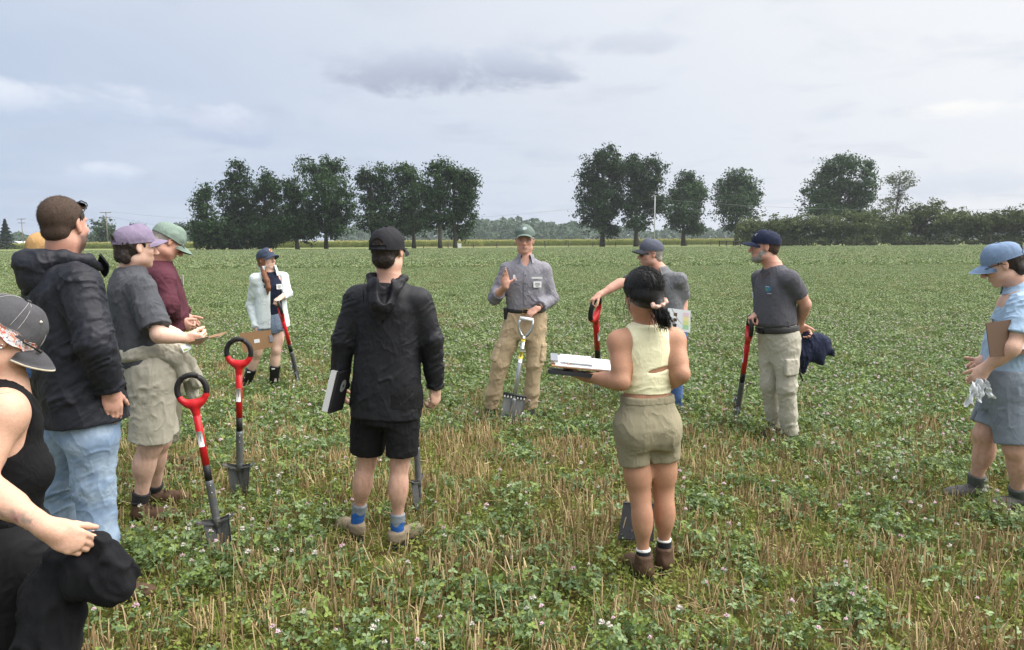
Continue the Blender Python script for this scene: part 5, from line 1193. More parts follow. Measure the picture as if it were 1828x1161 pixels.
M_YELLOW = fabric('pale_yellow_jersey', srgb(246, 241, 204), 0.05, 90, 0.9, 0.12, 18.0); M_OLIVESH = fabric('olive_stretch', srgb(150, 143, 120), 0.1, 90, 0.9, 0.22, 14.0)
M_SCRUNCH = fabric('scrunchie', srgb(222, 180, 166), 0.2, 50, 0.6, 0.4)
def person_yellow_top():
    P = Person('person seen from behind in pale yellow tank top and olive shorts', 3.56, -8, (1155, 752), (1154, 572), (1147, 523), (-22, 6, 0), SK_BROWN, h=0.007, sw=0.138, hw=0.081, base=ground_at(1165, 1010), hs=0.97, drop=0.100)
    P.arm('L', (1110, 682, -0.10), (1048, 673, 0.10), r=(0.044, 0.040, 0.026)); P.arm('R', (1217, 668, -0.08), (1190, 690, 0.16), r=(0.043, 0.039, 0.026))
    P.leg('L', (1143, 884, -0.02), (1149, 1000, -0.03), r=(0.082, 0.048, 0.031), calf=0.054); P.leg('R', (1184, 878, 0.05), (1186, 982, 0.06), r=(0.082, 0.048, 0.031), calf=0.054)
    def back(S, e, top=None):
        S.loft(P.pel, P.X, P.Z, [-0.12, -0.04, 0.06, 0.16, 0.26, 0.36, 0.42, 0.47], np.array([0.11, 0.148, 0.132, 0.108, 0.116, 0.130, 0.120, 0.06]) + e, np.array([0.10, 0.115, 0.095, 0.086, 0.092, 0.092, 0.078, 0.05]) + e, [-0.01, -0.02, -0.005, 0, 0.004, 0.004, -0.004, -0.01], n=2.2, k=0.03)
        for sd in 'RL': S.cone(P.neck - P.Z * 0.03, P.J['sh' + sd], 0.036 + e, 0.046 + e, 0.04)
    back(P.B, 0.0)
    P.head_shape(female=True, neck_r=0.046)
    P.hand('L', V3(-0.75, 0.65, 0.02), V3(0.1, 0.15, 1.0), curl=(15, 30, 25), thumb=(55, 35, 10), sc=0.92); P.hand('R', V3(-0.5, 0.8, 0.1), V3(-0.2, 0, 1), curl=(15, 25, 25), sc=0.92)
    P.body(lips=(0.36, 0.16, 0.14), brow=(0.02, 0.015, 0.012))
    hd = P.hd; bun = hd(0.020, -0.110, -0.058)
    P.hair(M_HAIR_BLACK, [((0, -0.018, 0.030), (0.094, 0.116, 0.100)), ((0.0, -0.055, -0.020), (0.088, 0.075, 0.060)), ((0.012, -0.095, -0.045), (0.045, 0.035, 0.035)), ((0.020, -0.118, -0.085), (0.040, 0.034, 0.042))],
           [('e', (0.0, 0.115, -0.05), (0.068, 0.075, 0.10)), ('p', (0, 0, -0.13), (0, 0, -1)), ('e', (-0.1, 0.055, -0.075), (0.06, 0.06, 0.05))], amp=0.0022, freq=80, h=0.0055, fuzz=None)
    # ponytail strands and flyaways
    r = np.random.default_rng(5); parts = []
    for i in range(260):
        a = hd(0.022 + 0.020 * r.normal(), -0.122 + 0.012 * r.normal(), -0.095 + 0.012 * r.normal()); e = a + P.HR @ V3(0.016 + 0.013 * r.normal() + (0.04 * r.random() if i % 7 == 0 else 0), -0.004 + 0.010 * r.normal(), -0.055 - 0.040 * r.random()); mdl = (a + e) / 2 + P.HR @ V3(-0.016 + 0.008 * r.normal(), -0.022, 0.010 * r.normal())
        parts.append(tube([a, mdl, e], [0.0015, 0.0014, 0.0004], 3))
    tgt = V3(0.016, -0.112, -0.058)
    for i in range(520):
        t = r.random() * 6.28; el = -0.25 + r.random() * 1.75; d0 = V3(math.cos(t) * math.cos(el), math.sin(t) * math.cos(el), math.sin(el)); E3 = V3(0.094, 0.116, 0.100); C3 = V3(0, -0.018, 0.030); d1 = unit((tgt - C3) / E3)
        if d0[1] > 0.55 and d0[2] < 0.25: continue
        pts = []
        for q in np.linspace(0, 1, 6):
            dd = unit(d0 * (1 - q) + d1 * q + 0.05 * r.normal(size=3) * (q < 0.9)); pts.append(hd(*(C3 + dd * E3 * (1.005 + 0.02 * r.random()))))
        parts.append(tube(pts, [0.0010, 0.0014, 0.0014, 0.0014, 0.0012, 0.0008], 3))
    for i in range(70):
        t = r.random() * 6.28; el = 0.2 + r.random() * 1.2; d = V3(math.cos(t) * math.cos(el) * 0.094, math.sin(t) * math.cos(el) * 0.116, math.sin(el) * 0.1 + 0.03) + V3(0, -0.018, 0); a = hd(*d); q = hd(*(d * 1.03 + V3(0.01 * r.normal(), -0.03, -0.02))); e = hd(*(d * 1.04 + V3(0.02 * r.normal(), -0.06, -0.05 - 0.02 * r.random()))); parts.append(tube([a, q, e], [0.0008, 0.0008, 0.0004], 3))
    for i in range(22):
        q = 1 if i % 2 else -1; a = hd(q * 0.088, 0.01 + 0.03 * r.normal(), -0.02 + 0.02 * r.normal()); e = a + P.HR @ V3(q * 0.012 + 0.012 * r.normal(), -0.01, -0.06 - 0.05 * r.random()); parts.append(tube([a, (a + e) / 2 + P.HR @ V3(q * 0.012, 0, 0), e], [0.001, 0.001, 0.0005], 3))
    V, F = joined(parts); mesh_obj('hair_strands', V, F, M_HAIR_BLACK, P.root)['kind'] = 'stuff'
    S = Sdf(); c = hd(0.012, -0.122, -0.056)
    for i in range(22): t = i * 0.2856; S.ell(c + P.HR @ V3(0.036 * math.cos(t), 0.016 * math.sin(t) - 0.006, 0.012 * math.sin(t) + 0.012 * math.cos(t)), 0.0085 + 0.0035 * math.sin(i * 2.3), None, 0.005)
    P.cloth('hair_scrunchie', S, M_SCRUNCH, None, 0.004, sm=0)
    # tank top: racer shaped back with a slit
    S = Sdf(); back(S, 0.0065); Rm = np.stack([P.X, P.Y, P.Z], 1)
    S.cut(P.pt(0, 0, 0.148), -P.Z); S.cone(P.neck + P.Y * 0.012 - P.Z * 0.006, P.neck + P.Z * 0.1, 0.056, 0.075, 0.006, 1, fa=True)
    for q in (-1, 1): S.ell(P.pt(q * 0.168, 0.0, 0.405), (0.078, 0.5, 0.118), Rm, 0.004, 1); S.ell(P.pt(q * 0.20, 0.0, 0.46), (0.10, 0.5, 0.09), Rm, 0.004, 1)
    S.ell(P.pt(0.040, -0.11, 0.268), (0.070, 0.06, 0.0125), np.stack([unit(P.X + P.Z * 0.16), P.Y, unit(P.Z - P.X * 0.16)], 1), 0.004, 1)
    P.cloth('tank_top', S, M_YELLOW, [(P.pt(0, 0, 0.12), P.pt(0, 0, 0.45), 0.003, 26, 5, 0.1, [(0.0, 0.3, 1.5)])], 0.0055, 5.0)
    wr = [(-0.115, 0.10, 0.09, -0.02), (-0.085, 0.134, 0.106, -0.022), (-0.02, 0.146, 0.116, -0.024), (0.06, 0.136, 0.102, -0.012), (0.130, 0.126, 0.096, -0.002)]
    def seat(S, b):
        for q in (-1, 1): S.ell(P.pt(q * 0.070, -0.070, -0.045), (0.072, 0.060, 0.088), np.stack([P.X, P.Y, P.Z], 1), 0.032)
    P.bottom('shorts', M_OLIVESH, wr, {'L': [(0, 0.089), (0.54, 0.0840)], 'R': [(0, 0.089), (0.49, 0.0840)]}, amp=0.0045, extra=seat, seed=6.0, notch=(0.26, 0.088, 0.007, 0.0))
    S = Sdf(); S.loft(P.pel, P.X, P.Z, [0.098, 0.134], [0.1335, 0.1295], [0.102, 0.099], [-0.006, -0.002], n=2.3); P.cloth('waistband', S, M_OLIVESH, [(P.pt(0, 0, 0.1), P.pt(0, 0, 0.14), 0.003, 6, 50, 0.0)], 0.006)
    for sd, y in (('L', -18), ('R', 6)):
        an = P.J['an' + sd]; kn = P.J['kn' + sd]; dk, wh = np.array(srgb(40, 42, 48)), np.array(srgb(226, 226, 224)); P.sock(sd, M_KNIT, 0, 0.062, r=0.0345, h=0.005, cols=lambda V: np.where((((V - an) @ unit(kn - an)) > 0.052)[:, None], wh, dk)); P.shoe(sd, y, M_BROWNBOOT, M_SOLE, 0.25, boot=0.045, name='boot')
    return P

M_TEE = fabric('charcoal_tee', srgb(90, 90, 97), 0.1, 90, 0.92, 0.2, 14.0); M_STONE = fabric('stone_trousers', srgb(186, 182, 168), 0.08, 60, 0.92, 0.22, 14.0); M_NAVY = fabric('navy_cloth', srgb(36, 42, 64), 0.15, 90, 0.9, 0.12, 18.0)
def person_navy_cap():
    P = Person('bearded person in charcoal tee and stone trousers, navy cap, arm behind back', 6.05, -108, (1391, 601), (1381, 473), (1365, 441), (-79, 1, 0), SK_RUDDY, h=0.0095, sw=0.185, hw=0.09, base=ground_at(1393, 780), hs=1.03)
    P.arm('L', (1437, 543, -0.12), (1427, 581, 0.10), r=(0.056, 0.048, 0.033), muscle=1.1); P.arm('R', (1362, 545, 0.24), (1354, 560, 0.04), r=(0.054, 0.046, 0.032))
    P.leg('L', (1404, 690, -0.10), (1410, 776, -0.05)); P.leg('R', (1373, 684, 0.06), (1386, 761, 0.16))
    P.trunk(); P.head_shape(jaw=1.05)
    P.hand('L', V3(0.5, 0.1, -0.45), V3(-0.3, -0.9, -0.3), curl=(50, 60, 35), thumb=(40, 40, 15)); P.hand('R', V3(-0.75, -0.25, -0.35), V3(0.2, -0.1, -1.0), curl=(60, 70, 40), thumb=(30, 45, 15))
    P.body(brow=(0.22, 0.17, 0.14)); P.hair(M_HAIR_BROWN, [((0, -0.018, 0.020), (0.0785, 0.099, 0.086)), ((0, -0.066, -0.030), (0.055, 0.038, 0.036))], HAIRCUT, amp=0.002, h=0.006)
    P.hair(M_BEARD_GREY, [((0, 0.050, -0.090), (0.052, 0.048, 0.034)), ((0.048, 0.020, -0.052), (0.022, 0.040, 0.052)), ((-0.048, 0.020, -0.052), (0.022, 0.040, 0.052)), ((0, 0.086, -0.050), (0.030, 0.014, 0.008))],
           [('e', (0, 0.105, -0.064), (0.022, 0.02, 0.008)), ('p', (0, 0, -0.020), (0, 0.30, 1))], amp=0.004, h=0.005, name='beard')
    P.cap(M_NAVY, size=1.06, tilt=4, high=0.98, z0=0.038, brim_len=0.078, droop=0.9, logo=[('emblem', 0.45, 0.55, 0.22, 0.13, ((-1, -0.2), (-0.3, -0.6), (0.6, -1), (0.3, 0), (1, 0.7), (0, 1), (-0.5, 0.3)), plain('steel_thread', srgb(122, 136, 158), 0.9))])
    P.top('tee_shirt', M_TEE, [(0.098, 0.178, 0.146, 0.022), (0.13, 0.182, 0.152, 0.028), (0.24, 0.180, 0.148, 0.025), (0.38, 0.188, 0.135, 0.012), (0.46, 0.182, 0.12, 0), (0.53, 0.14, 0.095, -0.005), (0.588, 0.078, 0.075, 0)], 'short', (0.072, 0.074, 0.074), slen=0.66, amp=0.007, neck_cut=0.064)
    wr = [(-0.2, 0.12, 0.12, 0), (-0.1, 0.178, 0.132, 0), (0.02, 0.174, 0.140, 0.01), (0.10, 0.172, 0.140, 0.018)]
    P.bottom('trousers', M_STONE, wr, {'L': [(0, 0.105), (0.5, 0.095), (1.0, 0.077), (1.6, 0.072), (2.0, 0.069)], 'R': [(0, 0.105), (0.5, 0.093), (1.0, 0.075), (1.6, 0.070), (2.0, 0.067)]}, amp=0.011, seed=8.0)
    P.belt(plain('grey_belt', srgb(52, 52, 54), 0.6), [(q[0], q[1] + 0.006, q[2] + 0.006, q[3]) for q in wr], 0.048, 0.094, M_BLACKPL)
    kn, hp, an = P.J['knL'], P.J['hpL'], P.J['anL']                    # zip-off seam and thigh pocket
    S = Sdf(); q = kn + (an - kn) * 0.08; d = unit(an - kn); S.cone(q, q + d * 0.012, 0.081, 0.081, 0, fa=True, fb=True); P.cloth('zip_seam', S, M_STONE, None, 0.007, sm=0)
    q = hp + (kn - hp) * 0.55 - P.X * 0.085 + P.Y * 0.02; S = Sdf(); S.box(q, (0.018, 0.06, 0.07), frame_z(unit(hp - kn), P.Y), 0.01); P.cloth('thigh_pocket', S, M_STONE, [(q, q + P.Z * 0.1, 0.003, 15, 15, 0.4)], 0.008)
    P.badge('name_tag', 0.135, 0.36, 0.055, 0.045, M_TAG, 0.128, ang=25)
    # printed chest emblem: blue, green and white oval with a line of print
    fr = lambda u, v: P.pt(-0.088 + u, 0.150 - 0.9 * abs(u) ** 1.5 - 0.006, 0.418 + v)
    for nm, col, pts in (('print_field', srgb(70, 130, 176), [(0.042 * math.cos(t), 0.026 * math.sin(t)) for t in np.linspace(0, 6.28, 21)[:-1]]), ('print_green', srgb(96, 150, 84), [(0.034 * math.cos(t), 0.003 + 0.014 * math.sin(t)) for t in np.linspace(3.14, 6.28, 9)]), ('print_white', srgb(222, 226, 228), [(-0.03, 0.012), (0.03, 0.014), (0.02, 0.021), (-0.018, 0.020)]), ('print_line', srgb(214, 216, 220), [(-0.040, -0.036), (0.040, -0.036), (0.040, -0.042), (-0.040, -0.042)])):
        mesh_obj(nm, [fr(a, b) + P.Y * (0.0015 if nm != 'print_field' else 0) for a, b in pts], [list(range(len(pts)))], plain('chest_' + nm, col, 0.9, bump=0.0), P.root, False)
    # lanyard cord
    n = P.neck; X, Y, Z = P.Xs, np.cross(P.Z, P.Xs), P.Z
    V, F = tube([n - Y * 0.06 + Z * 0.02, n - X * 0.07 - Y * 0.01 + Z * 0.0, n - X * 0.05 + Y * 0.085 - Z * 0.05, n + Y * 0.125 - Z * 0.10, n + X * 0.05 + Y * 0.10 - Z * 0.05, n + X * 0.07], [0.003] * 6, 6); mesh_obj('neck_cord', V, F, plain('cord', srgb(110, 84, 70), 0.8), P.root)
    for sd, y in (('L', -122), ('R', -128)): P.shoe(sd, y, M_DARKSHOE, M_SOLE, boot=0.05, h=0.008)
    return P

M_LBLUE = fabric('light_blue_shirt', srgb(166, 192, 218), 0.07, 90, 0.9, 0.18, 16.0); M_BLGREY = fabric('blue_grey_shorts', srgb(130, 139, 150), 0.1, 70, 0.92, 0.2, 14.0, tint=srgb(120, 129, 140)); M_WASHBLUE = fabric('washed_blue_cap', srgb(122, 144, 174), 0.15, 40, 0.92, 0.12)
def person_light_blue():
    P = Person('person in light blue shirt and cap looking down at the right edge', 4.52, -62, (1802, 676), (1823, 512), (1789, 472), (-62, 24, 0), SK_LIGHT, h=0.008, sw=0.180, hw=0.092, base=ground_at(1790, 905), hs=1.04)
    P.arm('L', (1806, 620, -0.24), (1760, 657, -0.16), r=(0.055, 0.049, 0.033), muscle=1.05); P.arm('R', (1783, 612, 0.20), (1752, 645, 0.04), r=(0.052, 0.046, 0.032))
    P.leg('L', (1812, 800, -0.14), (1818, 890, -0.06), r=(0.085, 0.060, 0.040), calf=0.060); P.leg('R', (1758, 775, 0.06), (1741, 868, 0.14), r=(0.085, 0.060, 0.040), calf=0.060)
    P.trunk(0.16, 0.11); P.head_shape(jaw=1.06)
    P.hand('L', V3(-0.55, 0.1, -0.8), V3(0.2, 0.8, -0.2), curl=(40, 50, 30), thumb=(30, 35, 15)); P.hand('R', V3(-0.6, -0.2, -0.4), V3(0.3, -0.4, 0.6), curl=(40, 55, 30), thumb=(40, 30, 10))
    P.body(brow=(0.10, 0.07, 0.05), eyes=True, leghair=0.9)
    P.hair(M_HAIR_DARK, SIDEHAIR, HAIRCUT, amp=0.003, h=0.0055)
    P.cap(M_WASHBLUE, back=M_HAIR_DARK, size=1.05, tilt=2, high=0.98, z0=0.034, brim_len=0.075, droop=1.2); P.glasses(mat=plain('smoke_lens', srgb(40, 44, 50), 0.15, bump=0.0), name='eyeglasses')
    rows = [(-0.01, 0.185, 0.140, 0.018), (0.08, 0.183, 0.144, 0.024), (0.2, 0.180, 0.140, 0.020), (0.34, 0.185, 0.130, 0.010), (0.43, 0.182, 0.122, 0), (0.50, 0.14, 0.098, -0.005), (0.555, 0.08, 0.078, 0)]
    P.top('shirt', M_LBLUE, rows, 'short', (0.076, 0.080, 0.082), slen=0.72, amp=0.009, neck_cut=0.062, seed=9.0, vneck=0.55); P.collar(M_LBLUE, r=0.064, fall=0.058, opening=30, point=0.03)
    P.bottom('shorts', M_BLGREY, [(-0.2, 0.13, 0.13, 0), (-0.1, 0.19, 0.15, 0), (0.03, 0.188, 0.156, 0.02), (0.06, 0.187, 0.156, 0.022)], {'L': [(0, 0.118), (0.93, 0.108)], 'R': [(0, 0.118), (0.86, 0.106)]}, amp=0.011, seed=11.0, notch=(0.34, 0.14, 0.02, 0.0))
    P.badge('name_tag', -0.11, 0.33, 0.06, 0.075, plain('dark_badge', srgb(44, 52, 60), 0.6), 0.142, ang=-14, lines=False); P.badge('badge_card', -0.108, 0.338, 0.046, 0.050, plain('cream_card', srgb(206, 200, 170), 0.8), 0.1455, ang=-14, lines=False)
    for sd, y in (('L', -104), ('R', -96)):
        P.sock(sd, plain('grey_sock', srgb(82, 88, 82), 0.95), 0, 0.085, r=0.050); P.shoe(sd, y, plain('grey_trail_shoe', srgb(84, 82, 84), 0.8, var=0.35, scale=50), M_SOLE, 0.29)
    return P

M_POLO = fabric('grey_polo', srgb(112, 114, 118), 0.1, 90, 0.8, 0.2, 14.0); M_GREYCAP = fabric('grey_cap_cloth', srgb(86, 90, 104), 0.12, 60, 0.9, 0.1); M_JEANS = fabric('blue_denim', srgb(72, 98, 146), 0.2, 110, 0.92, 0.2, 14.0)
def person_grey_polo():
    P = Person('person in grey polo and sunglasses reaching out to a red shovel', 7.15, -138, (1192, 585), (1180, 482), (1161, 453), (-99, 4, 0), SK_RUDDY, h=0.011, sw=0.185, hw=0.09, base=ground_at(1195, 737), hs=1.06)
    P.arm('R', (1108, 505, -0.02), (1070, 527, -0.12), r=(0.052, 0.044, 0.030)); P.arm('L', (1219, 540, 0.0), (1217, 580, -0.10), r=(0.052, 0.045, 0.031))
    P.leg('L', (1204, 661, -0.03), (1206, 735, 0.0)); P.leg('R', (1176, 661, 0.02), (1172, 733, 0.05))
    P.trunk(); P.head_shape(nose=1.1)
    P.hand('R', V3(-0.75, -0.2, -0.45), V3(0.25, 0.1, -0.95), curl=(50, 55, 30), thumb=(35, 40, 10)); P.hand('L', V3(-0.05, -0.1, -1), V3(-0.6, 0.7, 0), curl=(25, 40, 30), thumb=(30, 35, 10))
    P.body(stubble=(srgb(150, 120, 106), 0.5)); P.hair(M_HAIR_GREY, SIDEHAIR, HAIRCUT, amp=0.002, h=0.006); P.cap(M_GREYCAP, brim_mat=fabric('dark_grey_brim', srgb(58, 60, 68), 0.1, 60, 0.9, 0.1), size=1.06, tilt=4, high=0.95, z0=0.042, brim_len=0.072); P.glasses(size=1.02)
    P.top('polo_shirt', M_POLO, [(-0.02, 0.185, 0.135, 0.01), (0.1, 0.182, 0.138, 0.012), (0.22, 0.184, 0.136, 0.012), (0.36, 0.190, 0.13, 0.01), (0.45, 0.184, 0.118, 0), (0.51, 0.14, 0.095, -0.005), (0.562, 0.078, 0.074, 0)], 'short', (0.074, 0.080, 0.082), slen=0.78, amp=0.009, neck_cut=0.060, seed=12.0, vneck=0.8)
    P.collar(M_POLO, r=0.060, fall=0.050, opening=32)
    P.bottom('jeans', M_JEANS, [(-0.2, 0.12, 0.12), (-0.1, 0.18, 0.13), (0.06, 0.176, 0.128)], {'L': [(0, 0.105), (1, 0.08), (2, 0.072)], 'R': [(0, 0.105), (1, 0.08), (2, 0.072)]}, amp=0.008)
    for sd in 'LR': P.shoe(sd, -150, M_DARKSHOE, M_SOLE, h=0.01)
    return P

M_MINT = fabric('pale_mint_shell', srgb(218, 228, 230), 0.05, 60, 0.6, 0.25, 12.0); M_NAVYTOP = fabric('navy_top', srgb(30, 36, 56), 0.12, 90, 0.9, 0.15, 20.0); M_PALEDENIM = fabric('pale_denim', srgb(128, 146, 168), 0.18, 100, 0.92, 0.2); M_RUBBER = plain('black_rubber_boot', srgb(18, 18, 20), 0.35)
M_NAVYCAP = fabric('navy_cap_faded', srgb(62, 72, 92), 0.15, 60, 0.9, 0.1)
def person_mint_jacket():
    P = Person('person in pale mint rain jacket, denim shorts and black rubber boots', 8.3, 152, (486, 568), (480, 484), (476, 464), (116, -7, 0), SK_FAIR, h=0.011, sw=0.150, hw=0.082, base=ground_at(465, 692), hs=0.98, syaw=154, drop=0.08)
    P.arm('L', (513, 524, 0.0), (502, 531, -0.22), r=(0.040, 0.035, 0.025)); P.arm('R', (448, 546, 0.02), (458, 585, -0.10), r=(0.040, 0.035, 0.025))
    P.leg('L', (493, 624, -0.03), (489, 680, 0.02), r=(0.082, 0.052, 0.036)); P.leg('R', (459, 630, -0.08), (440, 684, -0.02), r=(0.082, 0.052, 0.036))
    P.trunk(0.125, 0.085); P.head_shape(female=True, neck_r=0.045)
    P.hand('L', V3(-0.35, -0.6, -0.3), V3(0.0, 0.3, -0.9), curl=(55, 65, 35), thumb=(35, 45, 10), sc=0.9); P.hand('R', V3(0.35, -0.2, -0.75), V3(0.1, 0.9, -0.1), curl=(25, 40, 25), thumb=(40, 30, 10), sc=0.9)
    P.body(lips=(0.55, 0.24, 0.22), brow=(0.28, 0.16, 0.1))
    hd = P.hd
    P.hair(M_HAIR_RED, [((0, -0.022, 0.020), (0.084, 0.102, 0.088)), ((0, -0.060, -0.040), (0.066, 0.050, 0.050)), ((0.062, 0.005, -0.04), (0.020, 0.035, 0.055))], [('e', (0, 0.09, -0.03), (0.058, 0.085, 0.11)), ('p', (0, 0, -0.11), (0, 0, -1))], amp=0.004, h=0.006)
    P.hair(M_HAIR_RED, [], [], amp=0.004, h=0.007, name='hair_lock', world=[([hd(0.055, -0.02, -0.06), P.pt(0.065, 0.09, P.Lt - 0.03), P.pt(0.050, 0.148, P.Lt - 0.10), P.pt(0.045, 0.165, P.Lt - 0.18), P.pt(0.055, 0.160, P.Lt - 0.25)], [0.026, 0.028, 0.030, 0.028, 0.008])], fuzz=(900, 0.02, 0.0012, 0.85))
    P.cap(M_NAVYCAP, size=1.05, tilt=4, high=0.95, z0=0.040, brim_len=0.072, logo=[('emblem', 0.0, 0.55, 0.28, 0.20, [(math.cos(t), math.sin(t)) for t in np.linspace(0, 6.28, 13)[:-1]], plain('orange_patch', srgb(216, 150, 92), 0.9)), ('emblem_centre', 0.0, 0.56, 0.16, 0.10, [(math.cos(t), math.sin(t)) for t in np.linspace(0, 6.28, 9)[:-1]], plain('dark_patch', srgb(70, 52, 60), 0.9))])
    # navy top under an open jacket
    S = Sdf(); S.loft(P.pel, P.X, P.Z, [0.04, 0.14, 0.26, 0.36, 0.42, 0.48, 0.53], [0.130, 0.118, 0.128, 0.138, 0.130, 0.10, 0.060], [0.095, 0.092, 0.108, 0.115, 0.105, 0.092, 0.065], [0.008, 0.01, 0.018, 0.015, 0, 0, 0], n=2.3); S.cone(P.neck + P.Y * 0.02, P.neck + P.Z * 0.1, 0.058, 0.07, 0.01, 1, fa=True); P.cloth('fitted_top', S, M_NAVYTOP, [(P.pt(0, 0, 0.04), P.pt(0, 0, 0.45), 0.003, 22, 5, 0.1)], 0.009)
    def openf(S, b):
        X, Y, Z = P.Xs, np.cross(P.Z, P.Xs), P.Z; Rm = np.stack([X, Y, Z], 1)
        S.box(P.pt(-0.035, 0.17, 0.16), (0.062, 0.13, 0.42), np.stack([unit(P.X + P.Z * 0.06), P.Y, unit(P.Z - P.X * 0.06)], 1), 0.02, 0.012, 1)
    P.top('rain_jacket', M_MINT, [(-0.11, 0.185, 0.140, 0.0), (0.0, 0.178, 0.136, 0.0), (0.16, 0.166, 0.130, 0.004), (0.30, 0.162, 0.132, 0.006), (0.39, 0.155, 0.115, 0), (0.46, 0.125, 0.095, -0.005), (0.515, 0.078, 0.078, 0)], 'long', (0.058, 0.052, 0.045), slen={'L': 0.90, 'R': 1.02}, amp=0.007, extra=openf, neck_cut=0.060, seed=14.0)
    P.collar(M_MINT, r=0.064, stand=0.05, fall=0.075, opening=38, point=0.06, lift=0.0, th=0.007)
    n = P.neck; S = Sdf(); S.ell(n - P.Y * 0.07 + P.X * 0.03 + P.Z * 0.055, (0.075, 0.035, 0.055), np.stack([P.X, P.Y, P.Z], 1), 0.02); P.cloth('hood', S, M_MINT, [(n, n + P.Z * 0.1, 0.006, 14, 14, 0.4)], 0.008)
    P.badge('name_tag', -0.078, 0.355, 0.062, 0.055, M_TAG, 0.139, ang=-8)
    P.bottom('denim_shorts', M_PALEDENIM, [(-0.17, 0.09, 0.10), (-0.1, 0.136, 0.110), (0.0, 0.134, 0.108), (0.085, 0.124, 0.10)], {'L': [(0, 0.088), (0.36, 0.092)], 'R': [(0, 0.086), (0.34, 0.090)]}, amp=0.005)
    for sd, y in (('L', 150), ('R', 200)):
        an, kn = P.J['an' + sd], P.J['kn' + sd]; d = unit(kn - an); S = Sdf(); S.cone(an - d * 0.03, an + d * 0.185, 0.048, 0.060, 0.01, fb=True); P.shoe(sd, y, M_RUBBER, M_SOLE, 0.25, h=0.009, name='rubber_boot'); o = P.cloth('boot_shaft', S, M_RUBBER, [(an, kn, 0.003, 20, 8, 0.2)], 0.009)
        V, F = box_vf(an + d * 0.155 - P.F * -0.0 + V3(0, -0.058, 0), (0.035, 0.004, 0.014)); mesh_obj('boot_label', V, F, M_TAG, o, False)
    return P

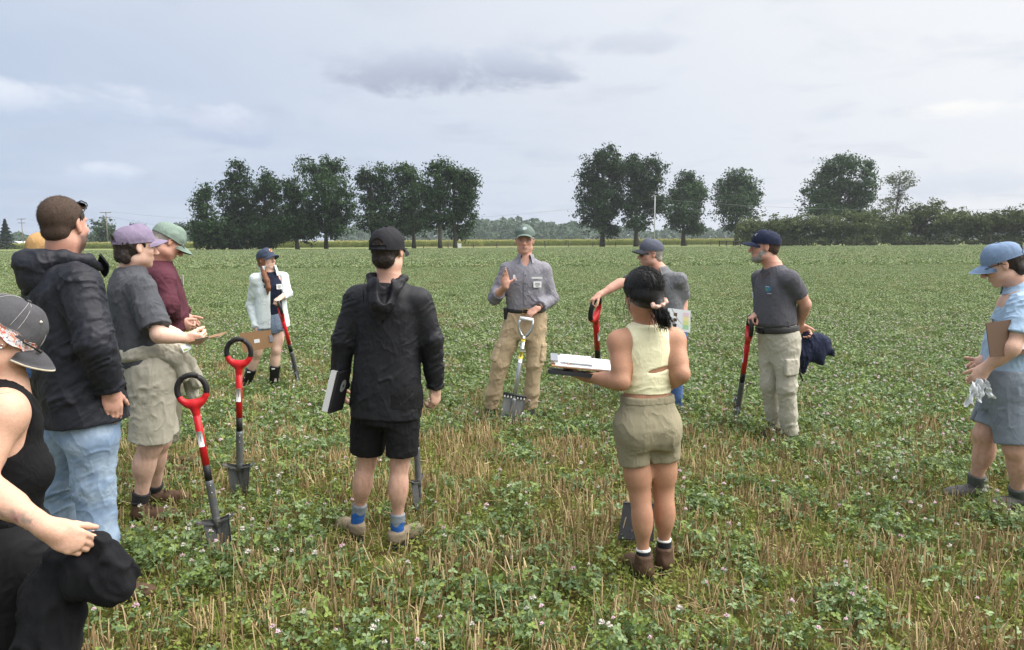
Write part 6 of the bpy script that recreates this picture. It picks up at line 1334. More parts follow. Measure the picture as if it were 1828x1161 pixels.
M_DTEE = fabric('dark_grey_tee', srgb(78, 80, 86), 0.12, 90, 0.92, 0.2, 14.0, tint=srgb(86, 88, 94)); M_SAGE = fabric('sage_canvas', srgb(178, 174, 160), 0.08, 60, 0.92, 0.24, 12.0); M_PURPLE = fabric('washed_purple_cap', srgb(128, 117, 140), 0.16, 40, 0.92, 0.12); M_OLIVEJ = fabric('olive_tied_jacket', srgb(118, 116, 100), 0.1, 60, 0.92, 0.3, 12.0)
def person_purple_cap():
    P = Person('young person in dark grey tee with jacket tied at waist and purple cap', 4.35, 50, (268, 655), (232, 482), (243, 441), (47, 4, 0), SK_FAIR, h=0.008, sw=0.172, hw=0.09, base=ground_at(265, 920), hs=1.02)
    P.arm('R', (283, 598, -0.22), (330, 604, -0.10), r=(0.048, 0.043, 0.030)); P.arm('L', (290, 590, 0.22), (335, 606, 0.12), r=(0.048, 0.043, 0.030))
    P.leg('R', (268, 795, -0.06), (250, 894, -0.02), r=(0.088, 0.064, 0.042), calf=0.062); P.leg('L', (285, 785, 0.12), (275, 875, 0.28), r=(0.088, 0.064, 0.042), calf=0.062)
    P.trunk(); P.head_shape()
    P.hand('R', V3(0.85, 0.3, -0.12), V3(-0.2, 0.75, 0.5), curl=(62, 72, 40), thumb=(20, 45, 25)); P.hand('L', V3(0.8, -0.2, -0.1), V3(0, -0.3, 0.9), curl=(55, 65, 40), thumb=(20, 40, 20))
    P.body(stubble=(srgb(150, 118, 100), 0.45), brow=(0.05, 0.035, 0.03), leghair=0.9)
    P.hair(M_HAIR_DARK, [((0, -0.020, 0.015), (0.085, 0.104, 0.086)), ((0, -0.068, -0.045), (0.068, 0.048, 0.050)), ((0.045, -0.07, -0.07), (0.025, 0.03, 0.03)), ((-0.045, -0.07, -0.07), (0.025, 0.03, 0.03))], HAIRCUT[:1] + HAIRCUT[3:] + [('p', (0, 0, -0.10), (0, 0.1, -1)), ('e', (0.0, 0.07, -0.075), (0.3, 0.085, 0.085))], amp=0.009, freq=34, h=0.005)
    P.cap(M_PURPLE, back=M_HAIR_DARK, size=1.07, tilt=9, high=0.92, z0=0.036, brim_len=0.070, droop=0.8)
    P.top('tee_shirt', M_DTEE, [(0.02, 0.190, 0.145, 0.0), (0.12, 0.188, 0.145, 0.0), (0.26, 0.184, 0.138, -0.004), (0.40, 0.182, 0.132, -0.012), (0.48, 0.176, 0.12, -0.018), (0.54, 0.14, 0.10, -0.014), (0.602, 0.08, 0.078, 0)], 'short', (0.078, 0.084, 0.086), slen=0.86, amp=0.011, neck_cut=0.062, seed=15.0)
    wr = [(-0.2, 0.13, 0.13, 0), (-0.1, 0.19, 0.145, 0), (0.02, 0.182, 0.140, 0), (0.10, 0.176, 0.135, 0)]
    P.bottom('shorts', M_SAGE, wr, {'R': [(0, 0.125), (0.93, 0.122)], 'L': [(0, 0.125), (0.93, 0.118)]}, amp=0.012, seed=16.0)
    # jacket tied round the waist: belt of rolled cloth, knot at the front, hanging sleeves and skirt
    def tied():
        S = Sdf(); S.loft(P.pel, P.X, P.Z, [0.055, 0.075, 0.115, 0.135], [0.190, 0.200, 0.198, 0.188], [0.150, 0.160, 0.158, 0.148], [0, 0, 0, 0], n=2.3, k=0.02)
        f = P.pt(0.10, 0.15, 0.08); S.ell(f, (0.05, 0.04, 0.04), None, 0.02)
        S.chain([f, P.pt(0.115, 0.185, -0.02), P.pt(0.10, 0.215, -0.14)], [0.030, 0.040, 0.046], 0.02); S.chain([f, P.pt(0.06, 0.19, -0.03), P.pt(0.02, 0.20, -0.16), P.pt(0.03, 0.195, -0.22)], [0.030, 0.038, 0.044, 0.04], 0.02)
        S.chain([P.pt(0.19, 0.02, 0.09), P.pt(0.185, 0.10, 0.03), P.pt(0.165, 0.13, -0.08)], [0.028, 0.036, 0.04], 0.03)
        P.cloth('tied_jacket', S, M_SAGE, [(P.pt(0, 0, 0.0), P.pt(0, 0, 0.15), 0.010, 22, 9, 0.4), (P.pt(0.1, 0.18, 0.08), P.pt(0.08, 0.2, -0.2), 0.012, 7, 22, 0.4)], 0.007, 17.0)
    tied()
    for sd, y in (('R', 84), ('L', 80)):
        P.sock(sd, plain('dark_sock', srgb(40, 40, 42), 0.95), 0, 0.06, r=0.048); P.shoe(sd, y, M_BROWNBOOT, M_SOLE, 0.29, boot=0.045, name='hiking_boot', laces=plain('boot_lace', srgb(46, 40, 36), 0.9))
    return P

M_MAROON = fabric('maroon_polo', srgb(86, 46, 58), 0.12, 80, 0.88, 0.2, 14.0); M_SAGECAP = fabric('sage_green_cap', srgb(122, 139, 130), 0.16, 40, 0.92, 0.12)
def person_maroon():
    P = Person('older person in maroon polo and sage green cap looking down', 5.25, 52, (286, 590), (280, 468), (301, 431), (50, 36, 0), SK_RUDDY, h=0.011, sw=0.18, hw=0.09, base=ground_at(286, 850), hs=1.04)
    P.arm('R', (300, 545, -0.20), (316, 572, -0.05), r=(0.050, 0.044, 0.031)); P.arm('L', (312, 540, 0.2), (330, 566, 0.1), r=(0.050, 0.044, 0.031))
    P.leg('R', (290, 690, -0.1), (280, 785, -0.08)); P.leg('L', (305, 688, 0.1), (300, 775, 0.14))
    P.trunk(0.16, 0.11); P.head_shape(nose=1.1)
    P.hand('R', V3(0.5, 0.3, -0.5), V3(-0.1, 0.9, 0.3), curl=(40, 50, 30)); P.hand('L', V3(0.5, 0.0, -0.5), V3(0, -0.6, 0.5), curl=(40, 50, 30))
    P.body(brow=(0.4, 0.36, 0.32)); P.hair(M_HAIR_GREY, SIDEHAIR, HAIRCUT, amp=0.002, h=0.006); P.cap(M_SAGECAP, size=1.06, tilt=2, high=1.0, z0=0.026, brim_len=0.078); P.glasses(name='eyeglasses', mat=plain('smoke_lens', srgb(40, 44, 50), 0.15, bump=0.0))
    P.top('polo_shirt', M_MAROON, [(0.0, 0.188, 0.150, 0.025), (0.1, 0.188, 0.158, 0.034), (0.22, 0.186, 0.150, 0.028), (0.34, 0.188, 0.135, 0.012), (0.42, 0.18, 0.12, 0), (0.46, 0.14, 0.10, 0), (0.50, 0.08, 0.078, 0)], 'long', (0.074, 0.070, 0.056), slen=0.78, amp=0.009, neck_cut=0.060, seed=18.0); P.collar(M_MAROON, r=0.060, fall=0.05)
    P.bottom('trousers', M_OLIVEJ, [(-0.2, 0.12, 0.12), (-0.1, 0.185, 0.14), (0.06, 0.182, 0.14)], {'R': [(0, 0.115), (1, 0.09), (2.12, 0.080)], 'L': [(0, 0.115), (1, 0.09), (2.12, 0.080)]}, amp=0.009)
    P.badge('name_tag', 0.09, 0.36, 0.06, 0.07, M_TAG, 0.145, ang=10)
    for sd in 'RL': P.shoe(sd, 78, M_BROWNBOOT, M_SOLE, h=0.01)
    return P

M_LJEANS = fabric('light_washed_denim', srgb(150, 169, 190), 0.18, 120, 0.92, 0.2, 12.0, tint=srgb(122, 144, 172)); M_JACKETB = fabric('black_hardshell', srgb(38, 40, 48), 0.15, 90, 0.55, 0.18, 10.0)
def person_rain_shell():
    P = Person('person in black rain shell and light jeans, sunglasses pushed up on short hair', 3.35, 40, (142, 690), (108, 466), (115, 402), (8, 0, 0), SK_RUDDY, h=0.0068, sw=0.195, hw=0.095, base=ground_at(190, 1058), hs=1.035)
    P.arm('R', (168, 612, -0.20), (197, 696, -0.10), r=(0.052, 0.046, 0.034)); P.arm('L', (90, 620, 0.35), (120, 700, 0.45), r=(0.052, 0.046, 0.034))
    P.leg('R', (168, 862, -0.04), (182, 1028, -0.05), r=(0.095, 0.066, 0.042)); P.leg('L', (112, 858, 0.12), (122, 1002, 0.18), r=(0.095, 0.066, 0.042))
    P.trunk(0.165, 0.11); P.head_shape(jaw=1.06, neck_r=0.060)
    P.hand('R', V3(0.05, 0.1, -1), V3(-0.6, 0.6, 0), curl=(15, 20, 15)); P.hand('L', V3(0.1, 0.1, -1), V3(0.6, 0.2, 0), curl=(25, 30, 20))
    P.body(stubble=(srgb(62, 50, 46), 0.85), brow=(0.05, 0.035, 0.03))
    P.hair(M_HAIR_BUZZ, [((0, -0.018, 0.036), (0.0795, 0.1005, 0.0885)), ((0, -0.056, -0.030), (0.060, 0.046, 0.045))], [('p', (0, 0.060, 0.02), (0, 1, -0.15)), ('p', (0, 0, -0.062), (0, 0.40, -1)), ('e', (0, 0.065, -0.05), (0.3, 0.085, 0.075)), ('e', (0.085, 0.008, -0.012), (0.025, 0.028, 0.036)), ('e', (-0.085, 0.008, -0.012), (0.025, 0.028, 0.036))], amp=0.0015, freq=120, h=0.005, fuzz=(6000, 0.007, 0.0007, 0.35))
    P.glasses(up=0.084, back=0.022, tilt=40, size=1.02)
    P.top('rain_shell', M_JACKETB, [(-0.165, 0.205, 0.172, 0.0), (0.0, 0.205, 0.172, 0.0), (0.16, 0.202, 0.168, 0.0), (0.34, 0.202, 0.158, -0.005), (0.45, 0.212, 0.145, -0.014), (0.53, 0.165, 0.120, -0.016), (0.60, 0.09, 0.088, 0)], 'long', (0.086, 0.080, 0.066), slen=0.98, amp=0.0105, neck_cut=0.070, seed=20.0)
    n = P.neck; X, Y, Z = P.Xs, np.cross(P.Z, P.Xs), P.Z; Rm = np.stack([X, Y, Z], 1); S = Sdf()
    for q in (-1, 1): S.chain([n + Y * 0.15 + X * q * 0.035 - Z * 0.045, n + Y * 0.085 + X * q * 0.090 - Z * 0.012, n - Y * 0.02 + X * q * 0.102 + Z * 0.008, n - Y * 0.100 + X * q * 0.075 + Z * 0.0], [0.018, 0.026, 0.034, 0.040], 0.03)
    S.chain([n - Y * 0.100 - X * 0.075 + Z * 0.012, n - Y * 0.128 + Z * 0.008, n - Y * 0.100 + X * 0.075 + Z * 0.012], [0.044, 0.050, 0.044], 0.03); S.ell(n - Y * 0.13 - Z * 0.07, (0.11, 0.05, 0.08), Rm, 0.04)
    S.ell(n + Y * 0.012 + Z * 0.055, (0.074, 0.086, 0.085), Rm, 0.012, 1)
    hd = P.cloth('hood', S, M_JACKETB, [(n - X * 0.1, n + X * 0.1, 0.009, 9, 16, 0.5)], 0.0065, 21.0)
    G = np.array([[n + Y * (0.135 + 0.05 * b + 0.02 * math.sin(a * 3)) + X * (0.10 - 0.14 * a) + Z * (0.02 - 0.10 * b - 0.05 * a + 0.012 * math.sin(5 * a + 2 * b)) for a in np.linspace(0.1, 0.75, 9)] for b in np.linspace(0, 0.6, 5)]); sheet_obj('collar_flap', G, M_JACKETB, hd, 0.006)
    # open front edge and pocket zip
    G = np.array([[P.pt(0.06 - 0.10 * u, 0.140 + (0.040 + 0.055 * (0.46 - z)) * u + 0.010 * math.sin(9 * z + 3 * u), z) for u in np.linspace(0, 1, 6)] for z in np.linspace(0.46, -0.165, 22)]); sheet_obj('front_flap', G, M_JACKETB, P.root, 0.010)
    V, F = tube([P.pt(0.215, 0.085, 0.14), P.pt(0.205, 0.115, 0.03), P.pt(0.20, 0.12, -0.03)], [0.005] * 3, 6); mesh_obj('pocket_zip', V, F, M_BLACKPL, P.root)
    P.bottom('jeans', M_LJEANS, [(-0.24, 0.13, 0.13), (-0.14, 0.182, 0.142), (-0.09, 0.16, 0.12)], {'R': [(0.2, 0.098), (0.5, 0.110), (1, 0.088), (1.6, 0.082), (1.95, 0.076)], 'L': [(0.2, 0.100), (0.5, 0.106), (1, 0.086), (1.6, 0.08), (1.95, 0.074)]}, amp=0.012, seed=22.0)
    for sd, y in (('R', 78), ('L', 70)): P.shoe(sd, y, M_BROWNBOOT, M_SOLE, 0.31)
    return P

M_TANK = fabric('black_tank_jersey', srgb(17, 17, 20), 0.15, 90, 0.9, 0.15, 18.0); M_GREYDEN = fabric('charcoal_denim_cap', srgb(78, 78, 82), 0.3, 140, 0.95, 0.06, 30.0); M_CREAM = plain('cream_edge', srgb(222, 216, 200), 0.8)
def bandana():
    m, T = new_mat('patterned_headband'); p = T.node('ShaderNodeTexCoord', out=3); n = T.noise(p, 55.0, 3.0, 0.6, 1.0); c = T.ramp(n, [(0.36, srgb(60, 84, 140)), (0.44, srgb(232, 226, 222)), (0.52, srgb(226, 222, 226)), (0.58, srgb(214, 96, 90)), (0.66, srgb(226, 170, 110))]); finish(T, Base_Color=c, Roughness=0.85); return m
def person_tank_top():
    P = Person('person close at left in black tank top and faded charcoal cap, tattooed forearm', 2.25, 52, (6, 965), (-2, 676), (8, 600), (46, 40, 0), srgb(208, 166, 144), h=0.008, sw=0.155, hw=0.09, base=V3(at(6, 965, 2.25)[0], 2.25, 0), hs=0.97, drop=0.075)
    P.arm('R', (-44, 862, -0.22), (86, 944, -0.30), r=(0.047, 0.044, 0.028)); P.arm('L', (20, 880, 0.24), (40, 990, 0.3), r=(0.05, 0.045, 0.03))
    P.leg('R', (-12, 1210, -0.05), (-16, 1450, -0.05)); P.leg('L', (5, 1200, 0.12), (0, 1420, 0.12))
    L = P.Lt
    P.B.loft(P.pel, P.X, P.Z, [-0.1, 0, 0.12, 0.24, 0.32, 0.36, 0.40], [0.13, 0.165, 0.15, 0.145, 0.145, 0.12, 0.06], [0.09, 0.10, 0.09, 0.09, 0.09, 0.08, 0.05], [0, 0, 0.0, 0.0, 0, 0, 0], n=2.2, k=0.03)
    for sd in 'RL': P.B.cone(P.neck - P.Z * 0.03, P.J['sh' + sd], 0.042, 0.050, 0.05)
    P.B.ell(P.pt(0, 0.01, P.Lt - 0.11), (0.14, 0.085, 0.10), np.stack([P.X, P.Y, P.Z], 1), 0.05)
    P.head_shape(female=True, neck_r=0.054, fine=0.0036)
    P.hand('R', V3(0.80, 0.15, -0.55), V3(-0.1, 0.9, -0.35), curl=(40, 50, 35), thumb=(20, 25, 10), sc=0.95, fine=0.0034); P.hand('L', V3(0.6, 0, -0.6), V3(0, -1, 0), curl=(40, 50, 30))
    def tattoo(V, col):
        e, w = P.J['elR'], P.J['wrR']; ax = unit(w - e); up = unit(V3(0, 0, 1) - ax * ax[2]); cam_ = unit(np.cross(ax, up)); rel = V - e; t = rel @ ax; u = rel @ up; side = rel @ np.cross(up, ax)
        Lf = np.linalg.norm(w - e); near = (np.abs(t / Lf - 0.66) < 0.3) & (np.linalg.norm(rel - t[:, None] * ax, axis=1) < 0.07)
        face = near & (V[:, 1] < (e + ax * t[:, None])[:, 1] + 0.01)
        for (t0, u0, r0, c) in ((0.70, 0.000, 0.017, srgb(150, 96, 104)), (0.70, 0.0, 0.008, srgb(110, 70, 80)), (0.62, -0.012, 0.013, srgb(88, 100, 92)), (0.57, -0.006, 0.010, srgb(80, 92, 88)), (0.80, 0.008, 0.012, srgb(92, 104, 98)), (0.77, 0.016, 0.008, srgb(86, 98, 92)), (0.64, 0.012, 0.008, srgb(96, 104, 98)), (0.86, 0.012, 0.008, srgb(90, 100, 96))):
            d = np.sqrt((t - t0 * Lf) ** 2 + (u - u0) ** 2); m = np.clip(1.3 - d / r0 + 0.5 * vnoise(V * 160), 0, 1) * face * 0.62; col = col * (1 - m[:, None]) + np.array(c) * m[:, None]
        return col
    P.body(paint=tattoo, lips=(0.55, 0.26, 0.24))
    P.hair(M_HAIR_DARK, [((0, -0.022, 0.012), (0.080, 0.100, 0.080)), ((0, -0.07, -0.03), (0.06, 0.045, 0.045)), ((0.070, 0.030, 0.008), (0.010, 0.024, 0.020)), ((-0.070, 0.030, 0.008), (0.010, 0.024, 0.020))], HAIRCUT[:0] + [('p', (0, 0.058, 0), (0, 1, 0.1)), ('p', (0, 0, -0.07), (0, 0.2, -1)), ('e', (0, 0.07, -0.06), (0.3, 0.09, 0.06)), ('e', (0.085, 0.0, -0.012), (0.025, 0.024, 0.034))], amp=0.002, freq=90, h=0.004)
    P.cap(M_GREYDEN, size=1.08, tilt=-2, high=1.0, z0=0.028, brim_len=0.078, droop=1.5)
    a, b, c = P.capabc; W = P.capW                                      # cream brim edge, contrast stitching, eyelet, headband
    E = []
    for uu in np.linspace(-1, 1, 33):
        t = math.pi / 2 - uu * 1.05; ln = 0.078 * max(0.0, 1 - abs(uu) ** 3.2) ** 0.6; E.append(W(V3(a * math.cos(t) * 1.02, b * math.sin(t) * 0.985 + ln + 0.001, -0.008 - 0.045 * uu ** 2 - 0.024 - 0.002)))
    V, F = tube(E, [0.0042] * len(E), 7); mesh_obj('brim_edge', V, F, M_CREAM, P.cap_o)
    for t0 in (-0.10, 0.10, -1.15, -0.95, 1.1):
        pts = []
        for ph in np.linspace(0.02, 1.45, 16):
            rr = math.cos(ph) ** 0.86; t = t0; pts.append(W(V3(a * rr * math.cos(t), b * rr * math.sin(t), c * math.sin(ph)) * 1.012 + V3(0, 0.05 * 0, 0)))
        V, F = tube(pts, [0.0007] * len(pts), 4); mesh_obj('stitching', V, F, plain('pale_thread2', srgb(176, 176, 176), 0.9), P.cap_o)
    S = Sdf(); S.ell(W(V3(a * 0.80 * math.cos(0.62), b * 0.80 * math.sin(0.62), c * 0.66) * 1.01), 0.0045); P.cloth('eyelet', S, M_CREAM, None, 0.002, sm=0, parent=P.cap_o)
    G = np.array([[W(V3(a * (1.0 - 0.04 * k) * math.cos(t), b * (1.0 - 0.04 * k) * math.sin(t), -0.004 - 0.036 * k + 0.004 * math.sin(9 * t + 3 * k))) for k in np.linspace(0, 1, 5)] for t in np.linspace(-math.pi * 1.25, math.pi * 0.30, 40)]); sheet_obj('headband', G, bandana(), P.root, 0.003)
    P.glasses(mat=plain('brown_lens', srgb(84, 72, 56), 0.12, bump=0.0), size=1.05)
    S = Sdf(); S.ell(P.hd(0.084, -0.002, -0.038), 0.0055); P.cloth('earring', S, M_METAL, None, 0.002, sm=0); S = Sdf(); S.ell(P.hd(0.085, -0.006, -0.028), 0.0035); P.cloth('earring', S, M_METAL, None, 0.002, sm=0)
    # tank top with bust and straps, black skirt below
    Rm = np.stack([P.X, P.Y, P.Z], 1); S = Sdf(); S.loft(P.pel, P.X, P.Z, [-0.02, 0.05, 0.12, 0.20, 0.30, 0.38, 0.44], [0.174, 0.166, 0.158, 0.158, 0.156, 0.140, 0.08], [0.124, 0.116, 0.108, 0.112, 0.110, 0.096, 0.07], [0, 0.0, 0.0, 0.008, 0.005, 0.004, 0.0], n=2.2); S.ell(P.pt(0, 0.01, P.Lt - 0.11), (0.150, 0.098, 0.108), Rm, 0.05)
    for q in (-1, 1): S.ell(P.pt(q * 0.072, 0.070, 0.235), (0.070, 0.066, 0.068), Rm, 0.04)
    for sd in 'RL': S.cone(P.neck - P.Z * 0.03, P.J['sh' + sd], 0.052, 0.056, 0.05)
    for sd, q in (('R', 1), ('L', -1)): S.ell(P.J['sh' + sd] + P.X * q * 0.020 - P.Z * 0.045, (0.066, 0.20, 0.105), Rm, 0.006, 1)
    S.ell(P.neck + P.Y * 0.05 + P.Z * 0.0, (0.072, 0.13, 0.105), Rm, 0.006, 1); S.ell(P.neck - P.Y * 0.08 + P.Z * 0.0, (0.072, 0.12, 0.08), Rm, 0.006, 1)
    P.cloth('tank_top', S, M_TANK, [(P.pt(0, 0, -0.02), P.pt(0, 0, 0.3), 0.005, 22, 5, 0.2, [(0.1, 0.3, 1.2)])], 0.007, 23.0)
    P.bottom('black_trousers', M_BLACKS, [(-0.25, 0.16, 0.15), (-0.1, 0.19, 0.155), (0.03, 0.176, 0.138)], {'R': [(0, 0.14), (1, 0.12), (1.9, 0.12)], 'L': [(0, 0.14), (1, 0.12), (1.9, 0.12)]}, amp=0.012, seed=24.0)
    for sd in 'RL': P.shoe(sd, 80, M_DARKSHOE, M_SOLE, 0.25, h=0.012)
    return P

M_MUSTARD = fabric('mustard_cap', srgb(180, 144, 98), 0.14, 40, 0.92, 0.12); M_BLUESHIRT = fabric('denim_blue_shirt', srgb(70, 98, 142), 0.15, 80, 0.92, 0.2)
def person_mustard_cap():
    P = Person('person in mustard cap and blue denim, mostly hidden behind the black rain shell', 4.75, 40, (88, 655), (86, 499), (86, 449), (40, 6, 0), SK_LIGHT, h=0.011, sw=0.17, hw=0.088, base=ground_at(75, 880), hs=1.03)
    P.arm('R', (100, 590, -0.18), (124, 630, -0.05)); P.arm('L', (116, 585, 0.2), (134, 625, 0.12))
    P.leg('R', (92, 765, -0.06), (92, 862, -0.04)); P.leg('L', (106, 758, 0.1), (108, 852, 0.14)); P.trunk(); P.head_shape()
    P.hand('R', V3(0.8, 0.1, -0.3), V3(0, 0.9, 0.3)); P.hand('L', V3(0.8, 0.0, -0.3), V3(0, -0.9, 0.3)); P.body(); P.hair(M_HAIR_BROWN, SIDEHAIR, HAIRCUT, amp=0.002, h=0.006); P.cap(M_MUSTARD, size=1.06, tilt=2, high=1.0, z0=0.026)
    P.top('shirt', M_BLUESHIRT, [(-0.04, 0.185, 0.135, 0), (0.15, 0.182, 0.135, 0), (0.34, 0.184, 0.13, 0), (0.44, 0.178, 0.12, 0), (0.5, 0.14, 0.10, 0), (0.56, 0.08, 0.08, 0)], 'long', (0.07, 0.062, 0.05), slen=0.9, amp=0.008, seed=26.0)
    P.bottom('jeans', M_JEANS, [(-0.2, 0.12, 0.12), (-0.1, 0.18, 0.13), (0.06, 0.176, 0.128)], {'R': [(0, 0.11), (1, 0.085), (1.95, 0.076)], 'L': [(0, 0.11), (1, 0.085), (1.95, 0.076)]}, amp=0.008)
    for sd in 'RL': P.shoe(sd, 74, M_DARKSHOE, M_SOLE, h=0.012)
    return P
PEOPLE = {}
for _k, _f in (('black', person_black_jacket), ('speaker', person_speaker), ('yellow', person_yellow_top), ('navy', person_navy_cap), ('blue', person_light_blue), ('polo', person_grey_polo), ('mint', person_mint_jacket),
               ('purple', person_purple_cap), ('maroon', person_maroon), ('shell', person_rain_shell), ('tank', person_tank_top), ('mustard', person_mustard_cap)):
    PEOPLE[_k] = _f()
# ------------------------------------------------------------------ tools and papers
def soiled(name, c, rough):
    """coated steel with dried soil and scuffs"""
    m, T = new_mat(name); p = T.node('ShaderNodeTexCoord', out=3); n = T.noise(p, 16.0, 6.0, 0.7, 0.4); n2 = T.noise(p, 70.0, 4.0, 0.7); st = T.noise(T.node('ShaderNodeVectorMath', {0: p, 1: (90.0, 90.0, 6.0)}, operation='MULTIPLY'), 1.0, 3.0, 0.6)
    base = T.mix(n2, tuple(x * 0.8 for x in c), tuple(x * 1.15 for x in c)); base = T.mix(T.m('MULTIPLY', T.ss(st, 0.58, 0.72), 0.5), base, tuple(min(1, x * 2.0) for x in c)); d = T.ss(n, 0.52, 0.66)
    col = T.mix(T.m('MULTIPLY', d, 0.8), base, srgb(104, 88, 66)); b = T.node('ShaderNodeBump', {'Strength': 0.3, 'Distance': 0.006, 'Height': T.m('ADD', d, T.m('MULTIPLY', n2, 0.3))})
    finish(T, Base_Color=col, Roughness=T.m('ADD', rough, T.m('MULTIPLY', d, 0.4)), Metallic=T.m('MULTIPLY', T.m('SUBTRACT', 1.0, d), 0.3), Normal=b); MATS[name] = m; return m
M_RED = plain('red_shovel_plastic', srgb(206, 30, 38), 0.4, var=0.08); M_GRIP = plain('black_rubber_grip', srgb(28, 28, 30), 0.6); M_STEELG = soiled('grey_coated_steel', srgb(100, 103, 106), 0.45)
M_BRIGHTST = plain('stainless_tube', srgb(186, 190, 192), 0.3, 0.8, bump=0.02); M_WORN = plain('worn_steel_blade', srgb(134, 136, 138), 0.5, 0.25, var=0.35, scale=9)
M_LABELW = plain('white_sticker', srgb(228, 230, 232), 0.6, var=0.04); M_LABELY = plain('yellow_sticker', srgb(224, 206, 84), 0.6)
M_BOARD = plain('brown_hardboard', srgb(150, 116, 82), 0.7, var=0.12, scale=60); M_DBOARD = plain('dark_hardboard', srgb(96, 74, 58), 0.7, var=0.12, scale=60); M_PAPER = plain('white_paper', srgb(232, 236, 240), 0.8, var=0.03, bump=0.02)
M_CASE = plain('dark_plastic_case', srgb(34, 35, 38), 0.5); M_CASEG = plain('pale_grey_plastic', srgb(196, 198, 200), 0.5)
def shovel(label, tip, top, face, blade_w=0.165, group='red handled round grip shovels', sticker=True):
    """root spade: ring handle, two part shaft, flared foot treads and a pointed blade; face is where the blade's front looks"""
    tip = np.asarray(tip, float); top = np.asarray(top, float); a = unit(top - tip); L = np.linalg.norm(top - tip); f = unit(np.asarray(face, float) - a * np.dot(face, a)); x = np.cross(a, f); k = L / 1.06
    root = empty('shovel', tip, label, 'shovel', group); P = lambda u, v, w=0.0: tip + x * u * k + a * v * k + f * w * k
    # ring: red fork below, black grip above
    c = 0.972; ru, rv = 0.073, 0.082; arc = lambda t0, t1, n: [P(ru * math.sin(t), c + rv * -math.cos(t)) for t in np.linspace(t0, t1, n)]
    V, F = tube(arc(1.15, 2 * math.pi - 1.15, 23), [0.0155 * k] * 23, 9); mesh_obj('grip', V, F, M_GRIP, root)
    S = Sdf(); pts = arc(-1.25, 1.25, 13); S.chain(pts, [0.0155 * k] * 13, 0.008); S.cone(P(0, c - rv - 0.075), P(0, c - rv), 0.019 * k, 0.024 * k, 0.02); S.cone(P(-0.03, c - rv + 0.012), P(0.03, c - rv + 0.012), 0.018 * k, 0.018 * k, 0.02)
    V, F = S.mesh(0.006); mesh_obj('fork', smooth_mesh(V, F, 1), F, M_RED, root)
    V, F = tube([P(0, 0.555), P(0, 0.70), P(0, c - rv - 0.02)], [0.0195 * k, 0.0195 * k, 0.020 * k], 12); sh = mesh_obj('red_shaft', V, F, M_RED, root)
    if sticker:
        G = np.array([[P(0.0205 * math.sin(t), v, 0.0205 * math.cos(t)) for v in np.linspace(0.66, 0.745, 3)] for t in np.linspace(-0.75, 0.75, 7)]); sheet_obj('sticker', G[::-1], M_LABELW, sh, 0.001)
        V, F = box_vf(P(0.002, 0.705, 0.0214), (0.003 * k, 0.0008, 0.030 * k), np.stack([x, f, a], 1)); mesh_obj('print', V, F, M_INK, sh, False)
    V, F = tube([P(0, 0.46), P(0, 0.56)], [0.0192 * k, 0.0192 * k], 12); mesh_obj('black_sleeve', V, F, M_GRIP, root)
    V, F = tube([P(0, 0.20), P(0, 0.24), P(0, 0.44), P(0, 0.465), P(0, 0.467)], [0.021 * k, 0.0205 * k, 0.021 * k, 0.0225 * k, 0.018 * k], 12); so = mesh_obj('steel_socket', V, F, M_STEELG, root)
    for q in (0.40, 0.44): S = Sdf(); S.ell(P(0.006, q, 0.0215), 0.0045 * k); V, F = S.mesh(0.0025); mesh_obj('rivet', V, F, M_BRIGHTST, so)
    # blade: dished sheet with shoulders rising to treads
    def outline(v): return np.interp(v, [0.0, 0.02, 0.06, 0.14, 0.215, 0.245], [0.006, 0.030, 0.050, 0.062, 0.068, 0.074]) * blade_w / 0.165
    G = []
    for v in np.linspace(0.0, 0.245, 14):
        w = outline(v); G.append([P(u * w, v + (0.02 * abs(u) ** 2 if v > 0.2 else 0), 0.022 * (abs(u) ** 1.6) * min(1, v / 0.12) - 0.004 - 0.012 * math.exp(-(u / 0.25) ** 2) * max(0, (v - 0.12) / 0.12)) for u in np.linspace(-1, 1, 13)])
    sheet_obj('blade', np.array(G), M_STEELG, root, 0.004)
    for q in (-1, 1):
        G = np.array([[P(q * (0.012 + 0.086 * t), 0.225 + 0.034 * t ** 1.5 + 0.003 * math.sin(6 * t), 0.012 * t - 0.012 + 0.034 * s_) for s_ in (0, 0.35, 0.7, 1.0)] for t in np.linspace(0, 1, 8)]); sheet_obj('foot_tread', G, M_STEELG, root, 0.006)
    S = Sdf(); S.cone(P(0, 0.12, -0.008), P(0, 0.25, 0.0), 0.008 * k, 0.022 * k, 0.01); V, F = S.mesh(0.006); mesh_obj('blade_rib', V, F, M_STEELG, root)
    return root
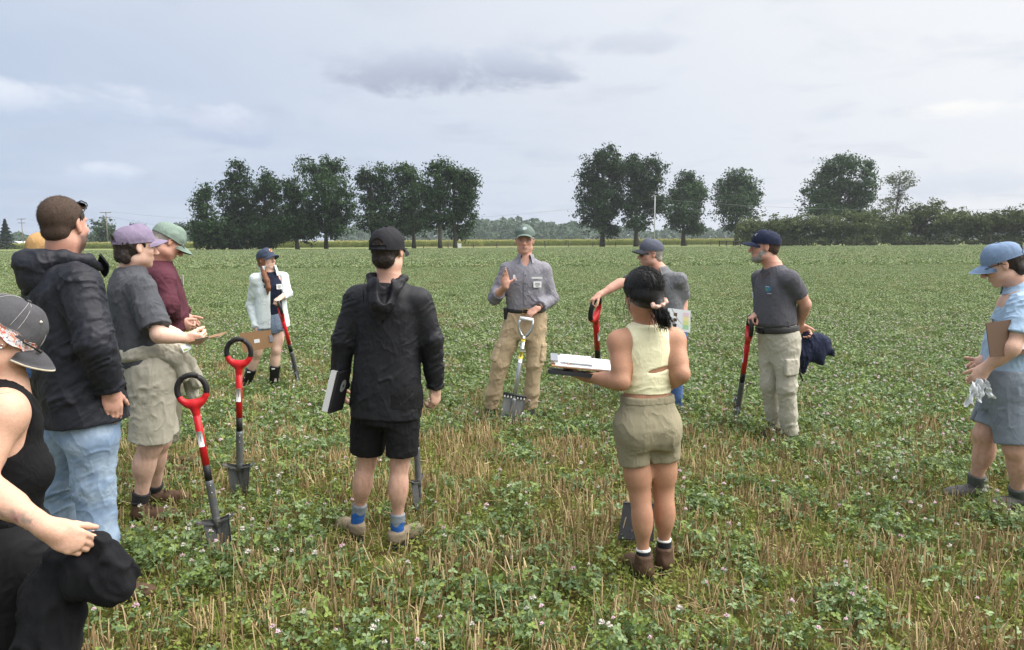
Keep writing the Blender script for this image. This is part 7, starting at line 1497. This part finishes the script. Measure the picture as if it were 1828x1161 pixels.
def spade():
    tip = ground_at(909, 760); tip[2] = -0.06; top = at(940, 570, 6.68); a = unit(top - tip); L = np.linalg.norm(top - tip); f = unit(V3(-0.05, -1, 0.1) - a * np.dot(V3(-0.05, -1, 0.1), a)); x = np.cross(a, f) * -1
    root = empty('spade', tip, 'stainless digging spade with square blade planted before the speaker', 'spade'); P = lambda u, v, w=0.0: tip + x * u + a * v + f * w
    # D handle
    V, F = tube([P(-0.062, L), P(0.062, L)], [0.017, 0.017], 10); mesh_obj('grip', V, F, M_LABELW, root)
    for q in (-1, 1): V, F = tube([P(q * 0.058, L), P(q * 0.062, L - 0.05), P(q * 0.055, L - 0.10), P(q * 0.028, L - 0.145), P(0, L - 0.165)], [0.012, 0.012, 0.012, 0.014, 0.017], 8); mesh_obj('handle_arm', V, F, M_BRIGHTST, root)
    V, F = tube([P(0, 0.24), P(0, 0.5), P(0, L - 0.155)], [0.021, 0.020, 0.019], 12); sh = mesh_obj('shaft', V, F, M_BRIGHTST, root)
    for nm, v0, v1, m in (('sticker', L - 0.40, L - 0.27, M_LABELW), ('sticker', L - 0.365, L - 0.30, M_LABELY), ('sticker', L - 0.205, L - 0.175, M_LABELY)):
        r0 = 0.0212 if m is M_LABELW else 0.0222; G = np.array([[P(r0 * math.sin(t), v, r0 * math.cos(t)) for v in np.linspace(v0, v1, 3)] for t in np.linspace(-1.0, 1.0, 7)]); sheet_obj(nm, G, m, sh, 0.001)
    V, F = box_vf(P(0, L - 0.33, 0.0232), (0.010, 0.001, 0.030), np.stack([x, f, a], 1)); mesh_obj('print', V, F, M_INK, sh, False)
    G = np.array([[P(u * (0.098 + 0.006 * (1 - v / 0.34)), v, 0.012 * u * u) for u in np.linspace(-1, 1, 9)] for v in np.linspace(0, 0.34, 9)]); bl = sheet_obj('blade', G, M_WORN, root, 0.004)
    V, F = tube([P(-0.105, 0.345, 0.006), P(0.105, 0.345, 0.006)], [0.016, 0.016], 8); mesh_obj('tread', V, F, M_CASE, root)
    for q in np.linspace(-0.09, 0.09, 7): S = Sdf(); S.box(P(q, 0.325, 0.014), (0.006, 0.006, 0.010), np.stack([x, f, a], 1), 0.002); V, F = S.mesh(0.003); mesh_obj('tread_tooth', V, F, M_LABELW, bl)
    S = Sdf(); S.cone(P(0, 0.13, 0.004), P(0, 0.30, 0.010), 0.008, 0.023, 0.01); V, F = S.mesh(0.006); mesh_obj('socket', V, F, M_WORN, root)
def gp(px, py, sink=0.03): p = ground_at(px, py); p[2] = -sink; return p
def build_shovels():
    t = gp(400, 992); shovel('red shovel standing alone nearest the camera, left of the black jacket', t, at(337, 668, t[1] - 0.02), V3(0.25, -1, 0.1))
    t = gp(428, 888); shovel('red shovel standing upright alone behind the nearest red shovel', t, at(426, 604, t[1] - 0.03), V3(0.1, -1, 0.1))
    t = gp(537, 690); shovel('red shovel held by the person in the pale mint jacket', t, PEOPLE['mint'].J['hdL'] + V3(0.005, 0, 0.0), V3(-0.9, -0.5, 0))
    t = gp(1071, 700); shovel('red shovel under the outstretched hand of the grey polo', t, PEOPLE['polo'].J['hdR'] + V3(0.01, 0, -0.005), V3(0.8, -0.6, 0))
    t = gp(1313, 758); shovel('red shovel held at the side of the charcoal tee', t, PEOPLE['navy'].J['hdR'] + V3(-0.005, 0, 0.0), V3(-1, 0.15, 0))
    t = gp(750, 912); shovel('grey bladed shovel seen edge on behind the right bare leg', t, at(735, 640, t[1] + 0.02), V3(-1, 0.25, 0))
    spade()
build_shovels()
def board(name, label, cat, corners, th, mat, group=None):
    """a stiff board through four corners (px, py, distance), first edge is its top"""
    C = [at(*c) for c in corners]; ctr = sum(C) / 4; root = empty(name, ctr, label, cat, group)
    n = unit(np.cross(C[1] - C[0], C[3] - C[0])); n = n if np.dot(n, V3(0, 0, CAM_H) - ctr) > 0 else -n; V = [c for c in C] + [c - n * th for c in C]
    mesh_obj('board', V, [[0, 1, 2, 3], [7, 6, 5, 4], [0, 4, 5, 1], [1, 5, 6, 2], [2, 6, 7, 3], [3, 7, 4, 0]], mat, root, False)
    X = unit(C[1] - C[0]); Yd = unit(np.cross(n, X)); return root, C, n
def on_board(root, C, n, name, u0, v0, u1, v1, th, mat, lift=0.0):
    q = lambda u, v: (C[0] * (1 - u) + C[1] * u) * (1 - v) + (C[3] * (1 - u) + C[2] * u) * v
    c = [q(u0, v0), q(u1, v0), q(u1, v1), q(u0, v1)]; V = [p + n * (lift + th) for p in c] + [p + n * lift for p in c]
    return mesh_obj(name, V, [[0, 1, 2, 3], [7, 6, 5, 4], [0, 4, 5, 1], [1, 5, 6, 2], [2, 6, 7, 3], [3, 7, 4, 0]], mat, root, False)
def build_papers():
    # mint jacket: clipboard hanging from the right hand
    r, C, n = board('clipboard', 'brown clipboard held low by the pale mint jacket', 'clipboard', [(427, 595, 8.02), (483, 589, 8.06), (488, 619, 8.04), (434, 631, 8.0)], 0.004, M_BOARD); on_board(r, C, n, 'label', 0.42, 0.42, 0.6, 0.62, 0.002, M_LABELW); on_board(r, C, n, 'clip', 0.93, 0.3, 1.03, 0.7, 0.012, M_METAL)
    # purple cap: clipboard seen edge on
    r, C, n = board('clipboard', 'brown clipboard held out flat by the purple cap person', 'clipboard', [(330, 612, 4.16), (345, 607, 4.42), (406, 592, 4.40), (391, 600, 4.10)], 0.004, M_BOARD); on_board(r, C, n, 'clip', 0.0, 0.3, 0.12, 0.7, 0.008, M_METAL)
    r, C, n = board('leaflet', 'small green and white leaflet below the purple cap hand', 'leaflet', [(322, 618, 4.15), (338, 613, 4.18), (342, 622, 4.16), (328, 630, 4.14)], 0.002, M_PAPER); on_board(r, C, n, 'print', 0.1, 0.55, 0.9, 0.9, 0.001, plain('green_print', srgb(140, 170, 90), 0.8))
    # black jacket: pale storage clipboard and black case under the left arm
    r, C, n = board('storage_clipboard', 'pale grey storage clipboard under the arm of the black jacket', 'clipboard', [(612, 660, 4.10), (601, 664, 3.86), (584, 736, 3.84), (596, 732, 4.06)], 0.030, M_CASEG)
    on_board(r, C, n, 'wire_clip', 0.25, 0.12, 0.75, 0.5, 0.010, M_METAL); on_board(r, C, n, 'front_panel', 0.08, 0.05, 0.92, 0.95, 0.004, plain('mid_grey_plastic', srgb(150, 152, 154), 0.5))
    r, C, n = board('black_case', 'black case with pale round sticker beside the pale storage clipboard', 'case', [(606, 667, 3.87), (628, 659, 3.98), (612, 731, 3.96), (588, 739, 3.85)], 0.018, M_CASE)
    q = (C[0] + C[1] + C[2] + C[3]) / 4 + unit(C[1] - C[0]) * 0.006 + unit(C[0] - C[3]) * 0.03; X = unit(C[1] - C[0]); Y = unit(C[0] - C[3]); V = [q + n * 0.002 + X * 0.026 * math.cos(t) + Y * 0.034 * math.sin(t) for t in np.linspace(0, 6.28, 25)[:-1]]; mesh_obj('round_sticker', V, [list(range(24))], plain('grey_sticker', srgb(150, 154, 156), 0.6), r, False); V = [q + n * 0.0035 + X * 0.007 * math.cos(t) + Y * 0.009 * math.sin(t) for t in np.linspace(0, 6.28, 13)[:-1]]; mesh_obj('sticker_centre', V, [list(range(12))], M_CASE, r, False)
    # yellow top: black case, clipboard with papers and a spiral notebook on the left forearm
    r, C, n = board('black_case', 'black case under the white papers held by the yellow top', 'case', [(980, 656, 3.82), (1092, 667, 3.84), (1096, 672, 3.60), (978, 660, 3.58)], 0.020, M_CASE)
    r, C, n = board('clipboard', 'clipboard with white papers and spiral notebook held by the yellow top', 'clipboard', [(984, 634, 3.90), (1090, 644, 3.92), (1096, 664, 3.62), (985, 653, 3.60)], 0.006, M_BOARD); on_board(r, C, n, 'paper', 0.06, 0.02, 0.97, 0.97, 0.004, M_PAPER); on_board(r, C, n, 'notebook', 0.14, 0.06, 0.66, 0.80, 0.010, M_PAPER, 0.004); on_board(r, C, n, 'clip', -0.02, 0.15, 0.10, 0.85, 0.016, M_METAL, 0.003)
    q = lambda u, v: (C[0] * (1 - u) + C[1] * u) * (1 - v) + (C[3] * (1 - u) + C[2] * u) * v
    pts = [q(0.15 + 0.5 * t, 0.82) + n * (0.010 + 0.006 * math.sin(t * 150)) + unit(C[3] - C[0]) * 0.006 * math.cos(t * 150) for t in np.linspace(0, 1, 170)]; V, F = tube(pts, [0.0014] * len(pts), 4); mesh_obj('spiral', V, F, M_METAL, r)
    # grey polo: sheets with printed colour scale
    r, C, n = board('printed_sheets', 'white printed sheets with colour swatches held by the grey polo', 'papers', [(1184, 549, 6.93), (1233, 555, 6.90), (1232, 594, 6.88), (1180, 588, 6.91)], 0.004, M_PAPER)
    for i in range(2):
        for j in range(3): on_board(r, C, n, 'swatch', 0.12 + 0.16 * i + 0.12 * (i == 1), 0.18 + 0.25 * j, 0.24 + 0.16 * i + 0.12 * (i == 1), 0.32 + 0.25 * j, 0.0012, plain('soil_swatch_%d' % (i * 3 + j), [srgb(214, 206, 196), srgb(196, 176, 156), srgb(170, 140, 116), srgb(110, 84, 66), srgb(74, 56, 46), srgb(44, 36, 34)][i * 3 + j], 0.8, bump=0.0))
    for j, c in enumerate((srgb(232, 206, 214), srgb(240, 228, 170), srgb(216, 228, 150), srgb(168, 214, 168))): on_board(r, C, n, 'colour_band', 0.74, 0.12 + 0.19 * j, 0.94, 0.30 + 0.19 * j, 0.0012, plain('band_%d' % j, c, 0.8, bump=0.0))
    # light blue shirt: clipboard clamped under the arm, crumpled paper bag in the hand, green tool
    r, C, n = board('clipboard', 'dark brown clipboard clamped under the light blue arm', 'clipboard', [(1760, 577, 4.22), (1838, 566, 4.34), (1846, 632, 4.34), (1768, 638, 4.22)], 0.004, M_DBOARD); on_board(r, C, n, 'label', 0.72, 0.55, 0.95, 0.85, 0.002, M_LABELW)
    h = PEOPLE['blue'].J['hdL']; root = empty('crumpled_paper', h + V3(0, 0, -0.06), 'crumpled white papers hanging from the light blue person hand', 'papers')
    for k, (ox, w, L, lean, ph) in enumerate(((-0.02, 0.055, 0.15, -0.30, 0.0), (0.03, 0.032, 0.10, 0.42, 2.0), (0.0, 0.045, 0.12, -0.05, 4.0))):
        G = np.array([[h + V3(ox + u * w + lean * v * L, -0.03 + 0.012 * math.sin(9 * u + 5 * v + ph) + 0.010 * math.sin(14 * v - 7 * u + ph), -0.015 - v * L + 0.012 * math.sin(6 * u + ph)) for u in np.linspace(-0.5, 0.5, 9)] for v in np.linspace(0, 1, 12)]); sheet_obj('sheet', G, M_PAPER, root, 0.0015, False)
    h = PEOPLE['blue'].J['hdR']; S = Sdf(); S.cone(h + V3(0.03, -0.01, 0.0), h + V3(-0.05, -0.03, 0.0), 0.012, 0.009, 0.0); V, F = S.mesh(0.004); root = empty('hand_tool', h, 'dark green handled tool in the far hand of the light blue person', 'tool'); mesh_obj('handle', V, F, plain('dark_green_plastic', srgb(28, 84, 74), 0.4), root); V, F = tube([h + V3(-0.05, -0.03, 0.004), h + V3(-0.085, -0.045, 0.01)], [0.007, 0.003], 7); mesh_obj('point', V, F, M_METAL, root)
    # navy cloth hanging behind the charcoal tee
    p0 = PEOPLE['navy'].J['hdL'].copy(); S = Sdf(); at2 = lambda x, y, d=0.0: at(x, y, p0[1] + d)
    S.chain([p0, at2(1446, 602)], [0.016, 0.034], 0.02); S.chain([at2(1444, 602), at2(1462, 612, 0.03), at2(1484, 632, 0.02)], [0.045, 0.075, 0.018], 0.03); S.chain([at2(1440, 604), at2(1432, 634, -0.02), at2(1436, 664, -0.02)], [0.045, 0.060, 0.014], 0.03); S.chain([at2(1450, 620), at2(1466, 648, 0.0)], [0.07, 0.02], 0.03); S.ell(at2(1452, 628), (0.12, 0.05, 0.10), None, 0.04)
    V, F = S.mesh(0.008); V = folds(V, F, [(p0, at2(1450, 670), 0.014, 7, 20, 0.8)], 33.0); root = empty('folded_umbrella', p0, 'dark navy folded umbrella hanging behind the charcoal tee', 'umbrella'); mesh_obj('canopy', V, F, M_NAVY, root)
    V, F = tube([at2(1429, 652, -0.03), at2(1428, 668, -0.03), at2(1433, 680, -0.03)], [0.008, 0.008, 0.007], 6); mesh_obj('strap', V, F, M_BLACKPL, root); V, F = tube([p0 + V3(-0.02, 0, 0.03), p0 + V3(0.02, 0, -0.03)], [0.016, 0.018], 8); mesh_obj('handle', V, F, M_BLACKPL, root)
    # black board standing in the clover beyond the yellow top's feet
    r, C, n = board('black_board', 'black board standing in the clover beyond the brown boots', 'board', [(1113, 896, 3.98), (1168, 898, 3.92), (1166, 966, 3.80), (1103, 962, 3.86)], 0.012, M_CASE); on_board(r, C, n, 'edge', 0.0, 0.0, 1.0, 0.03, 0.003, plain('grey_edge', srgb(96, 98, 102), 0.5))
    # black jacket in the near person's hand: gathered roll with a hanging sleeve
    h = PEOPLE['tank'].J['hdR']; S = Sdf(); D = h[1]; A = lambda x, y, d=0.0: at(x, y, D + d)
    S.chain([A(132, 985, 0.085), A(160, 1000, 0.085), A(200, 1025, 0.07), A(216, 1050, 0.06)], [0.040, 0.062, 0.062, 0.036], 0.03); S.chain([A(120, 1005, 0.09), A(150, 1030, 0.08), A(185, 1052, 0.06)], [0.045, 0.06, 0.05], 0.03); S.chain([A(150, 962, 0.08), A(176, 966, 0.06), A(196, 990, 0.05)], [0.020, 0.026, 0.03], 0.02)
    S.chain([A(105, 1000, 0.10), A(95, 1060, 0.10), A(105, 1118, 0.10), A(138, 1098, 0.10)], [0.045, 0.065, 0.065, 0.034], 0.04); S.chain([A(100, 1050, 0.10), A(90, 1165, 0.10), A(70, 1220, 0.10)], [0.065, 0.08, 0.08], 0.04)
    V, F = S.mesh(0.0065); V = folds(V, F, [(A(120, 960), A(225, 1060), 0.015, 5, 13, 0.8), (A(100, 980), A(90, 1200), 0.016, 4, 13, 0.4)], 35.0, 0.08); root = empty('bundled_jacket', h, 'black jacket bundled in the near person hand at lower left', 'jacket'); mesh_obj('body_cloth', V, F, fabric('black_fleece', srgb(24, 25, 29), 0.2, 140, 0.95, 0.12, 20.0), root)
build_papers()
# ------------------------------------------------------------------ thin summer haze in the air
def build_haze():
    m = bpy.data.materials.new('summer_haze'); m.use_nodes = True; m.node_tree.nodes.clear(); T = NT(m.node_tree)
    v = T.node('ShaderNodeVolumePrincipled', {'Color': (0.86, 0.92, 1.0, 1.0), 'Density': HAZE_DENSITY, 'Anisotropy': 0.2}); o = T.n.new('ShaderNodeOutputMaterial'); T.l.new(v, o.inputs['Volume'])
    V, F = box_vf((0, 620, 17.0), (3400, 1700, 36.0)); tag(mesh_obj('haze', V, F, m, smooth=False), 'thin pale haze hanging over the whole field', 'haze', kind='stuff')
HAZE_DENSITY = 0.00022
build_haze()
